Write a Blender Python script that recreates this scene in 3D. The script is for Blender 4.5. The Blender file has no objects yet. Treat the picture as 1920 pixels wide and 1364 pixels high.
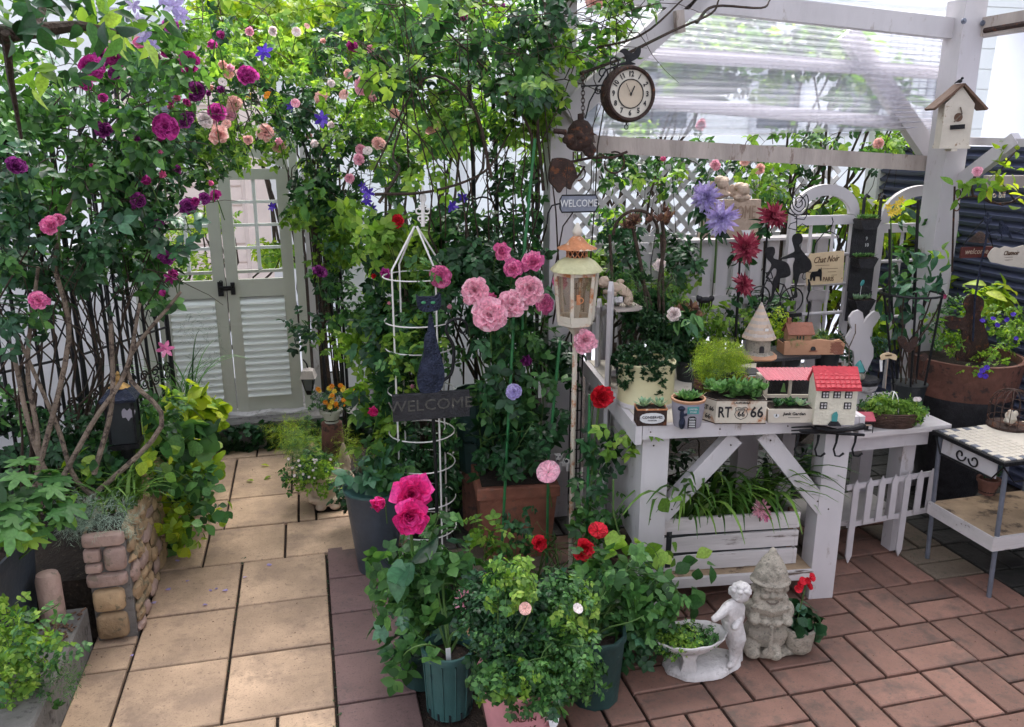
import bpy, math, random
import numpy as np
from mathutils import Vector, Matrix, noise
random.seed(7); RS = np.random.RandomState(5)
R = math.radians
S = bpy.context.scene
COL = S.collection
# ---------------------------------------------------------------- camera
H = 1.5; FP = 1540.0; CX = 960.0; CY = 682.0
PITCH = math.atan(422 / 1540.0); YAW = R(14.06)
cd = bpy.data.cameras.new('camera'); cam = bpy.data.objects.new('camera', cd); COL.objects.link(cam)
cam.location = (0, 0, H); cam.rotation_euler = (math.pi / 2 - PITCH, 0, -YAW)
cd.sensor_width = 36; cd.lens = 36 * FP / 1920; cd.clip_start = 0.05; cd.clip_end = 500
S.camera = cam
# ---------------------------------------------------------------- sky, sun, exposure
w = bpy.data.worlds.new('World'); S.world = w; w.use_nodes = True
nt = w.node_tree; nt.nodes.clear()
sky = nt.nodes.new('ShaderNodeTexSky'); sky.sky_type = 'NISHITA'; sky.sun_disc = False
SUN_EL, SUN_AZ = R(58), R(20)
sky.sun_elevation = SUN_EL; sky.sun_rotation = SUN_AZ; sky.dust_density = 3.5; sky.air_density = 1.2; sky.ozone_density = 1.0
hs = nt.nodes.new('ShaderNodeHueSaturation'); hs.inputs['Saturation'].default_value = 0.42
bg = nt.nodes.new('ShaderNodeBackground'); bg.inputs['Strength'].default_value = 0.15
wo = nt.nodes.new('ShaderNodeOutputWorld')
nt.links.new(sky.outputs[0], hs.inputs['Color']); nt.links.new(hs.outputs[0], bg.inputs[0]); nt.links.new(bg.outputs[0], wo.inputs[0])
sl = bpy.data.lights.new('sun', 'SUN'); sl.energy = 1.3; sl.angle = R(32); sl.color = (1, 0.97, 0.93)
so = bpy.data.objects.new('sun', sl); COL.objects.link(so)
sd = Vector((math.sin(SUN_AZ) * math.cos(SUN_EL), math.cos(SUN_AZ) * math.cos(SUN_EL), math.sin(SUN_EL)))
so.rotation_euler = sd.to_track_quat('Z', 'Y').to_euler(); so.location = (2, 3, 6)
vs = S.view_settings; vs.view_transform = 'Standard'; vs.look = 'None'; vs.gamma = 1; vs.use_curve_mapping = False
vs.exposure = 2.05
S.cycles.max_bounces = 7; S.cycles.transparent_max_bounces = 10; S.cycles.transmission_bounces = 4; S.cycles.diffuse_bounces = 3
# ---------------------------------------------------------------- picture <-> world measuring aids
_f = Vector((math.sin(YAW) * math.cos(PITCH), math.cos(YAW) * math.cos(PITCH), -math.sin(PITCH)))
_r = Vector((math.cos(YAW), -math.sin(YAW), 0)); _u = _r.cross(_f)
def ray(px, py): return _f * FP + _r * (px - CX) + _u * (CY - py)
def P(px, py, Y):
    d = ray(px, py); return Vector((0, 0, H)) + d * (Y / d.y)
def G(px, py, z=0.0):
    d = ray(px, py); return Vector((0, 0, H)) + d * ((z - H) / d.z)
def X(px, py, x):
    d = ray(px, py); return Vector((0, 0, H)) + d * (x / d.x)
def mpp(p): return (Vector(p) - Vector((0, 0, H))).dot(_f) / FP
# ---------------------------------------------------------------- materials
def link(t, a, b): t.links.new(a, b)
def M(name, c, rough=.6, var=.25, scale=8, bump=.15, metal=0, wear=None, wthr=.62, wscale=None, stretch=None, spec=.4, hue=0, isl=0, soft=.05, speck=None):
    m = bpy.data.materials.new(name); m.use_nodes = True; t = m.node_tree; n = t.nodes; b = n['Principled BSDF']
    b.inputs['Roughness'].default_value = rough; b.inputs['Metallic'].default_value = metal
    b.inputs['Specular IOR Level'].default_value = spec
    tc = n.new('ShaderNodeTexCoord'); mp = n.new('ShaderNodeMapping'); link(t, tc.outputs['Object'], mp.inputs[0])
    if stretch: mp.inputs['Scale'].default_value = stretch
    oi = n.new('ShaderNodeObjectInfo')
    ad = n.new('ShaderNodeVectorMath'); ad.operation = 'ADD'; link(t, mp.outputs[0], ad.inputs[0])
    sc = n.new('ShaderNodeVectorMath'); sc.operation = 'SCALE'; sc.inputs['Scale'].default_value = 0 if not isl else 37.0
    cb = n.new('ShaderNodeCombineXYZ'); link(t, oi.outputs['Random'], cb.inputs[0]); link(t, oi.outputs['Random'], cb.inputs[1])
    link(t, cb.outputs[0], sc.inputs[0]); link(t, sc.outputs[0], ad.inputs[1])
    nz = n.new('ShaderNodeTexNoise'); nz.inputs['Scale'].default_value = scale; nz.inputs['Detail'].default_value = 6; nz.inputs['Roughness'].default_value = .62
    link(t, ad.outputs[0], nz.inputs['Vector'])
    rp = n.new('ShaderNodeValToRGB'); link(t, nz.outputs['Fac'], rp.inputs[0])
    rp.color_ramp.elements[0].position = .3; rp.color_ramp.elements[1].position = .7
    lo = [x * (1 - var) for x in c]; hi = [min(1, x * (1 + var * .5)) for x in c]
    rp.color_ramp.elements[0].color = (*lo, 1); rp.color_ramp.elements[1].color = (*hi, 1)
    out = rp.outputs[0]
    if wear:
        n2 = n.new('ShaderNodeTexNoise'); n2.inputs['Scale'].default_value = wscale or scale * 2.2; n2.inputs['Detail'].default_value = 8; n2.inputs['Roughness'].default_value = .7
        link(t, ad.outputs[0], n2.inputs['Vector'])
        mr = n.new('ShaderNodeMapRange'); mr.inputs['From Min'].default_value = wthr; mr.inputs['From Max'].default_value = wthr + soft
        link(t, n2.outputs['Fac'], mr.inputs[0])
        mx = n.new('ShaderNodeMix'); mx.data_type = 'RGBA'; link(t, mr.outputs[0], mx.inputs[0]); link(t, out, mx.inputs[6]); mx.inputs[7].default_value = (*wear, 1)
        out = mx.outputs[2]
    if speck:   # fine grit and dirt grains
        for sc_k, th_k, am in ((95, .60, .75), (230, .56, .5), (26, .60, .45)):
            n4 = n.new('ShaderNodeTexNoise'); n4.inputs['Scale'].default_value = sc_k; n4.inputs['Detail'].default_value = 3; link(t, ad.outputs[0], n4.inputs['Vector'])
            m4 = n.new('ShaderNodeMapRange'); m4.inputs['From Min'].default_value = th_k; m4.inputs['From Max'].default_value = th_k + .09; m4.inputs['To Max'].default_value = am; link(t, n4.outputs['Fac'], m4.inputs[0])
            x4 = n.new('ShaderNodeMix'); x4.data_type = 'RGBA'; link(t, m4.outputs[0], x4.inputs[0]); link(t, out, x4.inputs[6]); x4.inputs[7].default_value = (*speck, 1); out = x4.outputs[2]
    if isl:
        h = n.new('ShaderNodeHueSaturation'); mr = n.new('ShaderNodeMapRange'); mr.inputs['To Min'].default_value = 1 - isl; mr.inputs['To Max'].default_value = 1 + isl
        link(t, oi.outputs['Random'], mr.inputs[0]); link(t, mr.outputs[0], h.inputs['Value']); link(t, out, h.inputs['Color']); out = h.outputs[0]
    link(t, out, b.inputs['Base Color'])
    if bump:
        bp = n.new('ShaderNodeBump'); bp.inputs['Strength'].default_value = bump; bp.inputs['Distance'].default_value = .01
        n3 = n.new('ShaderNodeTexNoise'); n3.inputs['Scale'].default_value = scale * 6; n3.inputs['Detail'].default_value = 4; link(t, ad.outputs[0], n3.inputs['Vector'])
        link(t, n3.outputs['Fac'], bp.inputs['Height']); link(t, bp.outputs[0], b.inputs['Normal'])
    return m
def leafmat(name, c, c2, trans=.35, rough=.5, dark=.5, sp=.3):
    """two-tone leaf colour, one tint per leaflet; light passes through"""
    m = bpy.data.materials.new(name); m.use_nodes = True; t = m.node_tree; n = t.nodes; b = n['Principled BSDF']
    g = n.new('ShaderNodeNewGeometry'); oi = n.new('ShaderNodeObjectInfo')
    a = n.new('ShaderNodeMath'); a.operation = 'ADD'; link(t, g.outputs['Random Per Island'], a.inputs[0]); link(t, oi.outputs['Random'], a.inputs[1])
    fr = n.new('ShaderNodeMath'); fr.operation = 'FRACT'; link(t, a.outputs[0], fr.inputs[0])
    rp = n.new('ShaderNodeValToRGB'); link(t, fr.outputs[0], rp.inputs[0]); e = rp.color_ramp.elements
    e[0].color = (*[x * dark for x in c], 1); e[1].color = (*c2, 1); e.new(.5).color = (*c, 1)
    tc = n.new('ShaderNodeTexCoord'); nz = n.new('ShaderNodeTexNoise'); nz.inputs['Scale'].default_value = 9; nz.inputs['Detail'].default_value = 5; link(t, tc.outputs['Object'], nz.inputs['Vector'])
    mr = n.new('ShaderNodeMapRange'); mr.inputs['From Min'].default_value = .3; mr.inputs['From Max'].default_value = .7; mr.inputs['To Min'].default_value = .7; mr.inputs['To Max'].default_value = 1.25; link(t, nz.outputs['Fac'], mr.inputs[0])
    h = n.new('ShaderNodeHueSaturation'); link(t, rp.outputs[0], h.inputs['Color']); link(t, mr.outputs[0], h.inputs['Value'])
    link(t, h.outputs[0], b.inputs['Base Color']); b.inputs['Roughness'].default_value = rough; b.inputs['Specular IOR Level'].default_value = sp
    tr = n.new('ShaderNodeBsdfTranslucent'); gm = n.new('ShaderNodeMix'); gm.data_type = 'RGBA'; gm.blend_type = 'MULTIPLY'; gm.inputs[0].default_value = 1
    link(t, h.outputs[0], gm.inputs[6]); gm.inputs[7].default_value = (1.55, 1.55, .75, 1) if c[1] > c[0] and c[1] > c[2] else (1.5, 1.3, 1.4, 1)
    link(t, gm.outputs[2], tr.inputs[0])
    mx = n.new('ShaderNodeMixShader'); mx.inputs[0].default_value = trans; link(t, b.outputs[0], mx.inputs[1]); link(t, tr.outputs[0], mx.inputs[2])
    link(t, mx.outputs[0], n['Material Output'].inputs[0])
    return m
WHITE = M('white_painted_wood', (.54, .51, .52), .55, .12, 5, .12, wear=(.27, .22, .18), wthr=.615, wscale=14, stretch=(1, 1, .4), soft=.1)
WHITEH = M('white_weathered_wood', (.58, .54, .53), .6, .2, 6, .25, wear=(.12, .09, .07), wthr=.585, wscale=11, stretch=(.25, 1, 2.2))
CREAMW = M('cream_wood', (.62, .56, .47), .6, .2, 6, .2, wear=(.3, .2, .12), wthr=.6, wscale=14)
GATE = M('sage_white_paint', (.47, .475, .40), .5, .1, 4, .08, wear=(.35, .33, .28), wthr=.7, wscale=20)
GATEW = M('pale_slat_paint', (.72, .74, .70), .5, .1, 5, .08, wear=(.2, .17, .15), wthr=.7, wscale=18, stretch=(.2, 1, 1))
IRON = M('black_iron', (.018, .018, .02), .5, .4, 20, .3, .5, isl=0)
RUST = M('rusty_iron', (.05, .028, .022), .75, .5, 25, .5, .2, wear=(.14, .05, .02), wthr=.56, wscale=40)
SLATE = M('dark_slate_metal', (.028, .028, .032), .5, .5, 30, .5, .2)
BLUEB = M('hammered_blue_black', (.03, .038, .07), .38, .5, 30, .9, .5)
GREENP = M('dark_green_plastic', (.016, .045, .042), .5, .35, 10, .15, wear=(.12, .16, .13), wthr=.62, wscale=22)
TEALP = M('teal_green_plastic', (.04, .105, .10), .45, .25, 9, .12, wear=(.02, .05, .05), wthr=.6, wscale=14)
BLACKP = M('black_plastic', (.018, .022, .025), .45, .4, 10, .12, wear=(.06, .06, .055), wthr=.63)
GREYP = M('grey_blue_plastic', (.05, .06, .075), .4, .3, 10, .15, wear=(.12, .12, .12), wthr=.65)
PINKP = M('pink_glazed', (.62, .28, .30), .45, .2, 9, .12, wear=(.4, .25, .2), wthr=.63)
TERRA = M('terracotta', (.25, .095, .06), .75, .4, 9, .35, wear=(.13, .08, .06), wthr=.55, soft=.15)
TERRAD = M('aged_terracotta', (.16, .07, .05), .8, .5, 8, .5, wear=(.05, .03, .025), wthr=.55)
TERRAL = M('light_terracotta', (.45, .24, .14), .75, .25, 9, .3, wear=(.5, .38, .28), wthr=.6)
SOIL = M('potting_soil', (.028, .018, .013), .95, .6, 30, 1.0, wear=(.12, .07, .045), wthr=.6, wscale=60)
GSOIL = M('garden_soil', (.03, .022, .016), .95, .6, 12, 1.0, wear=(.08, .06, .045), wthr=.6, wscale=50)
STONE = M('cast_stone', (.36, .32, .26), .8, .35, 12, .6, wear=(.15, .135, .105), wthr=.53, wscale=18, soft=.14, speck=(.12, .11, .09))
PLASTER = M('white_plaster', (.58, .55, .54), .7, .3, 14, .5, wear=(.22, .20, .18), wthr=.57, wscale=24, soft=.12)
BEIGE = M('beige_resin', (.50, .38, .29), .75, .25, 16, .4, wear=(.32, .22, .16), wthr=.6)
PINKSTONE = M('pink_grey_stone', (.36, .25, .21), .8, .35, 9, .5, wear=(.22, .17, .13), wthr=.57, isl=.12)
TANSTONE = M('tan_stone', (.38, .26, .15), .85, .4, 8, .6, wear=(.16, .13, .08), wthr=.55, isl=.15)
CONC = M('concrete', (.16, .15, .14), .9, .3, 9, .6, wear=(.07, .065, .06), wthr=.57)
GREYCLAY = M('grey_lilac_clay', (.30, .28, .32), .7, .2, 12, .3)
CREAMP = M('cream_enamel', (.58, .53, .32), .4, .15, 5, .05, wear=(.3, .22, .1), wthr=.68)
RED = M('red_glaze', (.50, .035, .05), .4, .25, 14, .2)
REDTIN = M('dusty_red_tin', (.42, .07, .10), .5, .25, 14, .15)
LAMPW = M('rusted_cream_enamel', (.62, .56, .46), .5, .2, 7, .3, wear=(.38, .13, .04), wthr=.50, wscale=14, soft=.1)
LAMPR = M('mossy_cream_enamel', (.55, .52, .30), .5, .35, 9, .4, wear=(.46, .17, .06), wthr=.60, wscale=12)
LAMPT = M('orange_rust', (.50, .20, .09), .7, .4, 18, .5, wear=(.62, .52, .40), wthr=.56)
GOLD = M('tarnished_brass', (.40, .24, .08), .45, .3, 14, .2, .5)
INK = M('black_ink', (.015, .015, .018), .6, .1, 10, 0)
INKB = M('brown_ink', (.09, .045, .02), .6, .1, 10, 0)
CHALK = M('pale_lettering', (.62, .62, .62), .6, .2, 30, 0)
TEALT = M('teal_enamel', (.06, .28, .27), .5, .3, 12, .1)
BARK = M('rose_bark', (.055, .035, .025), .85, .5, 16, .8, wear=(.02, .03, .012), wthr=.55)
BARKL = M('grey_bark', (.21, .16, .12), .85, .45, 18, .9, wear=(.07, .05, .04), wthr=.53)
STEM = M('green_stem', (.07, .14, .03), .6, .35, 14, .1)
STAKE = M('green_stake', (.03, .17, .055), .45, .2, 20, .2, wear=(.2, .3, .12), wthr=.68)
WIREW = M('white_wire', (.78, .75, .72), .4, .08, 10, .05, wear=(.4, .3, .2), wthr=.72)
BRWEAR = M('stained_shelf_wood', (.42, .30, .19), .75, .4, 8, .4, wear=(.10, .07, .05), wthr=.52, wscale=14, soft=.12)
WICK = M('dark_wicker', (.075, .04, .028), .7, .6, 22, .5)
WOODB = M('brown_wood', (.15, .085, .055), .75, .4, 9, .5, stretch=(1, 1, .3))
WOODL = M('lilac_grey_wood', (.44, .38, .34), .7, .3, 9, .4, wear=(.24, .18, .15), wthr=.6, stretch=(1, 1, .3))
GREYM = M('grey_steel', (.20, .22, .27), .45, .3, 14, .15, .5)
PAPER = M('aged_cream_tin', (.62, .48, .30), .6, .2, 9, .1, wear=(.34, .16, .07), wthr=.66)
WHITEP = M('white_label', (.75, .75, .76), .5, .05, 10, 0)
CLOCKF = M('ivory_dial', (.50, .42, .32), .6, .15, 9, .05)
CLOCKR = M('pale_dial_ring', (.60, .56, .48), .6, .15, 9, .05)
TILE = M('tan_slab', (.46, .32, .215), .8, .42, 3.2, .35, wear=(.25, .175, .125), wthr=.48, wscale=4.5, isl=.08, soft=.16, speck=(.20, .14, .10))
BRICK = M('rose_brown_paver', (.212, .112, .084), .75, .28, 6, .3, wear=(.11, .07, .056), wthr=.5, wscale=9, isl=.22, soft=.14, speck=(.10, .075, .06))
BRICKD = M('dark_paver', (.045, .042, .038), .6, .5, 9, .5, wear=(.02, .022, .018), wthr=.5, wscale=12, isl=.2, soft=.15)  # near-black pavers for the far right and the back rows
BRICKG = M('mossy_paver', (.15, .115, .085), .8, .28, 6, .3, wear=(.08, .08, .05), wthr=.55, wscale=9, isl=.2, soft=.15, speck=(.05, .05, .035))
SLAB = M('mauve_slab', (.175, .105, .098), .75, .25, 5, .25, wear=(.11, .075, .07), wthr=.52, wscale=8, isl=.12, soft=.15, speck=(.08, .06, .055))
SIDING = M('navy_siding', (.085, .095, .16), .4, .15, 5, .03, isl=.05)
HOUSEW = M('white_render', (.82, .82, .82), .8, .06, 3, .1)
HOUSEP = M('pink_cladding', (.70, .56, .50), .7, .12, 5, .05)
HOUSEG = M('pale_grey_cladding', (.60, .60, .64), .6, .06, 5, .05)
WALLL = M('lilac_white_wall', (.62, .60, .66), .8, .08, 3, .1)
GLASSD = M('dark_window', (.07, .09, .12), .12, .2, 3, 0, spec=.8)
def sheetmat(name, tint, al, rough, tl):
    m = bpy.data.materials.new(name); m.use_nodes = True; t = m.node_tree; n = t.nodes; b = n['Principled BSDF']
    b.inputs['Base Color'].default_value = (*tint, 1); b.inputs['Roughness'].default_value = rough
    tr = n.new('ShaderNodeBsdfTransparent'); tl_ = n.new('ShaderNodeBsdfTranslucent'); tl_.inputs[0].default_value = (*tint, 1)
    a = n.new('ShaderNodeMixShader'); a.inputs[0].default_value = tl; link(t, b.outputs[0], a.inputs[1]); link(t, tl_.outputs[0], a.inputs[2])
    c = n.new('ShaderNodeMixShader')
    nz = n.new('ShaderNodeTexNoise'); nz.inputs['Scale'].default_value = 3; nz.inputs['Detail'].default_value = 5
    tc = n.new('ShaderNodeTexCoord'); link(t, tc.outputs['Object'], nz.inputs['Vector'])
    mr = n.new('ShaderNodeMapRange'); mr.inputs['To Min'].default_value = al - .12; mr.inputs['To Max'].default_value = al + .12; link(t, nz.outputs['Fac'], mr.inputs[0]); link(t, mr.outputs[0], c.inputs[0])
    link(t, tr.outputs[0], c.inputs[1]); link(t, a.outputs[0], c.inputs[2]); link(t, c.outputs[0], n['Material Output'].inputs[0])
    return m
CORR = sheetmat('clear_corrugated_plastic', (.86, .86, .95), .38, .05, .45)
FROST = sheetmat('frosted_plastic', (.80, .82, .93), .93, .5, .7)
ROOFM = sheetmat('shade_roof_plastic', (.45, .46, .50), .62, .4, .6)  # for the added overhead sheet that dims the foreground
LGLASS = sheetmat('lantern_glass', (.32, .22, .13), .38, .1, .1)
# leaves
L_ROSE = leafmat('rose_leaf_mid', (.05, .15, .04), (.13, .28, .075), .32, .42, .4)
L_DARK = leafmat('rose_leaf_dark', (.02, .07, .026), (.045, .135, .05), .2, .38, .4)
L_LIGHT = leafmat('rose_leaf_light', (.16, .32, .045), (.34, .48, .09), .45)
L_YEL = leafmat('yellow_green_leaf', (.24, .38, .03), (.48, .55, .05), .42, dark=.6)
L_BLUEG = leafmat('blue_green_leaf', (.035, .115, .06), (.08, .2, .1), .2, .36, .4, .45)
L_SILV = leafmat('silver_leaf', (.23, .32, .26), (.38, .46, .38), .2, .7)
L_IVY = leafmat('ivy_leaf', (.018, .055, .022), (.05, .11, .04), .12, .4)
L_SUC = leafmat('succulent_leaf', (.10, .24, .07), (.2, .36, .13), .15, .45)
L_SUCP = leafmat('pale_succulent_leaf', (.24, .38, .24), (.36, .48, .3), .15, .5)
L_BRON = leafmat('bronze_leaf', (.16, .08, .06), (.3, .18, .1), .2)
L_GRASS = leafmat('strap_leaf', (.07, .17, .03), (.2, .33, .06), .3, .4)
def petal(name, c, c2, d=.55): return leafmat(name, c, c2, .3, .6, d, .2)
F_MAG = petal('magenta_petal', (.44, .03, .24), (.62, .10, .40), .45)
F_PUR = petal('purple_petal', (.24, .03, .20), (.42, .09, .34), .35)
F_PINK = petal('pink_petal', (.70, .16, .36), (.85, .34, .52), .7)
F_LPINK = petal('light_pink_petal', (.82, .42, .52), (.88, .62, .68), .8)
F_PEACH = petal('peach_petal', (.82, .50, .44), (.88, .68, .60), .78)
F_HOT = petal('hot_pink_petal', (.72, .035, .24), (.80, .08, .36), .75)
F_RED = petal('red_petal', (.55, .012, .025), (.72, .03, .06), .6)
F_LIL = petal('lilac_petal', (.40, .34, .62), (.60, .55, .78), .8)
F_DRED = petal('crimson_petal', (.30, .035, .07), (.48, .13, .17), .6)
F_BLU = petal('violet_petal', (.09, .04, .48), (.2, .12, .65), .6)
F_YEL = petal('yellow_petal', (.75, .55, .05), (.85, .7, .15), .8)
F_ORA = petal('orange_petal', (.75, .25, .02), (.85, .45, .04), .8)
F_WHT = petal('white_petal', (.80, .74, .70), (.85, .8, .78), .85)
# ---------------------------------------------------------------- objects
ORG = {}
def tag(o, label=None, cat=None, group=None, kind=None):
    if label: o['label'] = label
    if cat: o['category'] = cat
    if group: o['group'] = group
    if kind: o['kind'] = kind
    return o
def T(name, label, cat, loc=(0, 0, 0), rot=0, group=None, world=False):
    """thing root: an Empty at its base; world=True means its parts are given in world coordinates"""
    o = bpy.data.objects.new(name, None); COL.objects.link(o); o.location = loc; o.rotation_euler = (0, 0, rot); o.empty_display_size = .05
    tag(o, label, cat, group); ORG[o.name] = Vector(loc) if world else Vector((0, 0, 0)); return o
def org(par): return ORG.get(par.name, Vector((0, 0, 0))) if par else Vector((0, 0, 0))
def addobj(name, me, par=None):
    o = bpy.data.objects.new(name, me); COL.objects.link(o)
    if par: o.parent = par; ORG[o.name] = org(par)
    return o
def frame(d):
    d = Vector(d).normalized(); a = Vector((0, 0, 1)) if abs(d.z) < .95 else Vector((0, 1, 0))
    s = d.cross(a).normalized(); return d, s, s.cross(d).normalized()
class MB:
    def __init__(s): s.v = []; s.f = []
    def add(s, vs, fs):
        k = len(s.v); s.v += [tuple(x) for x in vs]; s.f += [tuple(i + k for i in f) for f in fs]; return s
    def hexa(s, c): return s.add(c, [(3, 2, 1, 0), (4, 5, 6, 7), (0, 1, 5, 4), (1, 2, 6, 5), (2, 3, 7, 6), (3, 0, 4, 7)])
    def box(s, x0, x1, y0, y1, z0, z1): return s.hexa([(x0, y0, z0), (x1, y0, z0), (x1, y1, z0), (x0, y1, z0), (x0, y0, z1), (x1, y0, z1), (x1, y1, z1), (x0, y1, z1)])
    def bbox(s, x0, x1, y0, y1, z0, z1, b=.003):
        """box with chamfered vertical and top edges"""
        def ring(i, z): return [(x0 + i, y0 + 2 * i if 0 else y0 + i, z), (x1 - i, y0 + i, z), (x1 - i, y1 - i, z), (x0 + i, y1 - i, z)]
        vs = ring(0, z0) + ring(0, z1 - b) + ring(b, z1)
        return s.add(vs, [(3, 2, 1, 0), (8, 9, 10, 11)] + [(a + i, a + (i + 1) % 4, a + 4 + (i + 1) % 4, a + 4 + i) for a in (0, 4) for i in range(4)])
    def beam(s, p, q, wd, ht, up=None):
        p, q = Vector(p), Vector(q); d, a, b = frame(q - p)
        if up: a = d.cross(Vector(up)).normalized(); b = a.cross(d)
        a = a * wd / 2; b = b * ht / 2
        return s.hexa([p - a - b, p + a - b, p + a + b, p - a + b, q - a - b, q + a - b, q + a + b, q - a + b])
    def tube(s, pts, r, n=6, cap=True):
        pts = [Vector(p) for p in pts]; k = len(s.v); m = len(pts); prev = None
        for i, p in enumerate(pts):
            d = pts[min(i + 1, m - 1)] - pts[max(i - 1, 0)]
            if d.length < 1e-9: d = Vector((0, 0, 1))
            if prev is None: _, a, b = frame(d)
            else:
                d = d.normalized(); a = (prev - d * prev.dot(d))
                a = a.normalized() if a.length > 1e-6 else frame(d)[1]; b = a.cross(d)
            prev = a; rr = r[i] if isinstance(r, (list, tuple)) else r
            for j in range(n):
                t = 2 * math.pi * j / n; s.v.append(tuple(p + a * (rr * math.cos(t)) + b * (rr * math.sin(t))))
        for i in range(m - 1):
            for j in range(n): s.f.append((k + i * n + j, k + i * n + (j + 1) % n, k + (i + 1) * n + (j + 1) % n, k + (i + 1) * n + j))
        if cap: s.f.append(tuple(k + j for j in range(n))[::-1]); s.f.append(tuple(k + (m - 1) * n + j for j in range(n)))
        return s
    def lathe(s, prof, c=(0, 0, 0), n=20, sx=1, sy=1, ph=0, ripple=None):
        k = len(s.v); c = Vector(c)
        for r, z in prof:
            for j in range(n):
                t = 2 * math.pi * j / n + ph; rr = r * (1 + (ripple(t, z) if ripple else 0)); s.v.append((c.x + rr * math.cos(t) * sx, c.y + rr * math.sin(t) * sy, c.z + z))
        for i in range(len(prof) - 1):
            for j in range(n): s.f.append((k + i * n + j, k + i * n + (j + 1) % n, k + (i + 1) * n + (j + 1) % n, k + (i + 1) * n + j))
        s.f.append(tuple(k + j for j in range(n))[::-1]); s.f.append(tuple(k + (len(prof) - 1) * n + j for j in range(n)))
        return s
    def prism(s, pts, o, ux, uy, th):
        """outline (u,v) pairs drawn from o along ux, uy and given real thickness th"""
        o, ux, uy = Vector(o), Vector(ux), Vector(uy); nn = ux.cross(uy).normalized() * th / 2; k = len(pts)
        a = [o + ux * u + uy * v for u, v in pts]
        return s.add([x + nn for x in a] + [x - nn for x in a], [tuple(range(k)), tuple(range(2 * k - 1, k - 1, -1))] + [(i, k + i, k + (i + 1) % k, (i + 1) % k) for i in range(k)])
    def ell(s, c, r, n=12, m=8, rot=None, rough=0):
        c = Vector(c); r = (r, r, r) if not hasattr(r, '__len__') else r; k = len(s.v)
        for i in range(m + 1):
            ph = math.pi * i / m
            for j in range(n):
                t = 2 * math.pi * j / n; d = Vector((math.sin(ph) * math.cos(t), math.sin(ph) * math.sin(t), math.cos(ph)))
                q = 1 + (rough * noise.noise(d * 2.3 + c * 9) if rough else 0)
                v = Vector((d.x * r[0], d.y * r[1], d.z * r[2])) * q
                if rot: v = rot @ v
                s.v.append(tuple(c + v))
        for i in range(m):
            for j in range(n): s.f.append((k + i * n + j, k + (i + 1) * n + j, k + (i + 1) * n + (j + 1) % n, k + i * n + (j + 1) % n))
        return s
    def mesh(s, name, mat, o=None, smooth=False):
        v = np.array(s.v, dtype=float).reshape(-1, 3)
        if o is not None: v = v - np.array(o)
        me = bpy.data.meshes.new(name); me.from_pydata(v.tolist(), [], s.f); me.materials.append(mat)
        if smooth:
            me.polygons.foreach_set('use_smooth', [True] * len(me.polygons))
            if smooth != 2: me.set_sharp_from_angle(angle=R(40))
        me.update(); return me
    def fin(s, name, mat, par=None, smooth=False):
        return addobj(name, s.mesh(name, mat, org(par), smooth), par)
    def remesh(s, name, mat, par, vox=.004, sm=2):
        me = s.mesh(name, mat, org(par)); o = addobj(name, me, None)
        a = o.modifiers.new('r', 'REMESH'); a.mode = 'VOXEL'; a.voxel_size = vox
        b = o.modifiers.new('s', 'SMOOTH'); b.iterations = sm; b.factor = .5
        dg = bpy.context.evaluated_depsgraph_get(); m2 = bpy.data.meshes.new_from_object(o.evaluated_get(dg))
        o.modifiers.clear(); o.data = m2; bpy.data.meshes.remove(me); m2.name = name; m2.materials.clear(); m2.materials.append(mat)
        m2.polygons.foreach_set('use_smooth', [True] * len(m2.polygons))
        if par: o.parent = par; ORG[o.name] = org(par)
        return o
def shade(o): return o
def place(me, name, par, loc, rot=(0, 0, 0), sc=1):
    o = addobj(name, me, par); o.location = Vector(loc) - org(par); o.rotation_euler = rot; o.scale = (sc, sc, sc) if not hasattr(sc, '__len__') else sc; return o
def text(s, par, loc, size, mat, ux=(1, 0, 0), uy=(0, 0, 1), ext=.0008, name='lettering', sx=1, bold=0, shear=0):
    cu = bpy.data.curves.new('lettering', 'FONT'); cu.body = s; cu.size = size; cu.extrude = ext; cu.align_x = 'CENTER'; cu.align_y = 'CENTER'; cu.offset = bold; cu.shear = shear; cu.resolution_u = 2
    o = bpy.data.objects.new('tmp', cu); COL.objects.link(o)
    dg = bpy.context.evaluated_depsgraph_get(); me = bpy.data.meshes.new_from_object(o.evaluated_get(dg)); COL.objects.unlink(o); bpy.data.objects.remove(o); me.name = 'lettering'
    me.materials.clear(); me.materials.append(mat)
    ux = Vector(ux).normalized(); uy = Vector(uy).normalized(); nz = ux.cross(uy)
    m = Matrix((ux * sx, uy, nz)).transposed().to_4x4(); m.translation = Vector(loc) - org(par); me.transform(m)
    return addobj(name, me, par)
def arc(c, r, a0, a1, n=14, ux=(1, 0, 0), uy=(0, 0, 1), k=1.0):
    """arc or spiral (radius scales to k*r at the end)"""
    c, ux, uy = Vector(c), Vector(ux), Vector(uy); o = []
    for i in range(n + 1):
        t = i / n; a = R(a0 + (a1 - a0) * t); rr = r * (1 + (k - 1) * t); o.append(c + ux * (rr * math.cos(a)) + uy * (rr * math.sin(a)))
    return o
def smooth_path(pts, rad=None, n=5):
    """open curve through the points; returns points (and matching radii)"""
    v = [Vector(p) for p in pts]; v = [v[0] * 2 - v[1]] + v + [v[-1] * 2 - v[-2]]; o = []; rr = []
    for i in range(1, len(v) - 2):
        p0, p1, p2, p3 = v[i - 1:i + 3]
        for j in range(n):
            t = j / n; o.append(.5 * ((2 * p1) + (p2 - p0) * t + (2 * p0 - 5 * p1 + 4 * p2 - p3) * t * t + (-p0 + 3 * p1 - 3 * p2 + p3) * t ** 3))
            if rad: rr.append(rad[i - 1] * (1 - t) + rad[i] * t)
    o.append(v[-2]); return (o, rr + [rad[-1]]) if rad else o
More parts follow.
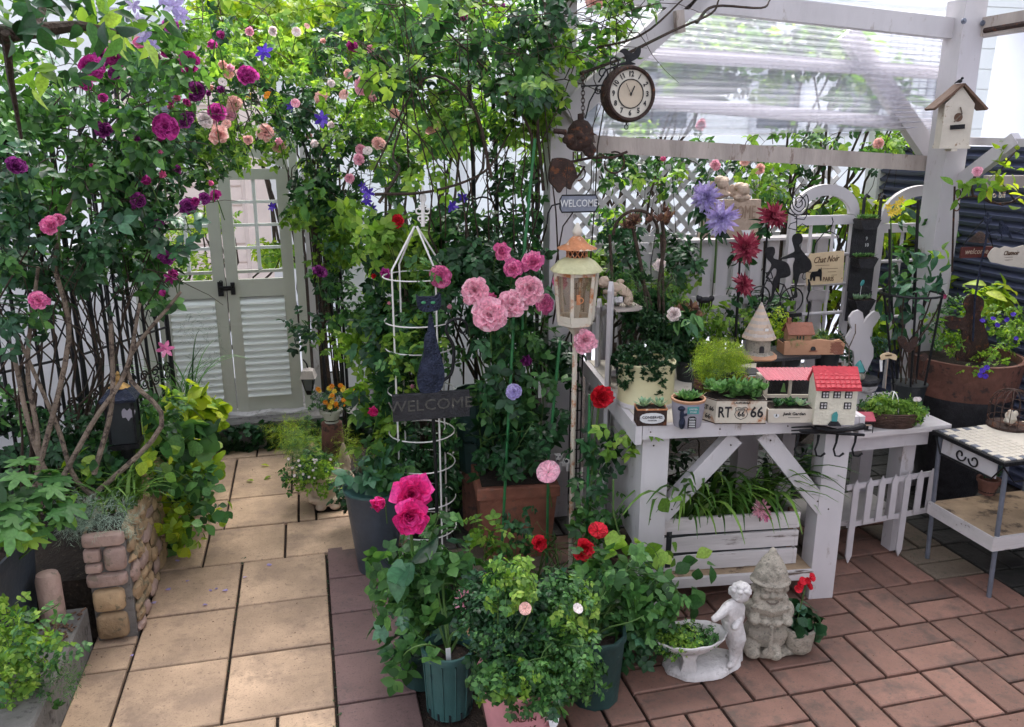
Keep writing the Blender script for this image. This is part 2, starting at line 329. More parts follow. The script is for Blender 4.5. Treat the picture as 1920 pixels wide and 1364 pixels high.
def bez(p, q, sag=(0, 0, 0), n=10, wob=0):
    p, q, s = Vector(p), Vector(q), Vector(sag); o = []
    for i in range(n + 1):
        t = i / n; x = p.lerp(q, t) + s * (4 * t * (1 - t))
        if wob: x += noise.noise_vector(x * 5 + p * 3) * wob * math.sin(math.pi * t) ** .5
        o.append(x)
    return o
# ---------------------------------------------------------------- leaves and flowers
def leaflet(l, w, at=(0, 0, 0), ang=0, fold=.25, curl=.15, n=3, tip=.55, droop=0):
    """pointed oval leaflet: two folded halves; returns verts, tris. Grows along +y, turned by ang about z"""
    vs = []; fs = []
    for i in range(n + 1):
        t = i / n; ww = w / 2 * math.sin(math.pi * min(1, (t * .93 + .05)) ** (.85 if tip < .6 else 1.2)); z = -curl * l * t * t - droop * t * l
        vs += [(0, l * t, z), (-ww, l * t * .97, z + fold * ww), (ww, l * t * .97, z + fold * ww)]
    for i in range(n):
        a = i * 3
        for s_ in ((0, 1), (2, 0)):
            p, q = a + s_[0], a + s_[1]; fs += [(p, p + 3, q + 3), (p, q + 3, q)]
    c, s = math.cos(ang), math.sin(ang)
    return [(x * c - y * s + at[0], x * s + y * c + at[1], z + at[2]) for x, y, z in vs], [f[::-1] for f in fs]
def join(parts):
    v = []; f = []
    for a, b in parts:
        k = len(v); v += a; f += [tuple(i + k for i in t) for t in b]
    return np.array(v, dtype=float), np.array(f, dtype=int)
def sprig(nl, rnd, l=.42, w=.27, n=3, fk=1):
    """compound rose leaf: pairs of leaflets on a drooping midrib, one unit long"""
    ps = [leaflet(l * rnd.uniform(.95, 1.1), w, (0, .58, -.05), rnd.uniform(-.2, .2), rnd.uniform(.1, .5) * fk, .2, n)]
    for i in range(nl // 2):
        y = .56 - .27 * i; sc = 1 - .12 * i
        for s in (-1, 1): ps.append(leaflet(l * sc * rnd.uniform(.85, 1.05), w * sc, (0, y, -.03), s * rnd.uniform(.95, 1.35), rnd.uniform(.1, .5) * fk, rnd.uniform(.05, .45), n))
    ps.append(([(-.008, 0, 0), (.008, 0, 0), (.008, .6, -.03), (-.008, .6, -.03)], [(0, 1, 2), (0, 2, 3)]))
    return join(ps)
def lobed(rnd, lobes=5, depth=.45, n=4, spread=130, cup=.12):
    """lobed leaf as a fan with toothed outline"""
    out = [(0, 0)]; k = lobes * n
    for i in range(k + 1):
        t = i / k; a = R(90 - spread + 2 * spread * t); ph = abs(((t * lobes) % 1) - .5) * 2
        r = .62 * (1 - depth * ph ** 1.3) * (1 - .25 * abs(2 * t - 1)) * rnd.uniform(.94, 1.06); out.append((r * math.cos(a), .3 + r * math.sin(a)))
    v = [(0, .3, .03)] + [(x, y, -cup * (x * x + (y - .3) ** 2) * 2 + rnd.uniform(-.015, .015)) for x, y in out]
    f = [(0, i, i + 1) for i in range(1, len(v) - 1)] + [(0, len(v) - 1, 1)]
    return np.array(v), np.array(f)
def blade(rnd, n=7, w=.035, bend=1.2):
    v = []; f = []; x = y = z = 0; a = R(rnd.uniform(60, 85))
    for i in range(n + 1):
        t = i / n; ww = w * (1 - t ** 2.2) + .002; v += [(-ww, y, z + .4 * ww), (0, y, z), (ww, y, z + .4 * ww)]
        y += math.cos(a) / n; z += math.sin(a) / n; a -= bend * rnd.uniform(.7, 1.3) / n * (1 + t)
    for i in range(n):
        k = i * 3
        for j in (0, 1): f += [(k + j, k + j + 1, k + j + 4), (k + j, k + j + 4, k + j + 3)]
    return np.array(v), np.array(f)
def needle(rnd, m=9):
    ps = []
    for i in range(m):
        y = i / m * .85; ps.append(leaflet(.28, .08, (0, y, 0), rnd.choice((-1, 1)) * rnd.uniform(.4, 1.0), .1, rnd.uniform(-.4, .3), 1))
    return join(ps)
def rosette(rnd, k=14, w=.26):
    ps = []
    for i in range(k):
        t = i / k; v, f = leaflet(.62 - .3 * t, w * (1 - .35 * t), (0, 0, 0), 0, .35, -.25, 3, .8)
        el = R(15 + 60 * t); a = i * 2.4
        vv = []
        for x, y, z in v:
            y2 = y * math.cos(el) - z * math.sin(el); z2 = y * math.sin(el) + z * math.cos(el)
            vv.append((x * math.cos(a) - y2 * math.sin(a), x * math.sin(a) + y2 * math.cos(a), z2))
        ps.append((vv, f))
    return join(ps)
_r0 = random.Random(3)
KIND = {
    'rose': [sprig(5, _r0) for _ in range(5)] + [sprig(3, _r0, .5, .33) for _ in range(2)],
    'big': [sprig(3, _r0, .52, .37, 5, .5) for _ in range(3)] + [sprig(5, _r0, .43, .30, 5, .5) for _ in range(3)],
    'mini': [sprig(5, _r0, .36, .26) for _ in range(3)] + [sprig(7, _r0, .30, .21) for _ in range(2)],
    'oval': [join([leaflet(1, .5, (0, 0, 0), 0, _r0.uniform(.1, .5), _r0.uniform(.1, .4), 4)]) for _ in range(4)],
    'round': [join([leaflet(.8, .72, (0, 0, 0), 0, .2, .2, 5, .8)]) for _ in range(3)],
    'ivy': [lobed(_r0, 5, .35, 4, 125) for _ in range(4)],
    'palm': [lobed(_r0, 5, .6, 8, 140) for _ in range(4)],
    'vine': [lobed(_r0, 3, .22, 6, 140, .2) for _ in range(4)],
    'blade': [blade(_r0, 8, _r0.uniform(.02, .032), _r0.uniform(.9, 1.8)) for _ in range(6)],
    'thin': [blade(_r0, 6, .008, _r0.uniform(.6, 2)) for _ in range(6)],
    'needle': [needle(_r0) for _ in range(5)],
    'fine': [join([leaflet(.3, .17, (_r0.uniform(-.2, .2), _r0.uniform(0, .9), _r0.uniform(-.2, .2)), _r0.uniform(-2, 2), .2, .1, 1) for _ in range(8)]) for _ in range(4)],
    'rosette': [rosette(_r0), rosette(_r0, 18, .2)],
    'fleshy': [rosette(_r0, 9, .34), rosette(_r0, 11, .3)],
}
KMESH = {}
def kmesh(kind, i, mat):
    key = (kind, i, mat.name)
    if key not in KMESH:
        v, f = KIND[kind][i]; me = bpy.data.meshes.new('leaf'); me.from_pydata(v.tolist(), [], f.tolist()); me.materials.append(mat)
        me.polygons.foreach_set('use_smooth', [True] * len(f)); KMESH[key] = me
    return KMESH[key]
def bigmesh(name, vs, fs, mat):
    v = np.concatenate(vs).astype(np.float32); n = np.cumsum([0] + [len(x) for x in vs[:-1]]); f = np.concatenate([a + b for a, b in zip(fs, n)]).astype(np.int32)
    me = bpy.data.meshes.new(name); me.vertices.add(len(v)); me.vertices.foreach_set('co', v.ravel()); me.loops.add(f.size); me.loops.foreach_set('vertex_index', f.ravel())
    me.polygons.add(len(f)); me.polygons.foreach_set('loop_start', np.arange(0, f.size, 3, dtype=np.int32)); me.polygons.foreach_set('use_smooth', np.ones(len(f), dtype=bool))
    me.materials.append(mat); me.update(calc_edges=True); return me
def scatter(par, pos, nor, dirs, sc, kind, mat, indiv=0, name='leaf'):
    """leaves at pos with surface normal nor, growing along dirs. The indiv nearest in view are parts of their own, the rest one joined part"""
    pos = np.array(pos); N = len(pos)
    if N == 0: return
    z = np.array(nor, dtype=float); z /= np.linalg.norm(z, axis=1)[:, None] + 1e-9
    y = np.array(dirs, dtype=float); y -= z * (y * z).sum(1)[:, None]; y /= np.linalg.norm(y, axis=1)[:, None] + 1e-9
    x = np.cross(y, z); Rm = np.stack([x, y, z], 2) * np.array(sc)[:, None, None]; var = RS.randint(0, len(KIND[kind]), N)
    f = np.array(_f); rel = pos - np.array([0, 0, H]); d = rel @ f; d = np.where(d < .1, .1, d)
    u = CX + FP * (rel @ np.array(_r)) / d; v_ = CY - FP * (rel @ np.array(_u)) / d
    vis = (u > 0) & (u < 1920) & (v_ > 0) & (v_ < 1364)
    cell = {}
    sco = np.where(vis, np.array(sc) / d, 0) * 1.0
    # nearest leaf per small patch of the view counts as visible
    order = np.argsort(d); pick = []
    for i in order:
        if not vis[i]: continue
        key = (int(u[i] // 22), int(v_[i] // 22))
        if cell.get(key, 0) < 1: cell[key] = 1; pick.append(i)
    pick = sorted(pick, key=lambda i: -sco[i])[:indiv]; ps = set(int(i) for i in pick); o_ = np.array(org(par))
    for i in pick:
        m = Matrix.Identity(4)
        for a in range(3):
            for b in range(3): m[a][b] = float(Rm[i][a][b])
            m[a][3] = float(pos[i][a] - o_[a])
        ob = bpy.data.objects.new(name, kmesh(kind, int(var[i]), mat)); COL.objects.link(ob); ob.parent = par; ob.matrix_local = m
    vs = []; fs = []; rest = np.array([i for i in range(N) if i not in ps], dtype=int)
    for k in range(len(KIND[kind])):
        idx = rest[var[rest] == k] if len(rest) else rest
        if len(idx) == 0: continue
        v, t = KIND[kind][k]; V = np.einsum('nij,kj->nki', Rm[idx], v) + (pos[idx] - o_)[:, None, :]
        F_ = t[None] + (np.arange(len(idx)) * len(v))[:, None, None]; vs.append(V.reshape(-1, 3)); fs.append(F_.reshape(-1, 3))
    if vs:
        o = bpy.data.objects.new(name if not len(pick) else 'leaf_mass', bigmesh('leaves', vs, fs, mat)); COL.objects.link(o); o.parent = par; o['kind'] = 'stuff'
BL = []
def foliage(par, blobs, n, size, kind, mats, indiv=0, up=.5, out=.6, rnd_=.5, droop=.35, shell=.5, gap=0.0, gs=7, jit=.3):
    """leaves through the volume of ellipsoid clumps: blobs = (centre, (rx, ry, rz)); noise leaves gaps between clumps"""
    wts = np.array([(b[1][0] * b[1][1] * b[1][2]) ** .62 for b in blobs]); wts /= wts.sum(); pos = []; nor = []; dr = []
    cnt = RS.multinomial(n, wts)
    for (c, r), k in zip(blobs, cnt):
        c = np.array(c); r = np.array(r); dd = RS.normal(size=(k, 3)); dd /= np.linalg.norm(dd, axis=1)[:, None]
        rr = RS.rand(k) ** (1 / 3 if shell <= 0 else 1 / (3 + 4 * shell)); p = c + dd * r * rr[:, None]
        if gap > 0:
            keep = np.array([noise.noise(Vector(q) * gs) > -.6 + gap + .0 for q in p]) if k else np.zeros(0, bool)
            p = p[keep]; dd = dd[keep]; k = len(p)
        nn = np.array([0, -.25, 1.0]) * up + dd * out + RS.normal(size=(k, 3)) * rnd_
        dv = dd * .6 + np.array([0, 0, -1]) * droop + RS.normal(size=(k, 3)) * .7
        pos.append(p); nor.append(nn); dr.append(dv)
    pos = np.concatenate(pos); nor = np.concatenate(nor); dr = np.concatenate(dr); sc = size * RS.uniform(1 - jit, 1 + jit, len(pos))
    mats = mats if isinstance(mats, (list, tuple)) else [mats]
    pick = RS.randint(0, len(mats), len(pos))
    # neighbouring leaves share a tone: light and dark clumps
    tone = np.array([noise.noise(Vector(q) * 4.0 + Vector((5, 2, 9))) for q in pos]); rank = (tone * 1.6 + .5 + RS.uniform(-.22, .22, len(pos))); pick = np.clip((rank * len(mats)).astype(int), 0, len(mats) - 1)
    for i, m in enumerate(mats):
        q = pick == i
        if q.any(): scatter(par, pos[q], nor[q], dr[q], sc[q], kind, m, int(indiv * q.mean() + .5))
def B(px, py, Y, rx, ry, rd, jx=0):
    c = P(px, py, Y); k = mpp(c); return (c, (rx * k, rd, ry * k))
def clumps(px0, py0, px1, py1, Y0, Y1, n, r, rd, seed=0, mask=None):
    """n small clumps spread through a slab of the place seen between these picture bounds"""
    q = random.Random(seed); o = []
    while len(o) < n:
        x, y = q.uniform(px0, px1), q.uniform(py0, py1)
        if mask and not mask(x, y): continue
        o.append(B(x, y, q.uniform(Y0, Y1), r * q.uniform(.6, 1.4), r * q.uniform(.5, 1.2), rd * q.uniform(.6, 1.3)))
    return o
def canes(par, blobs, base, n, r, mat, name='stem', sag=.08, seed=1, wob=.12, seg=7):
    """canes from the base points into the clumps"""
    q = random.Random(seed); m = MB()
    for i in range(n):
        c, rr = q.choice(blobs); b = Vector(q.choice(base)); e = Vector(c) + Vector((q.uniform(-1, 1) * rr[0], q.uniform(-1, 1) * rr[1], q.uniform(-1, 1) * rr[2]))
        pts = bez(b, e, (q.uniform(-sag, sag), q.uniform(-sag, sag), q.uniform(0, sag * 2)), 9, wob); m.tube(pts, [r * (1 - .75 * j / 9) * q.uniform(.8, 1.2) for j in range(10)], 5)
    return m.fin(name, mat, par, 1)
def twigs(par, blobs, n, l, r, mat, seed=2, name='twig'):
    q = random.Random(seed); m = MB()
    for i in range(n):
        c, rr = q.choice(blobs); s = Vector(c) + Vector([q.uniform(-.8, .8) * k for k in rr]); d = Vector((q.gauss(0, 1), q.gauss(0, .6), q.gauss(.2, .6))).normalized() * l * q.uniform(.5, 1.4)
        m.tube(bez(s, s + d, (0, 0, l * .12), 5, .04), [r * (1 - .12 * j) for j in range(6)], 4)
    o = m.fin(name, mat, par, 1); o['kind'] = 'stuff'; return o
def petalv(l, w, t0, t1, az, cup, ruf, r0, rnd, pt=0, nu=4, nv=4):
    vs = []; fs = []; r, z = r0, 0.0; ca, sa = math.cos(az), math.sin(az)
    for i in range(nu + 1):
        u = i / nu; t = t0 + (t1 - t0) * u
        if i: r += l / nu * math.sin(t); z += l / nu * math.cos(t)
        ww = w * (math.sin(math.pi * (u * .62 + .06)) if not pt else math.sin(math.pi * (u * .94 + .04)) ** .8 + .02)
        for j in range(nv + 1):
            v = j / nv * 2 - 1; k = cup * v * v * w; rf = ruf * l * math.sin(v * 5 + az * 7) * u * u
            rr = r - math.cos(t) * k - (0 if pt else .13 * l * u * v * v) * math.sin(t); zz = z + math.sin(t) * k + rf - (0 if pt else .13 * l * u * v * v) * math.cos(t); s = ww * v * .5
            vs.append((rr * ca - s * sa, rr * sa + s * ca, zz))
    for i in range(nu):
        for j in range(nv): a = i * (nv + 1) + j; fs += [(a, a + 1, a + nv + 2), (a, a + nv + 2, a + nv + 1)]
    return vs, fs
def bloomdata(kind, seed):
    q = random.Random(seed); ps = []
    if kind == 'double':      # full old-fashioned rose, packed ruffled petals
        for k, (n, l, w, t0, t1, r0) in enumerate([(8, .62, .5, 1.15, 1.75, .05), (9, .58, .46, .9, 1.5, .05), (10, .5, .4, .6, 1.25, .05), (9, .42, .32, .3, 1.0, .04), (8, .32, .26, .1, .7, .03), (5, .25, .2, -.1, .4, .01)]):
            for i in range(n): ps.append(petalv(l * q.uniform(.85, 1.1), w, t0 + q.uniform(-.12, .12), t1 + q.uniform(-.2, .2), (i + q.uniform(-.25, .25)) / n * 6.283 + k, .28, q.uniform(.02, .1), r0, q, 0, 4, 5))
    elif kind == 'cup':       # tea rose: wide outer petals round a spiral heart
        for k, (n, l, w, t0, t1, r0) in enumerate([(5, .62, .72, 1.0, 1.75, .06), (5, .58, .66, .6, 1.35, .06), (5, .5, .55, .3, .85, .05), (4, .44, .42, .1, .5, .04), (3, .40, .3, -.05, .2, .02)]):
            for i in range(n): ps.append(petalv(l * q.uniform(.88, 1.1), w * q.uniform(.9, 1.1), t0 + q.uniform(-.08, .08), t1 + q.uniform(-.25, .3), (i + q.uniform(-.2, .2)) / n * 6.283 + k * .7, .35, q.uniform(.02, .07), r0, q, 0, 7, 7))
    elif kind == 'bud':
        for k, (n, l, w, t0, t1, r0) in enumerate([(3, .7, .55, .55, -.1, .03), (3, .72, .45, .4, -.25, .02)]):
            for i in range(n): ps.append(petalv(l, w, t0, t1, i / n * 6.283 + k, .5, .0, r0, q))
    elif kind == 'single':
        for k in range(2):
            for i in range(5): ps.append(petalv(.52, .55, 1.0 - .2 * k, 1.7, (i + .5 * k) / 5 * 6.283, .12, .04, .05, q))
        for i in range(10): ps.append(petalv(.13, .05, .5, .9, i * .63, 0, 0, .02, q, 0, 1, 1))
    elif kind == 'spiky':
        for k, (n, l, t0, t1) in enumerate([(14, .62, 1.35, 1.7), (13, .6, 1.1, 1.5), (12, .52, .8, 1.2), (9, .42, .45, .9), (7, .3, .2, .6)]):
            for i in range(n): ps.append(petalv(l * q.uniform(.8, 1.1), .15, t0, t1 + q.uniform(-.1, .15), (i + q.uniform(-.3, .3)) / n * 6.283 + k, .3, 0, .02, q, 1, 3, 2))
    elif kind == 'star':
        for i in range(6): ps.append(petalv(.58, .26, 1.1, 1.8, i / 6 * 6.283, -.1, .05, .02, q, 1, 4, 2))
        for i in range(8): ps.append(petalv(.15, .05, .3, .7, i * .78, 0, 0, .01, q, 1, 1, 1))
    elif kind == 'daisy':
        for k in range(3):
            for i in range(10): ps.append(petalv(.5 - .13 * k, .2, 1.4 - .35 * k, 1.5 - .3 * k, (i + .5 * k) / 10 * 6.283, .1, .03, .02, q, 0, 2, 2))
    return join(ps)
BM = {}
def bloom(par, p, kind, mat, d=.08, face=None, name='rose_bloom', calyx=None, seed=None):
    """one flower of diameter d at p, facing the viewer's side and a little up"""
    s = random.randint(0, 4) if seed is None else seed; key = (kind, s, mat.name)
    if key not in BM:
        v, f = bloomdata(kind, s + 11); me = bpy.data.meshes.new('bloom'); me.from_pydata(v.tolist(), [], f.tolist()); me.materials.append(mat)
        me.polygons.foreach_set('use_smooth', [True] * len(f)); BM[key] = me
    p = Vector(p); dd = Vector(face) if face else ((Vector((0, 0, H)) - p).normalized() + Vector((random.uniform(-.6, .6), 0, random.uniform(-.05, .7))))
    o = addobj(name, BM[key], par); o.location = p - org(par); e = dd.to_track_quat('Z', 'Y') @ Matrix.Rotation(random.uniform(0, 6), 3, 'Z').to_quaternion(); o.rotation_mode = 'QUATERNION'; o.rotation_quaternion = e
    k = d / (1.15 if kind != 'bud' else .75); o.scale = (k * random.uniform(.88, 1.08), k * random.uniform(.88, 1.08), k * random.uniform(.8, 1.15)); return o
def blooms(par, lst, name='rose_bloom'):
    sm = MB()
    for t in lst: 
        px, py, Y, kind, mat, wpx = t[:6]; p = P(px, py, Y); d = wpx * mpp(p); o = bloom(par, p, kind, mat, d, t[6] if len(t) > 6 else None, name)
        z = o.rotation_quaternion @ Vector((0, 0, 1)); q = p - z * d * .12
        sm.tube([p, q, p - z * d * .55 + Vector((0, .01, -d * .25)), p - z * d * .9 + Vector((random.uniform(-.02, .02), .03, -d * 1.0 - .03))], [d * .03, d * .07, .0018, .0018], 5)
        for k in range(5):   # sepals
            a = k * 1.257; u = o.rotation_quaternion @ Vector((math.cos(a), math.sin(a), -.15)); w_ = o.rotation_quaternion @ Vector((-math.sin(a), math.cos(a), 0)); b = p - z * d * .05
            sm.add([b - w_ * d * .05, b + w_ * d * .05, b + u * d * .36], [(0, 1, 2)])
    o = sm.fin('flower_stem', STEM, par, 1); o['kind'] = 'stuff'
def pot(root, r, h, mat, taper=.75, rim=.012, rimh=.022, n=24, wall=.006, soil=True, name='pot', cz=0, ribs=0, slots=0, facet=None):
    n = facet or n; rb = r * taper; m = MB()
    rp = (lambda t, z: (.012 * (1 if math.cos(t * ribs) > .6 else 0) if z < h - rimh else 0)) if ribs else None
    prof = [(rb * .9, .004), (rb, 0), (rb, .006), (rb + (r - rb) * .5, h * .5), (r - .002, h - rimh), (r + rim * .6, h - rimh + .002), (r + rim, h - .004), (r + rim * .7, h), (r - wall, h - .001), (r - wall - .003, h - .035)]
    m.lathe(prof, (0, 0, cz), n if not ribs else 60, ripple=rp); o = m.fin(name, mat, root, 1)
    if soil:
        s = MB(); s.lathe([(r - wall - .002, h - .05), (r - wall - .002, h - .034), (r * .6, h - .028), (.002, h - .026)], (0, 0, cz), 20); s.fin('soil', SOIL, root)
    return o
# ================================================================ SETTING
def plainstruct(name, mb, mat): return tag(mb.fin(name, mat), kind='structure')
g = MB(); g.box(-60, 60, -4, 90, -.3, -.03); plainstruct('ground', g, GSOIL)
# paved path: slabs laid one by one
path = T('path', None, None, (0, 0, 0)); tag(path, kind='structure')
MB().box(-.725, .002, -.5, 3.2, -.029, -.014).fin('joint_bed', SOIL, path)
_tc = {}
def slab(par, x0, x1, y0, y1, mat, name, z=0, g_=.0045, tilt=.0016, keep=None, b=.003, t=.03, rot=0):
    key = (round(x1 - x0, 3), round(y1 - y0, 3), mat.name)
    if key not in _tc: _tc[key] = MB().bbox(-(x1 - x0) / 2 + g_, (x1 - x0) / 2 - g_, -(y1 - y0) / 2 + g_, (y1 - y0) / 2 - g_, -t, 0, b).mesh(name, mat)
    o = addobj(name, _tc[key], par); o.location = ((x0 + x1) / 2, (y0 + y1) / 2, z + random.uniform(-.0018, .0018)); o.rotation_euler = (random.uniform(-tilt, tilt) * 1.5, random.uniform(-tilt, tilt) * 1.5, random.uniform(-tilt, tilt)); return o
ys = [.785, 1.085, 1.385, 1.685, 1.985, 2.285, 2.568, 2.875]
for i, (a, b) in enumerate(zip(ys[:-1], ys[1:])):
    if b <= 2: xs = [-.72, -.45, -.155, 0] if i % 2 else [-.72, -.585, -.3, 0]
    else: xs = [-.585, -.3, 0]
    if i == 3: xs = [-.585, -.46, -.155, 0]
    for c, d in zip(xs[:-1], xs[1:]): slab(path, c, d, a, b, TILE, 'slab')
for a, b in ((1.985, 2.30), (2.30, 2.43), (2.43, 2.73), (2.73, 2.90)): slab(path, -.715, -.585, a, b, TILE, 'slab')
slab(path, -.715, -.585, 1.685, 1.985, TILE, 'slab')
for y0, y1, xs in ((2.875, 3.17, [-.72, -.44, -.15, .15, .32]), (3.17, 3.46, [-.66, -.39, -.10, -.03]), (3.46, 3.95, [-.60, -.39, -.13, .05]), (3.95, 4.06, [-.6, -.3, .0])):
    for c, d in zip(xs[:-1], xs[1:]): slab(path, c, d, y0, y1, TILE, 'slab')
slab(path, -.03, .15, 3.17, 3.235, TILE, 'slab'); slab(path, .15, .32, 3.17, 3.235, TILE, 'slab')
MB().box(-.72, .33, 3.2, 4.07, -.0285, -.0145).fin('joint_bed', SOIL, path)
# fallen petals
pt = MB()
for px, py in ((352, 1090), (395, 1108), (422, 1108), (405, 1105), (247, 1230), (315, 1106), (333, 1052), (460, 1083), (385, 1135), (288, 1131), (275, 1115), (505, 1060)):
    p = G(px, py, .003); a = random.uniform(0, 6); r_ = random.uniform(.006, .011)
    pt.add([p + Vector((r_ * math.cos(a + k), r_ * .7 * math.sin(a + k), .003 * (k % 2))) for k in (0, 1, 2.2, 3.4, 4.8)], [(0, 1, 2, 3, 4)])
tag(pt.fin('fallen_petal', F_LIL), 'scattered small lilac petals fallen on the tan path slabs', 'petals', kind='stuff')
lt_ = MB()
for k in range(420):
    x, y = (random.uniform(-.7, .25), random.uniform(1.3, 3.9)) if k % 3 == 0 else (random.uniform(.25, 2.3), random.uniform(1.2, 2.6)); c = Vector((x, y, .002)); a = random.uniform(0, 6); r_ = random.uniform(.0015, .005)
    lt_.beam(c, c + Vector((math.cos(a) * r_, math.sin(a) * r_, .001)), r_ * .6, .0012)
tag(lt_.fin('leaf_litter', WOODB), 'tiny brown leaf crumbs and soil scattered over the paving', 'litter', kind='stuff')
# mauve slab edging between path and pavers
pav = T('brick_pavement', None, None, (0, 0, 0)); tag(pav, kind='structure')
MB().box(.004, 3.2, .4, 5.0, -.0275, -.0125).fin('joint_bed', SOIL, pav)
yy = 1.06
for i in range(8): slab(pav, .0, .225, yy, yy + .2315, SLAB, 'slab', rot=0); yy += .2315
# basket-weave pavers
U = .2125; nb = 0
for i in range(-1, 13):
    for j in range(-5, 12):
        y0 = 1.725 + j * .2135 + .0
        x0 = 1.445 - 6 * U + i * U + .0
        if x0 < .20: continue
        if x0 + U > 3.0 or y0 > 3.4 or y0 + .2 < .95: continue
        # skip what lies wholly outside the view
        vx = (Vector((x0, y0, 0)) - Vector((0, 0, H))); dep = vx.dot(_f); u = CX + FP * vx.dot(_r) / dep; v = CY - FP * vx.dot(_u) / dep
        if u > 2060 or v > 1560: continue
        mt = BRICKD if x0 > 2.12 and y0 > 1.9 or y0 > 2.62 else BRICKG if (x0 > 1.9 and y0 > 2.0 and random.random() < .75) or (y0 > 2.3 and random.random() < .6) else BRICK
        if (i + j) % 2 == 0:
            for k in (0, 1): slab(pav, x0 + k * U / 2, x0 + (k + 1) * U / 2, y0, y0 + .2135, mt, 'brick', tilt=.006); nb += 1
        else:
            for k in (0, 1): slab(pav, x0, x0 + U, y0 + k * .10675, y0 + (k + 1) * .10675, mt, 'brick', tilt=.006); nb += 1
print('bricks', nb)
# gate step under ivy
st = MB().bbox(-.85, .35, 4.07, 4.9, -.02, .14, .01); plainstruct('step', st, CONC)
bg_ = MB(); bg_.box(-6, 6, 4.91, 9, -.025, -.018); plainstruct('back_yard_paving', bg_, HOUSEG)
# concrete kerb on the left
kb = MB().bbox(-.83, -.712, .9, 2.448, -.02, .135, .006); tag(kb.fin('concrete_kerb', CONC), 'long grey concrete kerb edging the tan path at bottom left', 'kerb')
# ---------------------------------------------------------------- background buildings
def wall_house(name, label, x0, x1, y0, y1, z1, mat, siding=None):
    t = T(name, label, 'house', ((x0 + x1) / 2, y0, 0), world=True); MB().box(x0, x1, y0, y1, -.02, z1).fin('wall', mat, t)
    if siding:
        me = MB().box(-(x1 - x0) / 2 - .004, (x1 - x0) / 2 + .004, -.012, 0, 0, siding * .9).mesh('clapboard', mat)
        for k in range(int(z1 / siding)): place(me, 'clapboard', t, ((x0 + x1) / 2, y0, k * siding))
    return t
h1 = wall_house('neighbour_house', 'white rendered house beyond the rose arch at upper left', -7.5, 1.6, 8.0, 12, 7.0, HOUSEW)
for x, z in ((-3.2, 2.3), (-2.1, 2.55), (-5, 2.4)):
    f = MB().box(x, x + .7, 7.94, 7.998, z, z + .9).fin('window', WHITEP, h1); MB().box(x + .06, x + .64, 7.93, 7.938, z + .06, z + .84).fin('pane', GLASSD, f)
h2 = wall_house('clapboard_house', 'pale pink clapboard house seen through the gate panes', -1.4, -.5, 7.4, 11, 2.3, HOUSEP, .16)
MB().box(-1.5, -.4, 7.3, 11.1, 2.3, 2.42).fin('roof', HOUSEG, h2)
MB().box(-.46, -.28, 7.36, 7.385, 0, 2.3).fin('pillar', HOUSEP, h2)
f = MB().box(-1.2, -.85, 7.33, 7.38, 1.25, 1.9).fin('window', WHITEP, h2); MB().box(-1.15, -.9, 7.322, 7.328, 1.3, 1.85).fin('pane', GLASSD, f)
h3 = wall_house('white_house', 'white house with square windows behind the lattice fence', 1.5, 9.5, 7.6, 12, 3.3, HOUSEW, .2)
for x in (2.2, 3.1, 4.3, 5.2, 6.3):
    f = MB().box(x, x + .55, 7.53, 7.58, 1.55, 2.15).fin('window', HOUSEG, h3); MB().box(x + .05, x + .5, 7.52, 7.528, 1.6, 2.1).fin('pane', GLASSD, f)
MB().prism([(-.15, 3.3), (8.2, 3.3), (4, 4.6)], (1.5, 9.8, 0), (1, 0, 0), (0, 0, 1), 4.6).fin('roof', SIDING, h3)
lw = MB().box(-1.95, -1.85, 1.6, 6, -.02, 1.75); tag(lw.fin('side_wall', WALLL), 'pale lilac wall behind the black iron trellis at left', 'wall')
rw = MB().box(.16, 1.5, 4.55, 4.62, -.02, .92); tag(rw.fin('garden_wall', WHITEP), 'low white garden wall right of the gate behind the rose bushes', 'wall')
lw2 = MB().box(-1.84, -.82, 4.4, 4.46, -.02, 1.0); tag(lw2.fin('garden_wall', WHITEP), 'low white garden wall left of the gate behind the trellis', 'wall')
# navy ribbed siding wall on the right
sw = T('siding_wall', 'dark navy wall of ribbed horizontal siding boards at right', 'wall', (3.03, 3, 0), world=True)
MB().box(3.03, 3.12, .6, 3.88, -.02, 1.5).fin('backing', SIDING, sw)
bm = MB(); bm.add([(3.028, .6, .002), (3.002, .6, .006), (2.996, .6, .020), (3.006, .6, .024), (3.028, .6, .038), (3.028, 3.88, .002), (3.002, 3.88, .006), (2.996, 3.88, .020), (3.006, 3.88, .024), (3.028, 3.88, .038)],
    [(i, i + 1, i + 6, i + 5) for i in range(4)] + [(0, 4, 3, 2, 1), (5, 6, 7, 8, 9), (0, 5, 9, 4)]); me = bm.mesh('siding_board', SIDING)
for k in range(35): o = place(me, 'siding_board', sw, (0, 0, 0)); o.location = -ORG[sw.name] + Vector((0, 0, k * .0425))
MB().box(2.985, 3.1, 3.883, 3.99, -.02, 1.55).fin('corner_post', HOUSEW, sw)
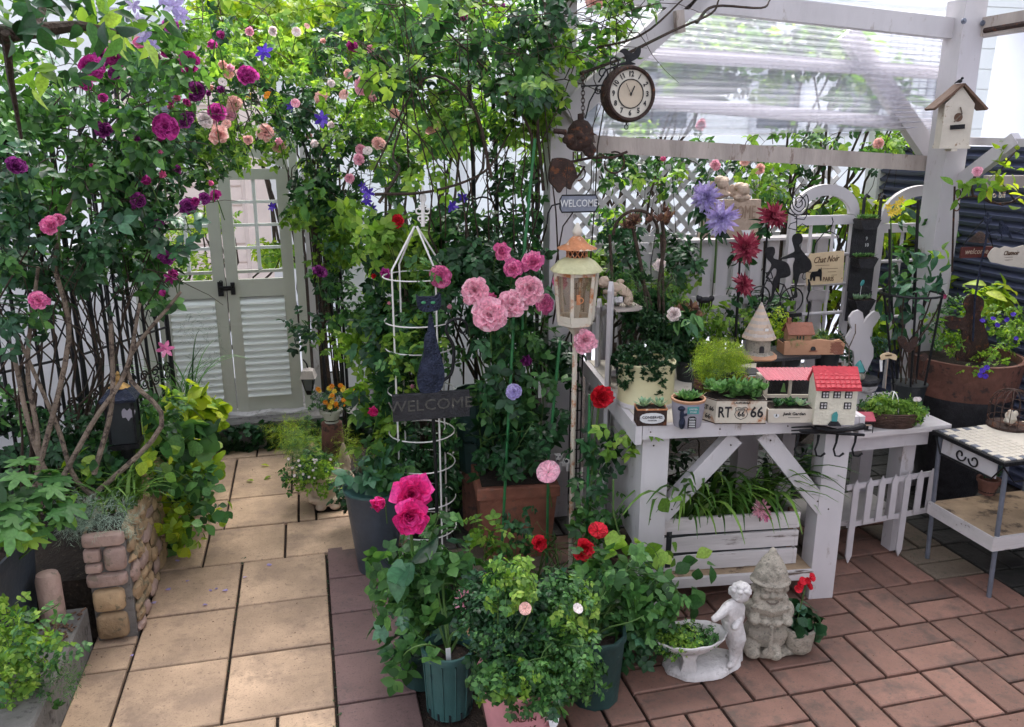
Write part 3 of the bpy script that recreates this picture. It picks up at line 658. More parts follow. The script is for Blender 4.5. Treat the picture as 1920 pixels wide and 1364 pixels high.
# white lattice fence
lf = T('lattice_fence', 'white diagonal lattice fence hung with roses behind the workbench', 'fence', (2.3, 4.2, 0), world=True)
x0, x1, z0, z1 = 1.35, 2.96, .99, 1.43
MB().box(x0, x1, 4.17, 4.21, z1, z1 + .035).fin('top_rail', WHITE, lf); MB().box(x0, x1, 4.17, 4.21, z0 - .04, z0).fin('bottom_rail', WHITE, lf)
MB().box(x0, x1, 4.185, 4.2, 0.4, z0 - .042).fin('panel', WHITE, lf)
for s in (1, -1):
    k = x0 - (z1 - z0)
    while k < x1 + (z1 - z0):
        a = [k, z0] if s > 0 else [k + (z1 - z0), z0]; b = [k + (z1 - z0), z1] if s > 0 else [k, z1]
        def clip(p, q):
            p = list(p); q = list(q)
            for u, v in ((p, q), (q, p)):
                for lim, sg in ((x0, 1), (x1, -1)):
                    if (u[0] - lim) * sg < 0 and (v[0] - lim) * sg > 0: t = (lim - u[0]) / (v[0] - u[0]); u[1] += t * (v[1] - u[1]); u[0] = lim
            return p, q
        if min(a[0], b[0]) < x1 - .02 and max(a[0], b[0]) > x0 + .02:
            p, q = clip(a, b); MB().beam((p[0], 4.186 + s * .005, p[1]), (q[0], 4.186 + s * .005, q[1]), .026, .008, (0, 1, 0)).fin('slat', WHITE, lf)
        k += .092
# ---------------------------------------------------------------- pergola of white posts and clear sheets
pg = T('pergola', 'white wooden pergola with bolted posts, braces and clear corrugated sheets', 'pergola', (2.55, 2.95, 0), world=True)
MB().bbox(2.50, 2.60, 2.86, 2.96, 0, 2.02, .004).fin('post', WHITE, pg)
for px, py in ((1806, 40), (1842, 44)):
    p = P(px, py, 2.855)
    b = MB(); b.tube([p, p + Vector((0, -.006, 0))], .011, 10); b.tube([p + Vector((0, -.006, 0)), p + Vector((0, -.012, 0))], .006, 6); b.fin('bolt', GREYM, pg)
pl = P(1050, 300, 2.98).x; MB().bbox(pl - .045, pl + .045, 2.95, 3.04, 0, 2.1, .004).fin('post', WHITE, pg)
Yb = 2.93
def bm2(p, q, Y, w_, h_, name='beam', mat=WHITE):
    a, b = P(*p, Y), P(*q, Y); return MB().beam(a, b, w_, h_, (0, 1, 0)).fin(name, mat, pg)
MB().beam(P(1010, -32, 2.93), P(1785, 55, 2.93), .075, .045, (0, 1, 0)).fin('beam', WHITE, pg)
MB().beam(P(1075, 268, 2.99), P(1768, 309, 2.99), .062, .04, (0, 1, 0)).fin('beam', WOODL, pg)
for a, b, yy_ in (((1080, 180), (1760, 238), 3.06), ((1080, 92), (1760, 137), 3.06)): MB().beam(P(*a, yy_), P(*b, yy_), .05, .03, (0, 1, 0)).fin('batten', WHITE, pg)
MB().beam(P(1588, 60, 3.10), P(1770, 330, 3.0), .075, .045, (0, 1, 0)).fin('brace', WHITE, pg)
MB().beam(P(1062, 215, 2.93), P(1330, -30, 2.93), .085, .045, (0, 1, 0)).fin('brace', WHITE, pg)
MB().beam(P(1275, 62, 2.88), P(1272, 20, 2.88), .03, .03).fin('hanger_block', WOODL, pg)
for k in range(5): a = P(1052 + k * 6, 205 - k * 26, 3.08 + k * .002); b = P(1120, 165 - k * 22, 3.08 + k * .002); MB().beam(a, b, .045, .012, (0, 1, 0)).fin('gable_board', CREAMW, pg)
# side beams running towards the viewer on the right
MB().beam(Vector((2.61, 2.9, 1.915)), Vector((2.61, 1.2, 1.915)), .05, .07).fin('beam', WOODL, pg)
MB().beam(Vector((2.64, 2.9, 1.49)), Vector((2.64, 1.2, 1.455)), .03, .03).fin('rail', WHITE, pg)
MB().beam((2.585, 2.9, 1.30), (2.64, 2.66, 1.50), .045, .05).fin('brace', WHITE, pg)
MB().beam(P(1848, 341, 2.9), P(1960, 341, 2.9), .05, .03, (0, 1, 0)).fin('beam', WOODL, pg)
MB().tube([Vector((2.585, 2.84, 1.90)), Vector((2.585, 1.2, 1.92))], .010, 8).fin('curtain_rail', RUST, pg)
fr = MB(); n = 30
for i in range(n + 1):
    t = i / n; y = 2.86 - 1.6 * t; x = 2.655 + .006 * math.sin(t * 20)
    fr.v += [(x, y, 1.50 - .02 * math.sin(t * 7)), (x + .01, y, 1.905)]
    if i: k = 2 * i; fr.f.append((k - 2, k, k + 1, k - 1))
fr.fin('frosted_curtain', FROST, pg, 2)
# unseen cloudy roof overhead and wall behind the viewer, added to shade the foreground
m = MB(); n = 60
for i in range(n + 1):
    y = -2.4 + 5.3 * i / n; m.v += [(-1.2, y, 2.22 + .012 * math.sin(i * 1.6)), (3.3, y, 2.22 + .012 * math.sin(i * 1.6))]
    if i: k = 2 * i; m.f.append((k - 2, k - 1, k + 1, k))
m.fin('shade_roof_sheet', ROOFM, pg, 2)
for y in (-1.2, .2, 1.6, 2.88): MB().box(-1.2, 3.3, y, y + .05, 2.11, 2.2).fin('shade_roof_rafter', WHITE, pg)
hb_ = MB().box(-3, 5, -2.7, -2.5, -.02, 3.2); tag(hb_.fin('shade_wall', WALLL), 'unseen pale wall added behind the viewer to shade the yard', 'wall')
# corrugated clear sheets, ribs running sideways
def corr(a0, a1, b0, b1, nrib, amp, name='corrugated_sheet'):
    m = MB(); n = nrib * 6; k = 14
    for i in range(n + 1):
        t = i / n; p = a0.lerp(b0, t); q = a1.lerp(b1, t)
        ph = 2 * math.pi * i / 6; off = amp * math.copysign(abs(math.cos(ph)) ** .6, math.cos(ph))
        for j in range(k + 1): v = p.lerp(q, j / k); m.v.append((v.x, v.y + off, v.z + .002 * math.sin(j * .9 + i * .2)))
    for i in range(n):
        for j in range(k): s = i * (k + 1) + j; m.f.append((s, s + 1, s + k + 2, s + k + 1))
    return m.fin(name, CORR, pg, 2)
corr(P(1070, 262, 3.02), P(1752, 243, 3.02), P(1070, -20, 3.02), P(1780, 66, 3.02), 19, .010)
corr(P(1330, -3, 2.99), P(1783, 34, 2.99), P(1330, -90, 2.99), P(1783, -70, 2.99), 5, .008)
gp = MB(); # wire grid behind the sheet
c0 = P(1672, 62, 3.13); c1 = P(1775, 228, 3.13)
for i in range(9): x = c0.x + (c1.x - c0.x) * i / 8; gp.tube([(x, 3.13, c1.z), (x, 3.13, c0.z)], .0022, 4)
for i in range(14): z = c1.z + (c0.z - c1.z) * i / 13; gp.tube([(c0.x, 3.13, z), (c1.x, 3.13, z)], .0022, 4)
gw = gp.fin('wire_grid', GREYM); tag(gw, 'square wire grid behind the clear sheet beside the right post', 'wire grid')
# ---------------------------------------------------------------- gate
gt = T('garden_gate', 'sage white double garden gate with panes above and louvres below', 'gate', (-.35, 4.2, .14), world=True)
Yg = 4.2; zb, zt = .145, 1.36; zm = .775
def gz(py): return P(430, py, Yg).z
def leaf_(xa, xb, hl):
    d = T('gate_leaf', None, None); d.parent = gt; ORG[d.name] = ORG[gt.name]; sw_ = .055
    o = MB(); o.bbox(xa, xa + sw_, Yg, Yg + .035, zb, zt, .003); o.bbox(xb - sw_, xb, Yg, Yg + .035, zb, zt, .003)
    for z, h_ in ((zb, .09), (.745, .085), (zt - .05, .05)): o.box(xa + sw_, xb - sw_, Yg + .002, Yg + .033, z, z + h_)
    o.box(xa + sw_, xb - sw_, Yg + .006, Yg + .028, .862, .876)
    f = o.fin('frame', GATE, d)
    mx_ = (xa + xb) / 2; MB().box(mx_ - .008, mx_ + .008, Yg + .008, Yg + .024, .878, zt - .05).fin('muntin', GATEW, d)
    for z in (.985, 1.095, 1.205): MB().box(xa + sw_, xb - sw_, Yg + .0095, Yg + .0225, z - .007, z + .007).fin('muntin', GATEW, d)
    lv = MB(); lv.hexa([(xa + sw_, Yg - .010, -.007), (xb - sw_, Yg - .010, -.007), (xb - sw_, Yg - .009, -.001), (xa + sw_, Yg - .009, -.001), (xa + sw_, Yg + .038, .026), (xb - sw_, Yg + .038, .026), (xb - sw_, Yg + .034, .032), (xa + sw_, Yg + .034, .032)])
    me = lv.mesh('louvre', GATEW, (0, 0, 0))
    for k in range(15):
        o = addobj('louvre', me, d); o.location = -ORG[gt.name] + Vector((0, random.uniform(-.001, .001), .237 + k * .0342)); o.rotation_euler = (0, random.uniform(-.002, .002), 0)
    return d
leaf_(-.715, -.395, 0); leaf_(-.388, -.065, 1)
# arched top rails
def archtop(x0, x1, z, h_, th, w_): 
    n = 16; out = [(x0 + (x1 - x0) * i / n, z + h_ * math.sin(math.pi * i / n)) for i in range(n + 1)]; inn = [(x, y - w_) for x, y in reversed(out)]
    return MB().prism(out + inn, (0, Yg + .018, 0), (1, 0, 0), (0, 0, 1), th)
archtop(-.72, -.06, 1.40, .09, .036, .045).fin('arched_top', GATE, gt)
l = MB(); l.box(-.425, -.355, Yg - .016, Yg - .001, .782, .792); l.box(-.43, -.405, Yg - .012, Yg - .001, .755, .825); l.box(-.37, -.35, Yg - .012, Yg - .001, .76, .82); l.tube([(-.42, Yg - .02, .80), (-.365, Yg - .02, .80)], .006, 8); l.tube(arc((-.412, Yg - .02, .825), .008, 0, 360, 10), .0025, 5); l.fin('latch', IRON, gt)
MB().bbox(-.055, -.015, 4.17, 4.23, .14, 1.5, .003).fin('gate_post', GATE, gt); MB().bbox(-.80, -.725, 4.17, 4.23, .14, 1.5, .003).fin('gate_post', GATE, gt)
MB().bbox(.0, .035, 4.24, 4.28, .14, 1.5, .003).fin('gate_post', WHITE, gt)
th = MB(); n = 20
for i in range(n):
    x = -.70 + .66 * i / n; th.hexa([(x, 4.15, .14), (x + .66 / n, 4.15, .14), (x + .66 / n, 4.25, .14), (x, 4.25, .14)] + [(x, 4.15, .152 + .008 * math.sin(i)), (x + .66 / n, 4.15, .152 + .008 * math.sin(i + 1)), (x + .66 / n, 4.25, .156), (x, 4.25, .156)])
th.fin('threshold', PLASTER, gt)
# ---------------------------------------------------------------- iron rose arch over the path
ar = T('rose_arch', 'black iron rose arch spanning the path in front of the gate', 'arch', (-.25, 3.7, 0), world=True)
for dx, dy in ((0, 0), (.07, -.28), (.0, -.28), (.07, 0)):
    MB().tube([(.06 + dx, 3.95 + dy, 0), (.05 + dx, 3.95 + dy, 1.35)] + [( -.38 + .43 * math.cos(R(a)) + dx * math.cos(R(a)), 3.95 + dy, 1.35 + (.35 + dx) * math.sin(R(a))) for a in range(10, 180, 15)] + [(-.81 - dx, 3.95 + dy, 1.35), (-.81 - dx, 3.95 + dy, .0)], .006, 6).fin('hoop', IRON, ar)
rg = MB()
for k in range(12):
    for x in (.06, .13): rg.tube([(x, 3.67, .1 + k * .11), (x, 3.95, .1 + k * .11)], .003, 5)
    rg.tube([(.06, 3.67, .15 + k * .11), (.13, 3.67, .15 + k * .11)], .003, 5)
rg.fin('rung', IRON, ar)
# left wrought iron trellis panels
def trellis(a, b, z0, z1, label, nbar=7, name='iron_trellis'):
    a, b = Vector(a), Vector(b); t = T(name, label, 'trellis', (a + b) / 2, world=True); d = (b - a); ux = d.normalized(); L = d.length; up = Vector((0, 0, 1))
    for i in range(nbar + 1): p = a + d * (i / nbar); MB().tube([p + up * z0, p + up * (z1 + (.12 * math.sin(math.pi * i / nbar)))], .010 if i in (0, nbar) else .0068, 6).fin('bar', IRON, t)
    for z in (z0 + .05, z0 + .28, z0 + .62, z1 - .25, z1 - .02): MB().tube([a + up * z, b + up * z], .005, 6).fin('rail', IRON, t)
    for i in range(nbar):
        p = a + d * ((i + .5) / nbar); r = L / nbar * .32
        s = MB()
        for zz in (z0 + .45, z0 + .17, z1 - .12):
            s.tube(arc(p + up * zz, r, 0, 500, 20, ux, up, .3), .004, 5); s.tube(arc(p + up * (zz - r * 1.6), r, 180, 680, 20, ux, up, .3), .0032, 5)
        s.fin('scroll', IRON, t)
    dm = MB()
    for i in range(nbar):
        for k in range(3):
            z = z0 + .66 + k * .12; p = a + d * (i / nbar); q = a + d * ((i + 1) / nbar); dm.tube([p + up * z, q + up * (z + .12)], .0036, 4); dm.tube([q + up * z, p + up * (z + .12)], .0028, 4)
    dm.fin('diamond_mesh', IRON, t); return t
trellis((-1.18, 2.95, 0), (-.86, 3.25, 0), .1, 1.55, 'black wrought iron trellis with scrolls, nearest the left edge')
trellis((-.84, 3.27, 0), (-.60, 3.7, 0), .1, 1.6, 'black wrought iron trellis with scrolls beside the pillar lamp')
# black poles of the middle trellis
mt = T('iron_trellis', 'tall black iron trellis poles with ring scrolls in the middle rose', 'trellis', P(950, 480, 3.2), world=True)
for px in (882, 925, 1000, 1018): MB().tube([P(px + 8, 470, 3.2) * 1, P(px + 6, 330, 3.2), P(px - 2, 150, 3.2)], .008, 6).fin('pole', IRON, mt)
for px in (882, 925, 1000): p = P(px + 8, 470, 3.2); MB().tube([(p.x, p.y, 0), p], .008, 6).fin('pole', IRON, mt)
for px, py in ((905, 430), (905, 395), (968, 420), (968, 380)): MB().tube(arc(P(px, py, 3.2), .052, 0, 360, 20), .004, 5).fin('ring', IRON, mt)
for px in (590, 612, 632): MB().tube([P(px - 5, 330, 3.66), P(px + 20, 740, 3.6)], .007, 6).fin('pole', IRON, ar)
# ================================================================ WORKBENCH AND WHAT STANDS ON IT
ZT = .657; YW = -YAW
def tin(root, w_, d, h, mat, matr=None, name='tin_body'):
    o = MB().bbox(-w_ / 2, w_ / 2, 0, d, 0, h, .002); q = o.fin(name, mat, root, 0)
    r = MB()
    for x0, x1, y0, y1 in ((-w_ / 2 - .001, w_ / 2 + .001, -.0015, .001), (-w_ / 2 - .001, w_ / 2 + .001, d - .001, d + .0015), (-w_ / 2 - .0015, -w_ / 2 + .001, .0012, d - .0012), (w_ / 2 - .001, w_ / 2 + .0015, .0012, d - .0012)): r.box(x0, x1, y0, y1, h - .0005, h + .004)
    r.fin('rim', matr or RUST, root); MB().box(-w_ / 2 + .003, w_ / 2 - .003, .003, d - .003, h + .0002, h + .0022).fin('soil', SOIL, root); return q
wb = T('workbench', 'white wooden workbench with angled braces carrying tins and a crate shelf', 'workbench', (1.3, 2.4, 0), world=True)
for i, (y0, y1) in enumerate(((2.13, 2.27), (2.274, 2.42), (2.424, 2.58), (2.584, 2.74), (2.744, 2.88))): MB().bbox(.955, 1.655, y0 - (.0 if i else .0), y1, ZT - .022, ZT, .002).fin('top_board', CREAMW, wb)
MB().box(.955, 1.655, 2.108, 2.128, ZT - .046, ZT - .001).fin('apron', WHITE, wb); MB().box(.933, .953, 2.108, 2.88, ZT - .062, ZT - .001).fin('apron', WHITE, wb)
MB().box(1.657, 1.675, 2.108, 2.88, ZT - .062, ZT - .001).fin('apron', WHITE, wb)
for x, y in ((.965, 2.135), (1.565, 2.135), (.965, 2.80), (1.565, 2.80)): MB().bbox(x, x + .085, y, y + .075, 0, ZT - .024, .003).fin('leg', WHITE, wb)
MB().beam((1.04, 2.16, .33), (1.27, 2.16, .59), .055, .035, (0, 1, 0)).fin('brace', WHITE, wb); MB().beam((1.585, 2.155, .33), (1.36, 2.155, .60), .055, .035, (0, 1, 0)).fin('brace', WHITE, wb)
MB().beam((1.04, 2.83, .33), (1.25, 2.83, .59), .05, .03, (0, 1, 0)).fin('brace', WHITE, wb); MB().beam((1.585, 2.83, .33), (1.36, 2.83, .59), .05, .03, (0, 1, 0)).fin('brace', WHITE, wb)
MB().box(.975, .995, 2.215, 2.80, .2, .58).fin('side_panel', WHITE, wb)
for i in range(4): MB().bbox(1.052, 1.563, 2.135 + i * .15, 2.281 + i * .15, .10, .118, .002).fin('shelf_board', BRWEAR, wb)
MB().box(1.052, 1.563, 2.118, 2.133, .085, .117).fin('shelf_rail', WHITEH, wb)
def turn(o, piv, a):
    p = Vector(piv); o.location = p + Matrix.Rotation(a, 3, 'Z') @ (o.location - p); o.rotation_euler.z += a
for x, z in [(1.0, .33), (1.0, .58), (1.6, .33), (1.6, .58), (1.07, .36), (1.25, .57), (1.38, .58), (1.56, .36)]: MB().tube([(x, 2.1345, z), (x, 2.1325, z)], .0028, 6).fin('nail', RUST, wb)
for x in (.98, 1.2, 1.42, 1.63): MB().tube([(x, 2.109, ZT - .022), (x, 2.107, ZT - .022)], .0026, 6).fin('nail', RUST, wb)
turn(wb, (1.66, 2.108, 0), R(-7))
# second lower bench
b2 = T('side_bench', 'lower white bench to the right carrying the wicker basket', 'bench', (1.95, 2.5, 0), world=True)
z2 = .51
for i, (y0, y1) in enumerate(((2.32, 2.45), (2.454, 2.58), (2.584, 2.72))): MB().bbox(1.70, 2.21 + .02 * i, y0, y1, z2 - .02, z2, .002).fin('top_board', WHITEH if i == 0 else WHITE, b2)
MB().box(1.72, 2.14, 2.345, 2.365, z2 - .078, z2 - .022).fin('apron', WHITE, b2)
for x, y in ((2.06, 2.37), (1.74, 2.37), (2.10, 2.64), (1.74, 2.64)): MB().bbox(x, x + .055, y, y + .05, 0, z2 - .022, .003).fin('leg', WHITE, b2)
MB().box(1.74, 2.15, 2.42, 2.64, .10, .12).fin('shelf', WHITEH, b2)
# miniature picket fence
mf = T('miniature_fence', 'small white picket fence with two long stakes in front of the lower bench', 'fence', P(1650, 1020, 2.33), world=True)
Yf = 2.33
for z0_ in ((905, 878), (975, 945)):
    a = P(1590, z0_[0] + 12, Yf); b = P(1758, z0_[1] + 10, Yf); MB().beam(a + Vector((0, .008, 0)), b + Vector((0, .008, 0)), .02, .006, (0, 1, 0)).fin('rail', WHITE, mf)
for i, px in enumerate((1606, 1632, 1655, 1679, 1703, 1727, 1749)):
    tz = P(px, 905 - i * 3.5, Yf); bz = P(px, (1038 - i * 3) if i in (0, 4) else (985 - i * 5), Yf); x = tz.x; w_ = .0125; zt_ = tz.z; zb_ = bz.z if i not in (0, 4) else .0
    pts = [(-w_, zt_ - .015), (0, zt_ + .012), (w_, zt_ - .015), (w_, zb_ + .03 if i in (0, 4) else zb_)] + ([(0, zb_)] if i in (0, 4) else []) + [(-w_, zb_ + .03 if i in (0, 4) else zb_)]
    MB().prism(pts, (x, Yf - .002, 0), (1, 0, 0), (0, 0, 1), .006).fin('picket', WHITE, mf)
# items standing on the bench
def onT(px, py, z=ZT): return G(px, py, z)
def wid(px, p): return px * mpp(p)
# rusty conserves tin
p = onT(1222, 799); q = T('tin_planter', 'small rusty black tin lettered CONSERVES with two pale succulents', 'planter', p, R(-12)); w_ = wid(56, p); tin(q, w_, .055, .05, RUST, LAMPT)
MB().prism([(w_ * .42 * math.cos(R(a)), .017 * math.copysign(abs(math.sin(R(a))) ** .7, math.sin(R(a)))) for a in range(0, 360, 24)], (0, -.002, .025), (1, 0, 0), (0, 0, 1), .0015).fin('label', CHALK, q)
text('CONSERVES', q, (0, -.0035, .028), .0115, INK); text('CONFITURE', q, (0, -.0035, .018), .005, INK)
for dx in (-.02, .025): place(kmesh('rosette', 0, L_SUCP), 'rosette', q, (dx, .028, .052), (.1, 0, dx * 40), .068)
# pot with seaside scene and menu board
p = onT(1288, 797); q = T('clay_pot', 'grey lilac clay pot with terracotta rim and a raised menu board', 'pot', p, R(-14)); r_ = wid(32, p); hh = .088
m = MB(); m.lathe([(r_ * .78, 0), (r_ * .8, .003), (r_ * .93, hh * .6), (r_ * .95, hh - .008)], n=28); m.fin('pot_body', GREYCLAY, q, 1)
MB().lathe([(r_ * .97, hh - .008), (r_ * 1.0, hh - .006), (r_, hh), (r_ * .9, hh + .001), (r_ * .86, hh - .01)], n=28).fin('rim', TERRAL, q, 1); MB().lathe([(r_ * .86, hh - .012), (.002, hh - .008)], n=16).fin('soil', SOIL, q)
MB().box(-.012, .022, -r_ * .93 - .002, -r_ * .8, .052, .073).fin('sign_board', TEALT, q); text('LIMITED', q, (.005, -r_ * .93 - .004, .067), .0068, CHALK); text('STORE', q, (.005, -r_ * .93 - .004, .058), .0065, CHALK)
MB().prism([(-.012, .0), (-.010, .004), (.010, .004), (.012, 0), (.012, .034), (.006, .039), (-.006, .039), (-.012, .034)], (.004, -r_ * .88, .004), (1, 0, 0), (0, 0, 1), .004).fin('menu_board', IRON, q); text('OPEN', q, (.004, -r_ * .88 - .004, .036), .007, CHALK); 
for k in range(4): MB().box(-.005, .013, -r_ * .88 - .0035, -r_ * .88 - .0022, .011 + k * .0055, .0132 + k * .0055).fin('menu_line', CHALK, q)
a = MB(); a.ell((-.028, -r_ * .8, .066), (.012, .008, .008)); a.ell((-.026, -r_ * .78, .045), (.007, .008, .018)); a.ell((-.024, -r_ * .76, .02), (.010, .008, .02)); a.tube([(-.028, -r_ * .84, .045), (-.012, -r_ * .9, .05)], .004); a.fin('raised_figure', BLUEB, q, 1)
for k in range(5):
    aa = k * 1.26; place(kmesh('rosette', k % 2, L_SUC), 'rosette', q, (.018 * math.cos(aa), .018 * math.sin(aa), hh - .004), (.3 * math.cos(aa), .3 * math.sin(aa), aa), .055)
# route tin
p = onT(1388, 795); q = T('tin_planter', 'cream licence-plate tin lettered RT 66 packed with green succulents', 'planter', p, R(-14)); w_ = wid(94, p); hh = .076
m = MB(); m.prism([(-w_ / 2, 0), (w_ / 2, 0), (w_ / 2 + .004, .05), (w_ / 2 - .01, .085), (-w_ / 2 - .012, .085), (-w_ / 2 - .035, .045)], (0, 0, hh / 2), (1, 0, 0), (0, 1, 0), hh); m.fin('tin_body', LAMPW, q)
MB().prism([(-w_ / 2 + .003, .003), (w_ / 2 - .003, .003), (w_ / 2, .05), (w_ / 2 - .012, .082), (-w_ / 2 - .009, .082), (-w_ / 2 - .031, .045)], (0, 0, hh + .001), (1, 0, 0), (0, 1, 0), .003).fin('soil', SOIL, q)
for z in (.0015, hh - .001): MB().tube([(-w_ / 2 - .035, .045, z), (-w_ / 2, -.001, z), (w_ / 2, -.001, z), (w_ / 2 + .005, .05, z)], .0016, 5).fin('rim', RUST, q)
yf = -.0012
text('RT', q, (-w_ * .33, yf, .036), .048, INK, sx=.72, bold=.0008); text('66', q, (w_ * .31, yf, .036), .048, INK, sx=.85, bold=.0008); text('CALIFORNIA', q, (0, yf, .067), .010, INK, sx=.9)
sh = [(-.018, .014), (-.012, .018), (0, .015), (.012, .018), (.018, .014), (.016, .006), (.020, -.006), (.014, -.016), (0, -.022), (-.014, -.016), (-.020, -.006), (-.016, .006)]
MB().tube([(x, -.0012, .036 + z) for x, z in sh + sh[:1]], .0009, 4).fin('shield_outline', INK, q); text('ROUTE', q, (0, yf, .0465), .007, INK); text('66', q, (0, yf, .031), .023, INK, bold=.0004); MB().box(-.017, .017, -.0013, -.0003, .0415, .0425).fin('shield_line', INK, q)
sd_ = Vector((-.035, .045, 0)).normalized(); text('RT 66', q, Vector((-w_ / 2 - .018, .0225, .045)) + Vector((-.0012, -.0009, 0)), .021, INK, ux=-sd_, sx=.8); text('66', q, Vector((-w_ / 2 - .018, .0225, .018)) + Vector((-.0012, -.0009, 0)), .022, INK, ux=-sd_)
for k in range(34):
    a = random.uniform(-w_ / 2 - .01, w_ / 2 - .005); b = random.uniform(.008, .075); o = place(kmesh('fleshy', k % 2, L_SUC), 'rosette', q, (a, b, hh + .004 + random.uniform(0, .026)), (random.uniform(-.5, .5), random.uniform(-.4, .4), random.uniform(0, 6)), random.uniform(.055, .08))
# cream tin with small succulents
p = onT(1480, 793); q = T('tin_planter', 'low cream tin lettered Junk Garden with small dark succulents', 'planter', p, R(-14)); w_ = wid(80, p)
m = MB(); m.hexa([(-w_ / 2, 0, 0), (w_ / 2, 0, 0), (w_ / 2 - .003, .06, 0), (-w_ / 2 + .003, .06, 0), (-w_ / 2 - .005, -.006, .045), (w_ / 2 + .005, -.006, .045), (w_ / 2 + .002, .066, .045), (-w_ / 2 - .002, .066, .045)]); m.fin('tin_body', CREAMW, q)
MB().box(-w_ / 2, w_ / 2, 0, .06, .0452, .047).fin('soil', SOIL, q); text('Junk Garden', q, (.012, -.0046, .030), .0135, INK, uy=(0, -.13, 1), bold=.0003); bd_ = MB().lathe([(.0085, 0), (.0085, .0008)], (0, 0, 0), 16).fin('badge', CHALK, q)
bd_.matrix_local = Matrix.Translation((-w_ * .33, -.0035, .026)) @ Matrix.Rotation(R(82), 4, 'X')
MB().prism([(-.003, -.004), (.003, -.004), (0, .005)], (-w_ * .33, -.0052, .026), (1, 0, 0), (0, 0, 1), .0006).fin('badge_mark', INK, q); MB().box(-.006, .03, -.0036, -.0029, .017, .018).fin('badge_line', INK, q)
for k, (dx, s_, mt_) in enumerate(((-.035, .05, L_DARK), (-.018, .042, L_SUC), (.0, .055, L_DARK), (.02, .04, L_SUC), (.036, .058, L_SUCP), (.01, .05, L_SUC), (-.03, .04, L_SUCP))): place(kmesh('fleshy' if k % 3 else 'rosette', k % 2, mt_), 'rosette', q, (dx, .02 + .02 * (k % 2), .047), (.3 * random.uniform(-1, 1), .3 * random.uniform(-1, 1), k), s_)
# miniature cottage, red roof
p = onT(1563, 797); q = T('miniature_cottage', 'cream miniature cottage with scalloped red tile roof and teal door', 'ornament', p, R(-16)); w_ = wid(76, p); D = .07; hh = wid(76, p)
m = MB(); m.prism([(0, 0), (D, 0), (D, hh), (D * .55, hh + .045), (0, hh)], (0, 0, 0), (0, 1, 0), (0, 0, 1), w_); m.fin('wall', PLASTER, q); q.children[-1].data.materials[0] = M('ivory_glaze', (.62, .58, .47), .6, .12, 20, .4)
for row in range(5):
    t0 = row / 5; 
    for c in range(9):
        x = -w_ / 2 - .006 + (w_ + .012) * (c + .5) / 9; y = -.014 + (D * .6 + .012) * t0; z = hh - .006 + .05 * t0
        m = MB(); rr = (w_ + .012) / 18 * 1.04
        m.v = [(math.cos(R(a)) * rr, j * .016, j * .014 + .35 * rr * math.sin(R(a)) + (.0035 if not j else 0)) for j in (0, 1) for a in range(180, -1, -36)]; m.f = [(i, i + 1, i + 7, i + 6) for i in range(5)] + [(0, 5, 4, 3, 2, 1)]
        if (row, c) == (0, 0): tm = m.mesh('roof_tile', RED)
        place(tm, 'roof_tile', q, (x + random.uniform(-.0005, .0005), y, z + random.uniform(-.0006, .0006)), (0, random.uniform(-.06, .06), random.uniform(-.04, .04)))
MB().hexa([(-w_ / 2 - .006, -.014, hh - .012), (w_ / 2 + .006, -.014, hh - .012), (w_ / 2 + .006, D * .55, hh + .045), (-w_ / 2 - .006, D * .55, hh + .045), (-w_ / 2 - .006, -.014, hh - .006), (w_ / 2 + .006, -.014, hh - .006), (w_ / 2 + .006, D * .55, hh + .05), (-w_ / 2 - .006, D * .55, hh + .05)]).fin('roof_deck', RED, q)
MB().hexa([(-w_ / 2 - .004, D * .55, hh + .045), (w_ / 2 + .004, D * .55, hh + .045), (w_ / 2 + .004, D + .01, hh - .008), (-w_ / 2 - .004, D + .01, hh - .008), (-w_ / 2 - .004, D * .55, hh + .051), (w_ / 2 + .004, D * .55, hh + .051), (w_ / 2 + .004, D + .012, hh), (-w_ / 2 - .004, D + .012, hh)]).fin('roof_back', RED, q)
for x, z in ((-.28, .78), (.0, .78), (.28, .78), (-.30, .5), (.28, .5)):
    a = w_ * .085; f = MB().box(w_ * x - a, w_ * x + a, -.003, .001, hh * z - a, hh * z + a).fin('window', IRON, q)
    for i in (-1, 1):
        for j in (-1, 1): MB().box(w_ * x + i * a * .45 - a * .28, w_ * x + i * a * .45 + a * .28, -.0042, -.0032, hh * z + j * a * .45 - a * .28, hh * z + j * a * .45 + a * .28).fin('pane', PLASTER, f)
MB().prism([(-.008, 0), (.008, 0), (.009, .022), (.004, .031), (-.003, .028), (-.009, .018)], (.0, -.002, .012), (1, 0, 0), (0, 0, 1), .003).fin('door', TEALT, q)
for i in range(3): MB().box(-.018 + i * .003, .018 - i * .003, -.014 + i * .004, 0, i * .004, i * .004 + .0038).fin('doorstep', SLATE, q)
# window frame with red awning
p = onT(1478, 772); q = T('miniature_window', 'cream miniature window frame under a ribbed dusty red awning', 'ornament', p, R(-14)); w_ = wid(98, p); hh = .115
m = MB()
for x in (-w_ / 2, -.004, w_ / 2 - .012): m.box(x, x + (.008 if x == -.004 else .012), 0, .012, .0, hh)
f = m.fin('frame', CREAMW, q); MB().box(-w_ / 2 + .012, w_ / 2 - .012, .001, .011, .045, .055).fin('muntin', CREAMW, q); MB().box(-w_ / 2, w_ / 2, .012, .05, 0, .02).fin('base', CREAMW, q); MB().box(-w_ / 2 - .001, w_ / 2 + .001, -.001, .013, hh, hh + .008).fin('lintel', CREAMW, q)
MB().hexa([(-w_ / 2 - .012, .045, 0), (-w_ / 2, .045, 0), (-w_ / 2, .055, 0), (-w_ / 2 - .012, .055, 0), (-w_ / 2 - .012, .0, hh), (-w_ / 2, .0, hh), (-w_ / 2, .055, hh), (-w_ / 2 - .012, .055, hh)]).fin('side', CREAMW, q)
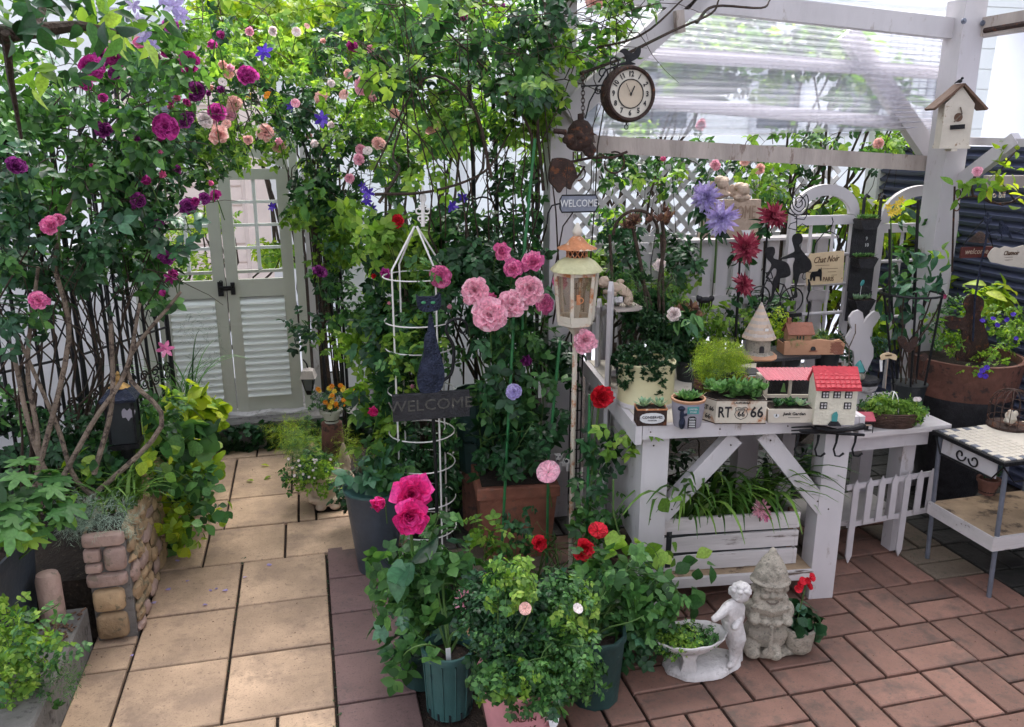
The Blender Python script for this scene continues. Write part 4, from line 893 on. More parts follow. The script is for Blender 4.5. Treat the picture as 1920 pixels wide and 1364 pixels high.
m = MB(); n = 48
for i in range(n + 1):
    x = -w_ / 2 - .012 + (w_ + .03) * i / n; r_ = .0013 * math.sin(i * math.pi / 1.5); m.v += [(x - .01, .035, hh + .022 + r_), (x + .006, -.035, hh + .000 + r_)]
    if i: k = 2 * i; m.f.append((k - 2, k, k + 1, k - 1))
m.fin('awning', REDTIN, q); 
for s in (-1, 1): MB().tube([(s * w_ / 2, 0, hh * .7), (s * w_ / 2 - .002, -.03, hh)], .0016, 5).fin('bracket', IRON, q)
MB().box(-w_ / 2, w_ / 2, .056, .06, .0, hh).fin('back_panel', SLATE, q)
MB().prism([(-.008, 0), (.008, 0), (.001, .028), (-.001, .028)], (-.012, .03, .057), (1, 0, 0), (0, 0, 1), .006).fin('tree_ornament', L_SUC, q)
# cream canister with trailing jade plant
p = G(1212, 792, ZT - .02) + Vector((.05, .13, .02)); q = T('canister_pot', 'tall cream enamel canister with dark trailing succulents at bench corner', 'pot', p, 0); r_ = wid(52, p)
MB().lathe([(r_ * 1.03, 0), (r_ * 1.03, .018), (r_, .022), (r_, .135), (r_ * 1.02, .138), (r_ * 1.02, .146), (r_ * .97, .147), (r_ * .96, .14)], n=36).fin('pot_body', CREAMP, q, 1); MB().lathe([(r_ * .96, .138), (.002, .142)]).fin('soil', SOIL, q)
MB().lathe([(r_ * 1.035, .001), (r_ * 1.045, .004), (r_ * 1.04, .016)], n=36).fin('base_band', WHITE, q, 1)
pr = [(p + Vector((-.01, -.0, .165)), (.095, .08, .035)), (p + Vector((.01, -.085, .10)), (.022, .012, .05)), (p + Vector((-.02, -.085, .13)), (.03, .012, .03)), (p + Vector((-.09, -.04, .12)), (.02, .03, .05)), (p + Vector((.03, -.08, .135)), (.03, .012, .02))]
def localfol(q, p, *a, **k):
    ORG[q.name] = Vector(p); foliage(q, *a, **k)
localfol(q, p, pr, 330, .026, 'fleshy', L_IVY, 90)
# mossy rock pot with yellow-green fine creeper
p = onT(1348, 762); q = T('rock_planter', 'dark stacked-rock planter with a slate lid of yellow-green creeper', 'planter', p, R(-14)); w_ = wid(98, p)
for k in range(7):
    n_ = 6 - (k % 2)
    for i in range(n_): a = random.uniform(.75, 1.15) * w_ / n_; x = -w_ / 2 + w_ * (i + .5) / n_; MB().ell((x, random.uniform(-.004, .006), .008 + k * .0155), (a * .55, .03, .0095), 8, 5, rough=.3).fin('stone', TERRAD if (k + i) % 3 else SLATE, q, 1)
MB().box(-w_ * .45, w_ * .45, .0, .07, 0, .108).fin('core', SLATE, q); MB().ell((0, .02, .115), (w_ * .56, .05, .008), 14, 6, rough=.2).fin('lid', SLATE, q, 1)
localfol(q, p, [(p + Vector((0, .03, .165)), (.075, .05, .05)), (p + Vector((.04, .02, .14)), (.05, .04, .03)), (p + Vector((-.04, -.02, .14)), (.05, .04, .03)), (p + Vector((-.06, -.03, .09)), (.012, .01, .04)), (p + Vector((.05, -.03, .1)), (.012, .01, .035))], 2400, .03, 'fine', [L_ROSE, L_YEL, L_YEL], 90, gap=.35, gs=25)
# tower house
p = P(1420, 668, 2.50); zr = .745
rk = T('riser_shelf', 'low black wooden riser at the back of the workbench', 'shelf', (1.5, 2.6, ZT), world=True)
MB().box(1.41, 1.78, 2.51, 2.68, zr - .012, zr).fin('top_board', SLATE, rk)
for x in (1.42, 1.63): MB().box(x, x + .012, 2.52, 2.69, ZT, zr - .016).fin('leg', SLATE, rk)
a, b = P(1408, 705, 2.495), P(1590, 690, 2.495)
p = Vector((P(1420, 668, 2.56).x, 2.56, zr)); q = T('miniature_tower', 'round miniature tower with thatched cone roof, dormer and arched door', 'ornament', p, R(-14)); r_ = wid(23, p)
MB().lathe([(r_ * 1.25, 0), (r_ * 1.35, .006), (r_ * 1.2, .014), (r_ * .98, .02), (r_ * .95, .075)], n=24).fin('wall', STONE, q, 1)
MB().lathe([(r_ * 1.5, -.004), (r_ * 1.6, .002), (r_ * 1.35, .010), (r_ * 1.1, .012)], n=18, ripple=lambda t, z: .06 * math.sin(t * 5)).fin('base', TERRAL, q, 1)
for k in range(12):
    t = k / 12; ra = r_ * 1.3 * (1 - t) + .002; rb = r_ * 1.3 * (1 - (k + 1.2) / 12.3) + .002; z = .068 + .125 * t
    MB().lathe([(max(.002, ra * .9), z), (ra, z), (ra * .99, z + .002), (max(.002, rb), z + .0125)], n=26, ripple=lambda t, z: .02 * math.sin(t * 17 + z * 900)).fin('thatch_course', WOODL if k % 2 else BEIGE, q, 1)
MB().prism([(-.008, 0), (.008, 0), (.008, .018), (.005, .024), (-.005, .024), (-.008, .018)], (0, -r_ * .99, .022), (1, 0, 0), (0, 0, 1), .006).fin('door', SLATE, q); MB().box(-.012, .012, -r_ * 1.12, -r_ * .9, .016, .021).fin('doorstep', STONE, q)
MB().prism([(-.010, .0), (.010, .0), (.010, .012), (0, .021), (-.010, .012)], (.012, -r_ * .82, .098), (1, 0, 0), (0, 0, 1), .016).fin('dormer', BEIGE, q); d_ = MB().box(.006, .018, -r_ * .82 - .0095, -r_ * .82 - .008, .101, .110).fin('window', CHALK, q)
# tan trough cottage
p = Vector((P(1522, 682, 2.53).x, 2.53, zr)); q = T('cottage_planter', 'sand coloured trough planter with tiled cottage, arched window and brick end', 'planter', p, R(-12)); w_ = wid(112, p)
pts = [(-w_ / 2, 0), (w_ / 2, 0), (w_ / 2 + .004, .04), (w_ * .43, .056), (w_ * .3, .05), (w_ * .12, .056), (-w_ * .1, .052), (-w_ * .3, .055), (-w_ / 2, .048)]
MB().prism(pts, (0, 0, .0), (1, 0, 0), (0, 0, 1), .012).fin('front_wall', TERRAL, q); MB().box(-w_ / 2, w_ / 2, .0065, .07, 0, .04).fin('trough', TERRAL, q); MB().box(-w_ / 2 + .004, w_ / 2 - .004, .01, .066, .0402, .044).fin('soil', SOIL, q)
bk = MB().bbox(-.0042, .0042, -.002, .0, -.0021, .0021, .0006).mesh('brick', TERRA)
for r0_ in range(9):
    for c_ in range(5 - (r0_ in (0, 8)) * 1): 
        if c_ < 1 and r0_ > 5: continue
        place(bk, 'brick', q, (w_ * .49 - c_ * .0095 - (r0_ % 2) * .0045, -.0062, .004 + r0_ * .0052), (0, random.uniform(-.05, .05), 0))
MB().prism([(-.009, 0), (.009, 0)] + [(.009 * math.cos(R(a)), .006 + .009 * math.sin(R(a))) for a in range(0, 181, 30)], (-.003, -.0065, .016), (1, 0, 0), (0, 0, 1), .003).fin('arched_window', INK, q); MB().box(-.017, .012, -.010, -.006, .0125, .0155).fin('sill', TERRA, q)
hx = -w_ * .22; hw = w_ * .40
MB().prism([(0, 0), (.045, 0), (.045, .03), (.0225, .058), (0, .03)], (hx, .012, .045), (0, 1, 0), (0, 0, 1), hw).fin('cottage_wall', TERRAL, q)
for s in (0, 1): MB().hexa([(hx - hw * .56, .0345, .106), (hx + hw * .56, .0345, .106), (hx + hw * .56, -.0 + s * .069, .071), (hx - hw * .56, -.0 + s * .069, .071)][:: 1] + [(hx - hw * .56, .0345, .112), (hx + hw * .56, .0345, .112), (hx + hw * .56, -.004 + s * .077, .074), (hx - hw * .56, -.004 + s * .077, .074)]).fin('roof_slope', TERRA, q)
MB().box(hx - hw * .5, hx - hw * .5 + .013, .03, .042, .09, .128).fin('chimney', TERRA, q)
for k in (-.012, -.002, .010): MB().box(hx + k, hx + k + .005, .009, .0125, .052, .066).fin('window', INK, q)
localfol(q, p, [(p + Vector((.035, .03, .068)), (.04, .02, .022)), (p + Vector((-.07, .0, .05)), (.025, .015, .012)), (p + Vector((0, .02, .058)), (.05, .012, .010))], 190, .02, 'fine', [L_ROSE, L_YEL, L_SUC], 30)
# dark pot with orange picture label
p = onT(1408, 757) ; q = T('labelled_pot', 'black pot with an orange arched picture label behind the succulents', 'pot', p, R(-14)); MB().lathe([(.035, 0), (.04, .09), (.042, .1), (.036, .1)], (0, .045, 0), 20).fin('pot_body', BLACKP, q, 1)
lab = [(-.018, -.02), (.018, -.02), (.019, .018), (.010, .025), (-.010, .025), (-.019, .018)]
MB().prism(lab, (0, .0, .072), (1, 0, 0), (0, 0, 1), .003).fin('label_border', CHALK, q); MB().prism([(x * .86, z * .86) for x, z in lab], (0, -.002, .072), (1, 0, 0), (0, 0, 1), .002).fin('label', M('orange_print', (.62, .18, .03), .5, .2, 20, 0), q); a = MB(); a.ell((.004, -.0035, .074), (.008, .001, .008)); a.ell((.006, -.0035, .064), (.005, .001, .007)); a.fin('label_figure', INK, q)
# white butterfly board
Yb_ = 2.62; sc_ = mpp(P(1608, 640, Yb_))
def outline(pts, px0, py0): return [((x - px0) * sc_, (py0 - y) * sc_) for x, y in pts]
q = T('white_figure_board', 'white cut-out wooden board shaped like two rounded ears, behind cottage', 'ornament', P(1608, 704, Yb_), world=True)
MB().prism(outline([(1577, 590), (1584, 580), (1594, 577), (1602, 582), (1606, 595), (1606, 604), (1612, 592), (1622, 582), (1634, 578), (1638, 584), (1634, 600), (1624, 615), (1622, 632), (1632, 650), (1634, 668), (1628, 685), (1622, 700), (1598, 700), (1596, 670), (1592, 655), (1578, 648), (1573, 640), (1576, 628), (1584, 612), (1578, 600)], 1608, 704), P(1608, 704, Yb_), (1, -.1, 0), (0, 0, 1), .012).fin('board', WHITE, q)
m = MB()
for pts in (((1563, 612), (1580, 632), (1592, 652), (1592, 690)), ((1604, 608), (1604, 625), (1592, 652)), ((1563, 612), (1568, 604))): m.tube([P(x, y, Yb_ - .015) for x, y in pts], .0022, 5)
m.fin('twig', BARKL, q)
p = P(1608, 712, 2.54); q = T('glass_gnome_ornament', 'small stone gnome ornament with pointed blue stained-glass hat', 'ornament', p, R(-14))
MB().lathe([(.016, 0), (.024, .006), (.026, .018), (.022, .03), (.012, .034)], n=16).fin('stone_body', STONE, q, 1)
MB().lathe([(.024, .028), (.025, .034), (.014, .058), (.002, .074)], n=6).fin('glass_hat', TEALT, q)
for k in range(6): a = k * math.pi / 3; MB().tube([(.0255 * math.cos(a), .0255 * math.sin(a), .032), (.002, 0, .0745)], .0016, 4).fin('lead_line', IRON, q)
MB().tube([(.0255 * math.cos(R(a)), .0255 * math.sin(R(a)), .032) for a in range(0, 361, 60)], .0018, 4).fin('lead_rim', IRON, q)
p = P(1612, 775, 2.56); q = T('stone_pedestal', 'small round white stone pedestal under the glass-hat gnome', 'pedestal', (p.x, 2.56, z2), 0); hh = P(1608, 712, 2.54).z - z2
MB().lathe([(.045, 0), (.045, .01), (.036, .018), (.034, hh - .05), (.046, hh - .045), (.052, hh - .03), (.05, hh - .022)], n=24).fin('column', PLASTER, q, 1); MB().lathe([(.054, hh - .022), (.058, hh - .008), (.05, hh)], n=24, ripple=lambda t, z: .04 * math.sin(9 * t)).fin('slate_top', SLATE, q, 1)
# wicker basket
p = G(1690, 806, z2); q = T('wicker_basket', 'low dark wicker basket full of small green leaves with cane hoops', 'basket', p + Vector((.0, .06, 0)), R(-14)); r_ = wid(62, p)
m = MB(); n = 9
for k in range(n):
    rr = r_ * (.74 + .26 * math.sin(k / (n - 1) * 1.5)); z = .006 + k * .0068
    MB().tube([(rr * math.cos(R(a)) * (1 + .015 * (-1) ** (a // 12 + k)), rr * .62 * math.sin(R(a)) * (1 + .015 * (-1) ** (a // 12 + k)), z + random.uniform(-.0006, .0006) - .004 * abs(math.sin(R(a)))) for a in range(0, 361, 12)], .0036, 5, False).fin('wicker_strand', WICK, q, 1)
MB().lathe([(r_ * .7, .002), (r_ * .93, .045), (.002, .05)], n=24, sy=.62).fin('liner', SOIL, q)
for k, a in enumerate((60, 100)): MB().tube(arc((0, .0, .05), .038, 0, 180, 14, (math.cos(R(a)), math.sin(R(a)), 0), (0, 0, 1.9)), .0018, 5).fin('hoop', WIREW, q)
pw = q.location; localfol(q, pw, [(pw + Vector((0, 0, .07)), (r_ * .95, .05, .03)), (pw + Vector((-.05, -.02, .075)), (.05, .04, .035)), (pw + Vector((.06, -.03, .055)), (.04, .03, .03))], 800, .03, 'mini', [L_DARK, L_ROSE, L_LIGHT], 130)
for dx in (.075, .083, .07): bloom(q, pw + Vector((dx, -.02, .10)), 'single', F_WHT, .018, name='flower')
# tiny stall
p = G(1648, 826, z2); p = Vector((p.x, 2.335, z2)); q = T('miniature_stall', 'tiny black miniature cottage stall with dusty red roof on bench edge', 'ornament', p, R(-14)); w_ = .07
MB().box(-w_ / 2, w_ / 2, 0, .035, .003, .04).fin('wall', SLATE, q)
for s in (-1, 1): MB().hexa([(-w_ / 2 - .005, .018, .062), (w_ / 2 + .005, .018, .062), (w_ / 2 + .005, .018 + s * .028, .038), (-w_ / 2 - .005, .018 + s * .028, .038), (-w_ / 2 - .005, .018, .066), (w_ / 2 + .005, .018, .066), (w_ / 2 + .005, .018 + s * .031, .042), (-w_ / 2 - .005, .018 + s * .031, .042)]).fin('roof_slope', REDTIN, q)
for x in (-.028, -.004, .022): MB().box(x, x + .012, -.0025, -.0005, .008, .022).fin('window', CHALK, q)
for x in (-.03, .03): MB().tube([(x, -.018, 0), (x, -.018, .04)], .0015, 5).fin('post', IRON, q)
MB().box(-.03, .028, -.012, -.003, .024, .027).fin('counter', BEIGE, q)
# hand-fork hook rack
p = P(1555, 818, 2.095); q = T('hook_rack', 'cast iron garden fork hook rack with four hooks on the bench edge', 'hook rack', p, world=True)
Yh = 2.095; C = lambda x, y, d=0: P(x, y, Yh + d)
m = MB()
for k, y in enumerate((800, 806, 812)): m.tube([C(1484, y + 2), C(1520, y), C(1534, y - 2 + (8 - 4 * k))], [.0022, .0035, .006], 6)
m.tube([C(1528, 803), C(1545, 806), C(1570, 808), (C(1600, 804)), C(1618, 800), C(1622, 798)], [.009, .012, .007, .009, .0115, .006], 8); m.tube([C(1500, 808), C(1620, 816)], .005, 6); m.fin('fork', IRON, q, 1)
for px in (1497, 1535, 1570, 1605): MB().tube([C(px, 816), C(px - 2, 830), C(px - 7, 843), C(px - 4, 855), C(px + 4, 856, -.012), C(px + 12, 850, -.018)], [.005, .0035, .0035, .0035, .003, .004], 6).fin('hook', IRON, q, 1)
# slatted crate on the shelf with strap-leaved plant
p = Vector((1.06, 2.165, .118)); q = T('wooden_crate', 'weathered white slatted crate on the bench shelf', 'crate', p, 0); w_ = .45; D = .22
for i in range(3):
    z = .004 + i * .066
    MB().bbox(0, w_, 0, .012, z, z + .056, .002).fin('slat', WHITEH, q); MB().bbox(0, w_, D - .012, D, z, z + .056, .002).fin('slat', WHITEH, q)
    for x in (-.012, w_ + .001): MB().bbox(x, x + .011, 0, D, z, z + .056, .002).fin('slat', WHITEH, q)
for x in (.002, w_ - .02):
    for y in (.0125, D - .03): MB().box(x, x + .018, y, y + .017, 0, .2).fin('corner_post', WOODB, q)
MB().box(.003, w_ - .003, .013, D - .013, .004, .012).fin('floor', WHITEH, q); turn(q, (1.66, 2.108, 0), R(-7))
q = T('cymbidium_plant', 'strap-leaved plant arching out of the white crate with one pink bloom', 'plant', (1.28, 2.27, .14), world=True)
MB().box(1.07, 1.5, 2.185, 2.37, .135, .265).fin('pot', BLACKP, q); MB().box(1.073, 1.497, 2.188, 2.367, .2651, .268).fin('soil', SOIL, q)
N = 150; ps_ = [(random.uniform(1.10, 1.48), random.uniform(2.2, 2.34), .265) for _ in range(N)]; dd = [((x - 1.28) * 2.5 + random.gauss(0, .5), random.gauss(-.9, .5), 0) for x, y, z in ps_]
scatter(q, ps_, [(0, 0, 1)] * N, dd, [random.uniform(.18, .42) for _ in range(N)], 'blade', L_GRASS, 110)
bloom(q, P(1432, 962, 2.14), 'spiky', F_LPINK, .065, name='flower'); bloom(q, P(1440, 972, 2.13), 'spiky', F_PINK, .045, name='flower')
MB().tube([(P(1432, 965, 2.15)), P(1425, 1000, 2.2)], .003, 5).fin('stem', STEM, q); turn(q, (1.66, 2.108, 0), R(-5))
# fence boards at the left of the workbench, seen nearly edge on
q = T('picket_screen', 'white picket screen running back beside the workbench, pointed tops', 'fence', (1.1, 2.75, 0), world=True)
for px, pt_, y, w2 in ((1146, 528, 2.62, .055), (1124, 560, 2.88, .05), (1106, 585, 3.12, .05)):
    a = P(px, pt_, y); z = a.z; x = a.x; MB().prism([(-w2 / 2, .0), (w2 / 2, .0), (w2 / 2, z - .03), (0, z), (-w2 / 2, z - .03)], (x, y, 0), (.5, .86, 0), (0, 0, 1), .014).fin('picket', WHITE, q)
MB().beam(P(1160, 562, 2.66), P(1110, 600, 3.15), .03, .02).fin('rail', WHITE, q); MB().beam(P(1152, 700, 2.66), P(1110, 730, 3.15), .03, .02).fin('rail', WHITE, q)
MB().box(P(1150, 570, 2.66).x, P(1206, 575, 2.66).x, 2.63, 2.75, P(1180, 577, 2.66).z - .008, P(1180, 577, 2.66).z).fin('shelf', WOODL, q)
# white boards behind the wire trellis
q = T('board_fence', 'white vertical boards behind the square wire trellis', 'fence', (1.15, 3.1, 0), world=True)
for k, px in enumerate((1028, 1048, 1068, 1088)): a = P(px, 620, 3.2); MB().bbox(a.x - .018, a.x + .018, 3.2, 3.215, 0, 1.0, .002).fin('board', WHITE, q)
q = T('wire_trellis', 'black square wire trellis standing behind the lantern pole', 'trellis', P(1075, 800, 3.05), world=True)
a, b = P(1035, 600, 3.05).x, P(1118, 600, 2.9).x
for k in range(9): x = a + (b - a) * k / 8; MB().tube([(x, 3.05, .05), (x, 3.05, .95)], .003, 5).fin('wire', IRON, q)
for k in range(11): z = .08 + k * .085; MB().tube([(a, 3.046, z), (b, 3.046, z)], .003, 5).fin('wire', IRON, q)
# ================================================================ THINGS ON THE PERGOLA, SCREENS AND SHELVES
def tp(pts, Y, r, n=5, m=None):
    m = m or MB(); return m.tube([P(x, y, Y) for x, y in pts], r, n)
def pl_(pts, Y, th=.004, m=None, skew=0):
    """flat cut-out from picture outline, standing upright at depth Y with its real thickness"""
    c = P(pts[0][0], pts[0][1], Y); q = [(P(x, y, Y) - c) for x, y in pts]; m = m or MB()
    return m.prism([(v.x, v.z) for v in q][::-1], c, (1, 0, 0), (0, 0, 1), th)
def spx(pts, n=6):
    """smooth closed outline through points (Catmull-Rom)"""
    o = []; k = len(pts)
    for i in range(k):
        p0, p1, p2, p3 = (np.array(pts[(i + j) % k], float) for j in (-1, 0, 1, 2))
        for j in range(n):
            t = j / n; o.append(tuple(.5 * ((2 * p1) + (p2 - p0) * t + (2 * p0 - 5 * p1 + 4 * p2 - p3) * t * t + (-p0 + 3 * p1 - 3 * p2 + p3) * t ** 3)))
    return o
# clock
cc = P(1184, 176, 2.62); q = T('station_clock', 'round two-faced iron clock with ivory dial under a rooster bracket', 'clock', cc, R(4)); r_ = 50 * mpp(cc)
o = MB(); prof = [(r_ * .86, .003), (r_ * .9, -.003), (r_ * .97, -.004), (r_ * 1.0, .002), (r_ * 1.04, .02), (r_ * 1.04, .035), (r_ * 1.0, .055), (r_ * .9, .06), (r_ * .86, .055)]
def ylathe(mb, prof, c, n=40):
    t = MB(); t.lathe(prof, (0, 0, 0), n); k = len(mb.v); mb.v += [(x + c[0], z + c[1], y + c[2]) for x, y, z in t.v]; mb.f += [tuple(i + k for i in f)[::-1] for f in t.f]; return mb
cb_ = MB(); n = 44
for rr, yy_ in prof:
    for j in range(n): t = 2 * math.pi * j / n; cb_.v.append((rr * math.cos(t), yy_, rr * math.sin(t)))
for i in range(len(prof) - 1):
    for j in range(n): cb_.f.append((i * n + j, i * n + (j + 1) % n, (i + 1) * n + (j + 1) % n, (i + 1) * n + j))
cb_.fin('case', RUST, q, 1)
def disc(r0, r1, y, name, mat, th=.002):
    m = MB(); m.v = [(rr * math.cos(2 * math.pi * j / n), yy, rr * math.sin(2 * math.pi * j / n)) for yy in (y, y + th) for rr in (r0, r1) for j in range(n)]
    for j in range(n): a, b = j, (j + 1) % n; m.f += [(a, b, n + b, n + a), (2 * n + b, 2 * n + a, 3 * n + a, 3 * n + b), (n + a, n + b, 3 * n + b, 3 * n + a)]
    return m.fin(name, mat, q)
disc(.0005, r_ * .88, .008, 'dial', CLOCKR); disc(.0004, r_ * .50, .0055, 'dial_centre', CLOCKF, .0015); disc(r_ * .50, r_ * .535, .0035, 'dial_ring', IRON, .003); disc(.0005, r_ * .88, .054, 'rear_dial', CLOCKR)
for h in range(1, 13): a = R(90 - 30 * h); text(str(h), q, (r_ * .70 * math.cos(a), .006, r_ * .70 * math.sin(a)), r_ * .27, INK, bold=.0006, sx=.85, ux=(math.cos(a - math.pi / 2) if h in (12, 1, 11, 2, 10) else 1, 0, math.sin(a - math.pi / 2) if h in (12, 1, 11, 2, 10) else 0), uy=(math.cos(a) if h in (12, 1, 11, 2, 10) else 0, 0, math.sin(a) if h in (12, 1, 11, 2, 10) else 1), name='numeral')
MB().beam((-.002, .0025, -.006), (r_ * .14, .0025, r_ * .28), .0035, .0012, (0, 1, 0)).fin('hour_hand', INK, q); MB().beam((.002, .0015, -.006), (-r_ * .22, .0015, r_ * .36), .0012, .001, (0, 1, 0)).fin('minute_hand', INK, q)
a = MB(); a.ell((0, .002, 0), (.004, .002, .004)); a.fin('hub', INK, q, 1)
MB().tube([(0, .03, -r_ * 1.04), (0, .03, -r_ * 1.12)], .003, 6).fin('drop', IRON, q); MB().tube(arc((0, .03, -r_ * 1.2), .007, 90, 450, 12, k=1), .0016, 5).fin('drop_ring', IRON, q)
yb = .03; m = MB(); m.tube([(-r_ * 1.0, yb, r_ * .3), (-r_ * 1.9, yb, r_ * .25)], .003, 6); m.tube(arc((-r_ * 1.05, yb, r_ * .72), r_ * .24, -60, 330, 18, k=.3), .0026, 5); m.tube(arc((-r_ * .62, yb, r_ * 1.12), r_ * .24, -90, 330, 18, k=.3), .0026, 5); m.tube(arc((-r_ * 1.2, yb, r_ * .1), r_ * .16, 90, 460, 16, k=.3), .0022, 5); m.tube([(-r_ * 1.2, yb, r_ * .4), (-r_ * .9, yb, r_ * .85), (0, yb, r_ * 1.15)], .003, 6)
m.tube([(-r_ * 1.25, yb, r_ * .2), (-r_ * 1.55, yb, -.3 * r_), (-r_ * 1.7, yb, -r_ * .9)], .0026, 5); m.fin('bracket', IRON, q, 1)
rp = [(-.36, -.02), (-.25, .02), (-.12, .05), (-.1, .12), (-.2, .3), (-.34, .36), (-.28, .44), (-.12, .46), (0, .38), (.08, .33), (.2, .36), (.3, .5), (.42, .52), (.44, .36), (.36, .2), (.2, .1), (.1, .05), (.25, .0), (.2, -.04), (-.3, -.06)]
MB().prism([(x * r_ * 1.1, y * r_ * 1.1) for x, y in spx(rp, 3)][::-1], (.0, yb, r_ * 1.1), (1, 0, 0), (0, 0, 1), .004).fin('rooster', IRON, q)
# chain and cast bell with bird ornaments
q = T('cast_bell_ornament', 'rusty cast iron hanging bell with bird figures on the left post', 'hanging ornament', P(1080, 270, 2.72), world=True); Y = 2.72
ch = MB()
for k in range(13): c = P(1093, 140 + k * 7, Y); ch.tube(arc(c, .0065, 0, 360, 8, (1, 0, 0) if k % 2 else (0, 1, 0), (0, 0, 1.4)), .0014, 4)
ch.fin('chain', RUST, q)
c = P(1088, 260, Y); k_ = mpp(c); MB().lathe([(2 * k_, 45 * k_), (6 * k_, 44 * k_), (6 * k_, 34 * k_), (14 * k_, 31 * k_), (24 * k_, 18 * k_), (28 * k_, -4 * k_), (31 * k_, -8 * k_), (26 * k_, -8 * k_)], c, 22, sy=.8).fin('bell', RUST, q, 1)
m = MB(); m.ell(P(1068, 262, Y - .03), (16 * k_, .016, 10 * k_), rough=.3); m.ell(P(1085, 253, Y - .035), (9 * k_, .014, 8 * k_)); m.ell(P(1100, 264, Y - .035), (12 * k_, .015, 13 * k_), rough=.3); m.ell(P(1105, 282, Y - .03), (14 * k_, .015, 14 * k_), rough=.3); m.tube([P(1062, 248, Y - .03), P(1038, 246, Y - .03)], .010, 6); m.tube([P(1108, 250, Y - .035), P(1120, 254, Y - .035)], [.006, .002], 6); m.ell(P(1085, 270, Y - .02), (26 * k_, .02, 14 * k_))
m.remesh('bird_group', RUST, q, .003, 3)
m = MB(); tp([(1035, 300), (1070, 304), (1110, 296), (1150, 296), (1176, 285)], Y, .005, 6, m); m.tube(arc(P(1152, 305, Y), 20 * k_, 110, -190, 16), .0032, 5); m.tube(arc(P(1125, 300, Y), 12 * k_, 0, 300, 12, k=.4), .0025, 5)
for x in (1075, 1083, 1090): tp([(x, 285), (x, 300)], Y, .0025, 4, m)
m.fin('perch_bracket', RUST, q, 1)
pl_(spx([(1030, 320), (1036, 300), (1052, 296), (1070, 302), (1078, 318), (1080, 332), (1072, 345), (1068, 356), (1058, 350), (1048, 362), (1040, 352), (1030, 340)], 3), Y - .01, .02).fin('cast_figure', RUST, q)
m = MB(); tp([(1080, 335), (1088, 325), (1096, 312)], Y, .004, 5, m); m.tube(arc(P(1084, 325, Y), 14 * k_, -90, 90, 10), .0025, 5); m.fin('tail', RUST, q)
# oval welcome plate
q = T('welcome_plate', 'small grey metal plate lettered WELCOME hanging at the left post', 'sign', P(1085, 400, 2.70), world=True); Y = 2.70
c = P(1085, 382, Y); k_ = mpp(c); rr = [(x * 36 * k_, z * 16 * k_) for x, z in [(-1, -.5), (-.9, -.95), (.9, -.95), (1, -.5), (1, .5), (.9, .95), (-.9, .95), (-1, .5)]]
MB().prism(rr, c, (1, 0, .02), (0, 0, 1), .004).fin('plate', GREYM, q); b_ = [c + Vector((x * 1.02, -.002, z * 1.02)) for x, z in rr]; MB().tube(b_ + b_[:1], .0028, 6).fin('border', IRON, q); text('WELCOME', q, c + Vector((0, -.0035, 0)), 19 * k_, CHALK, sx=.8, bold=.0003)
tp([(1050, 382), (1035, 386), (1028, 400), (1026, 420)], Y, .003, 5).fin('scroll_arm', IRON, q)
for x in (1062, 1112): tp([(x, 366), (x + 2, 305)], Y, .0012, 4).fin('chain', IRON, q)
# bird house on the right post
c = P(1783, 275, 2.80); q = T('bird_house', 'cream wooden bird house with brown pitched roof fixed to the right post', 'bird house', c, R(-14)); k_ = mpp(c); W_ = 27 * k_; Ht = 76 * k_
MB().prism([(-W_, 0), (W_, 0), (W_, Ht), (0, Ht + 30 * k_), (-W_, Ht)], (0, 0, 0), (1, 0, 0), (0, 0, 1), .05).fin('box', CREAMW, q)
for s in (-1, 1): MB().beam((0, 0, Ht + 34 * k_), (s * 49 * k_, 0, Ht - 10 * k_), .075, .009, (0, 0, 1)).fin('roof_board', WOODB, q)
MB().box(-W_ - .004, W_ + .004, -.03, .025, -.008, .004).fin('base_board', CREAMW, q); MB().box(-.012, .012, -.028, .02, -.018, -.0085).fin('block', CREAMW, q)
m = MB(); m.tube([(0, -.024, 52 * k_), (0, -.0262, 52 * k_)], 8 * k_, 14); m.fin('entrance_hole', WOODB, q); MB().beam((-13 * k_, -.029, 34 * k_), (13 * k_, -.029, 36 * k_), 8 * k_, .006, (0, 1, 0)).fin('perch', IRON, q); MB().tube([(-8 * k_, -.03, 44 * k_), (4 * k_, -.033, 58 * k_), (0, -.03, 70 * k_)], .003, 5).fin('twig', BARKL, q)
m = MB(); m.ell((0, 0, Ht + 40 * k_), (.010, .008, .007)); m.ell((.008, 0, Ht + 45 * k_), (.006, .005, .005)); m.tube([(-.008, 0, Ht + 39 * k_), (-.02, 0, Ht + 36 * k_)], [.005, .002], 5); m.remesh('roof_bird', IRON, q, .0015, 1)
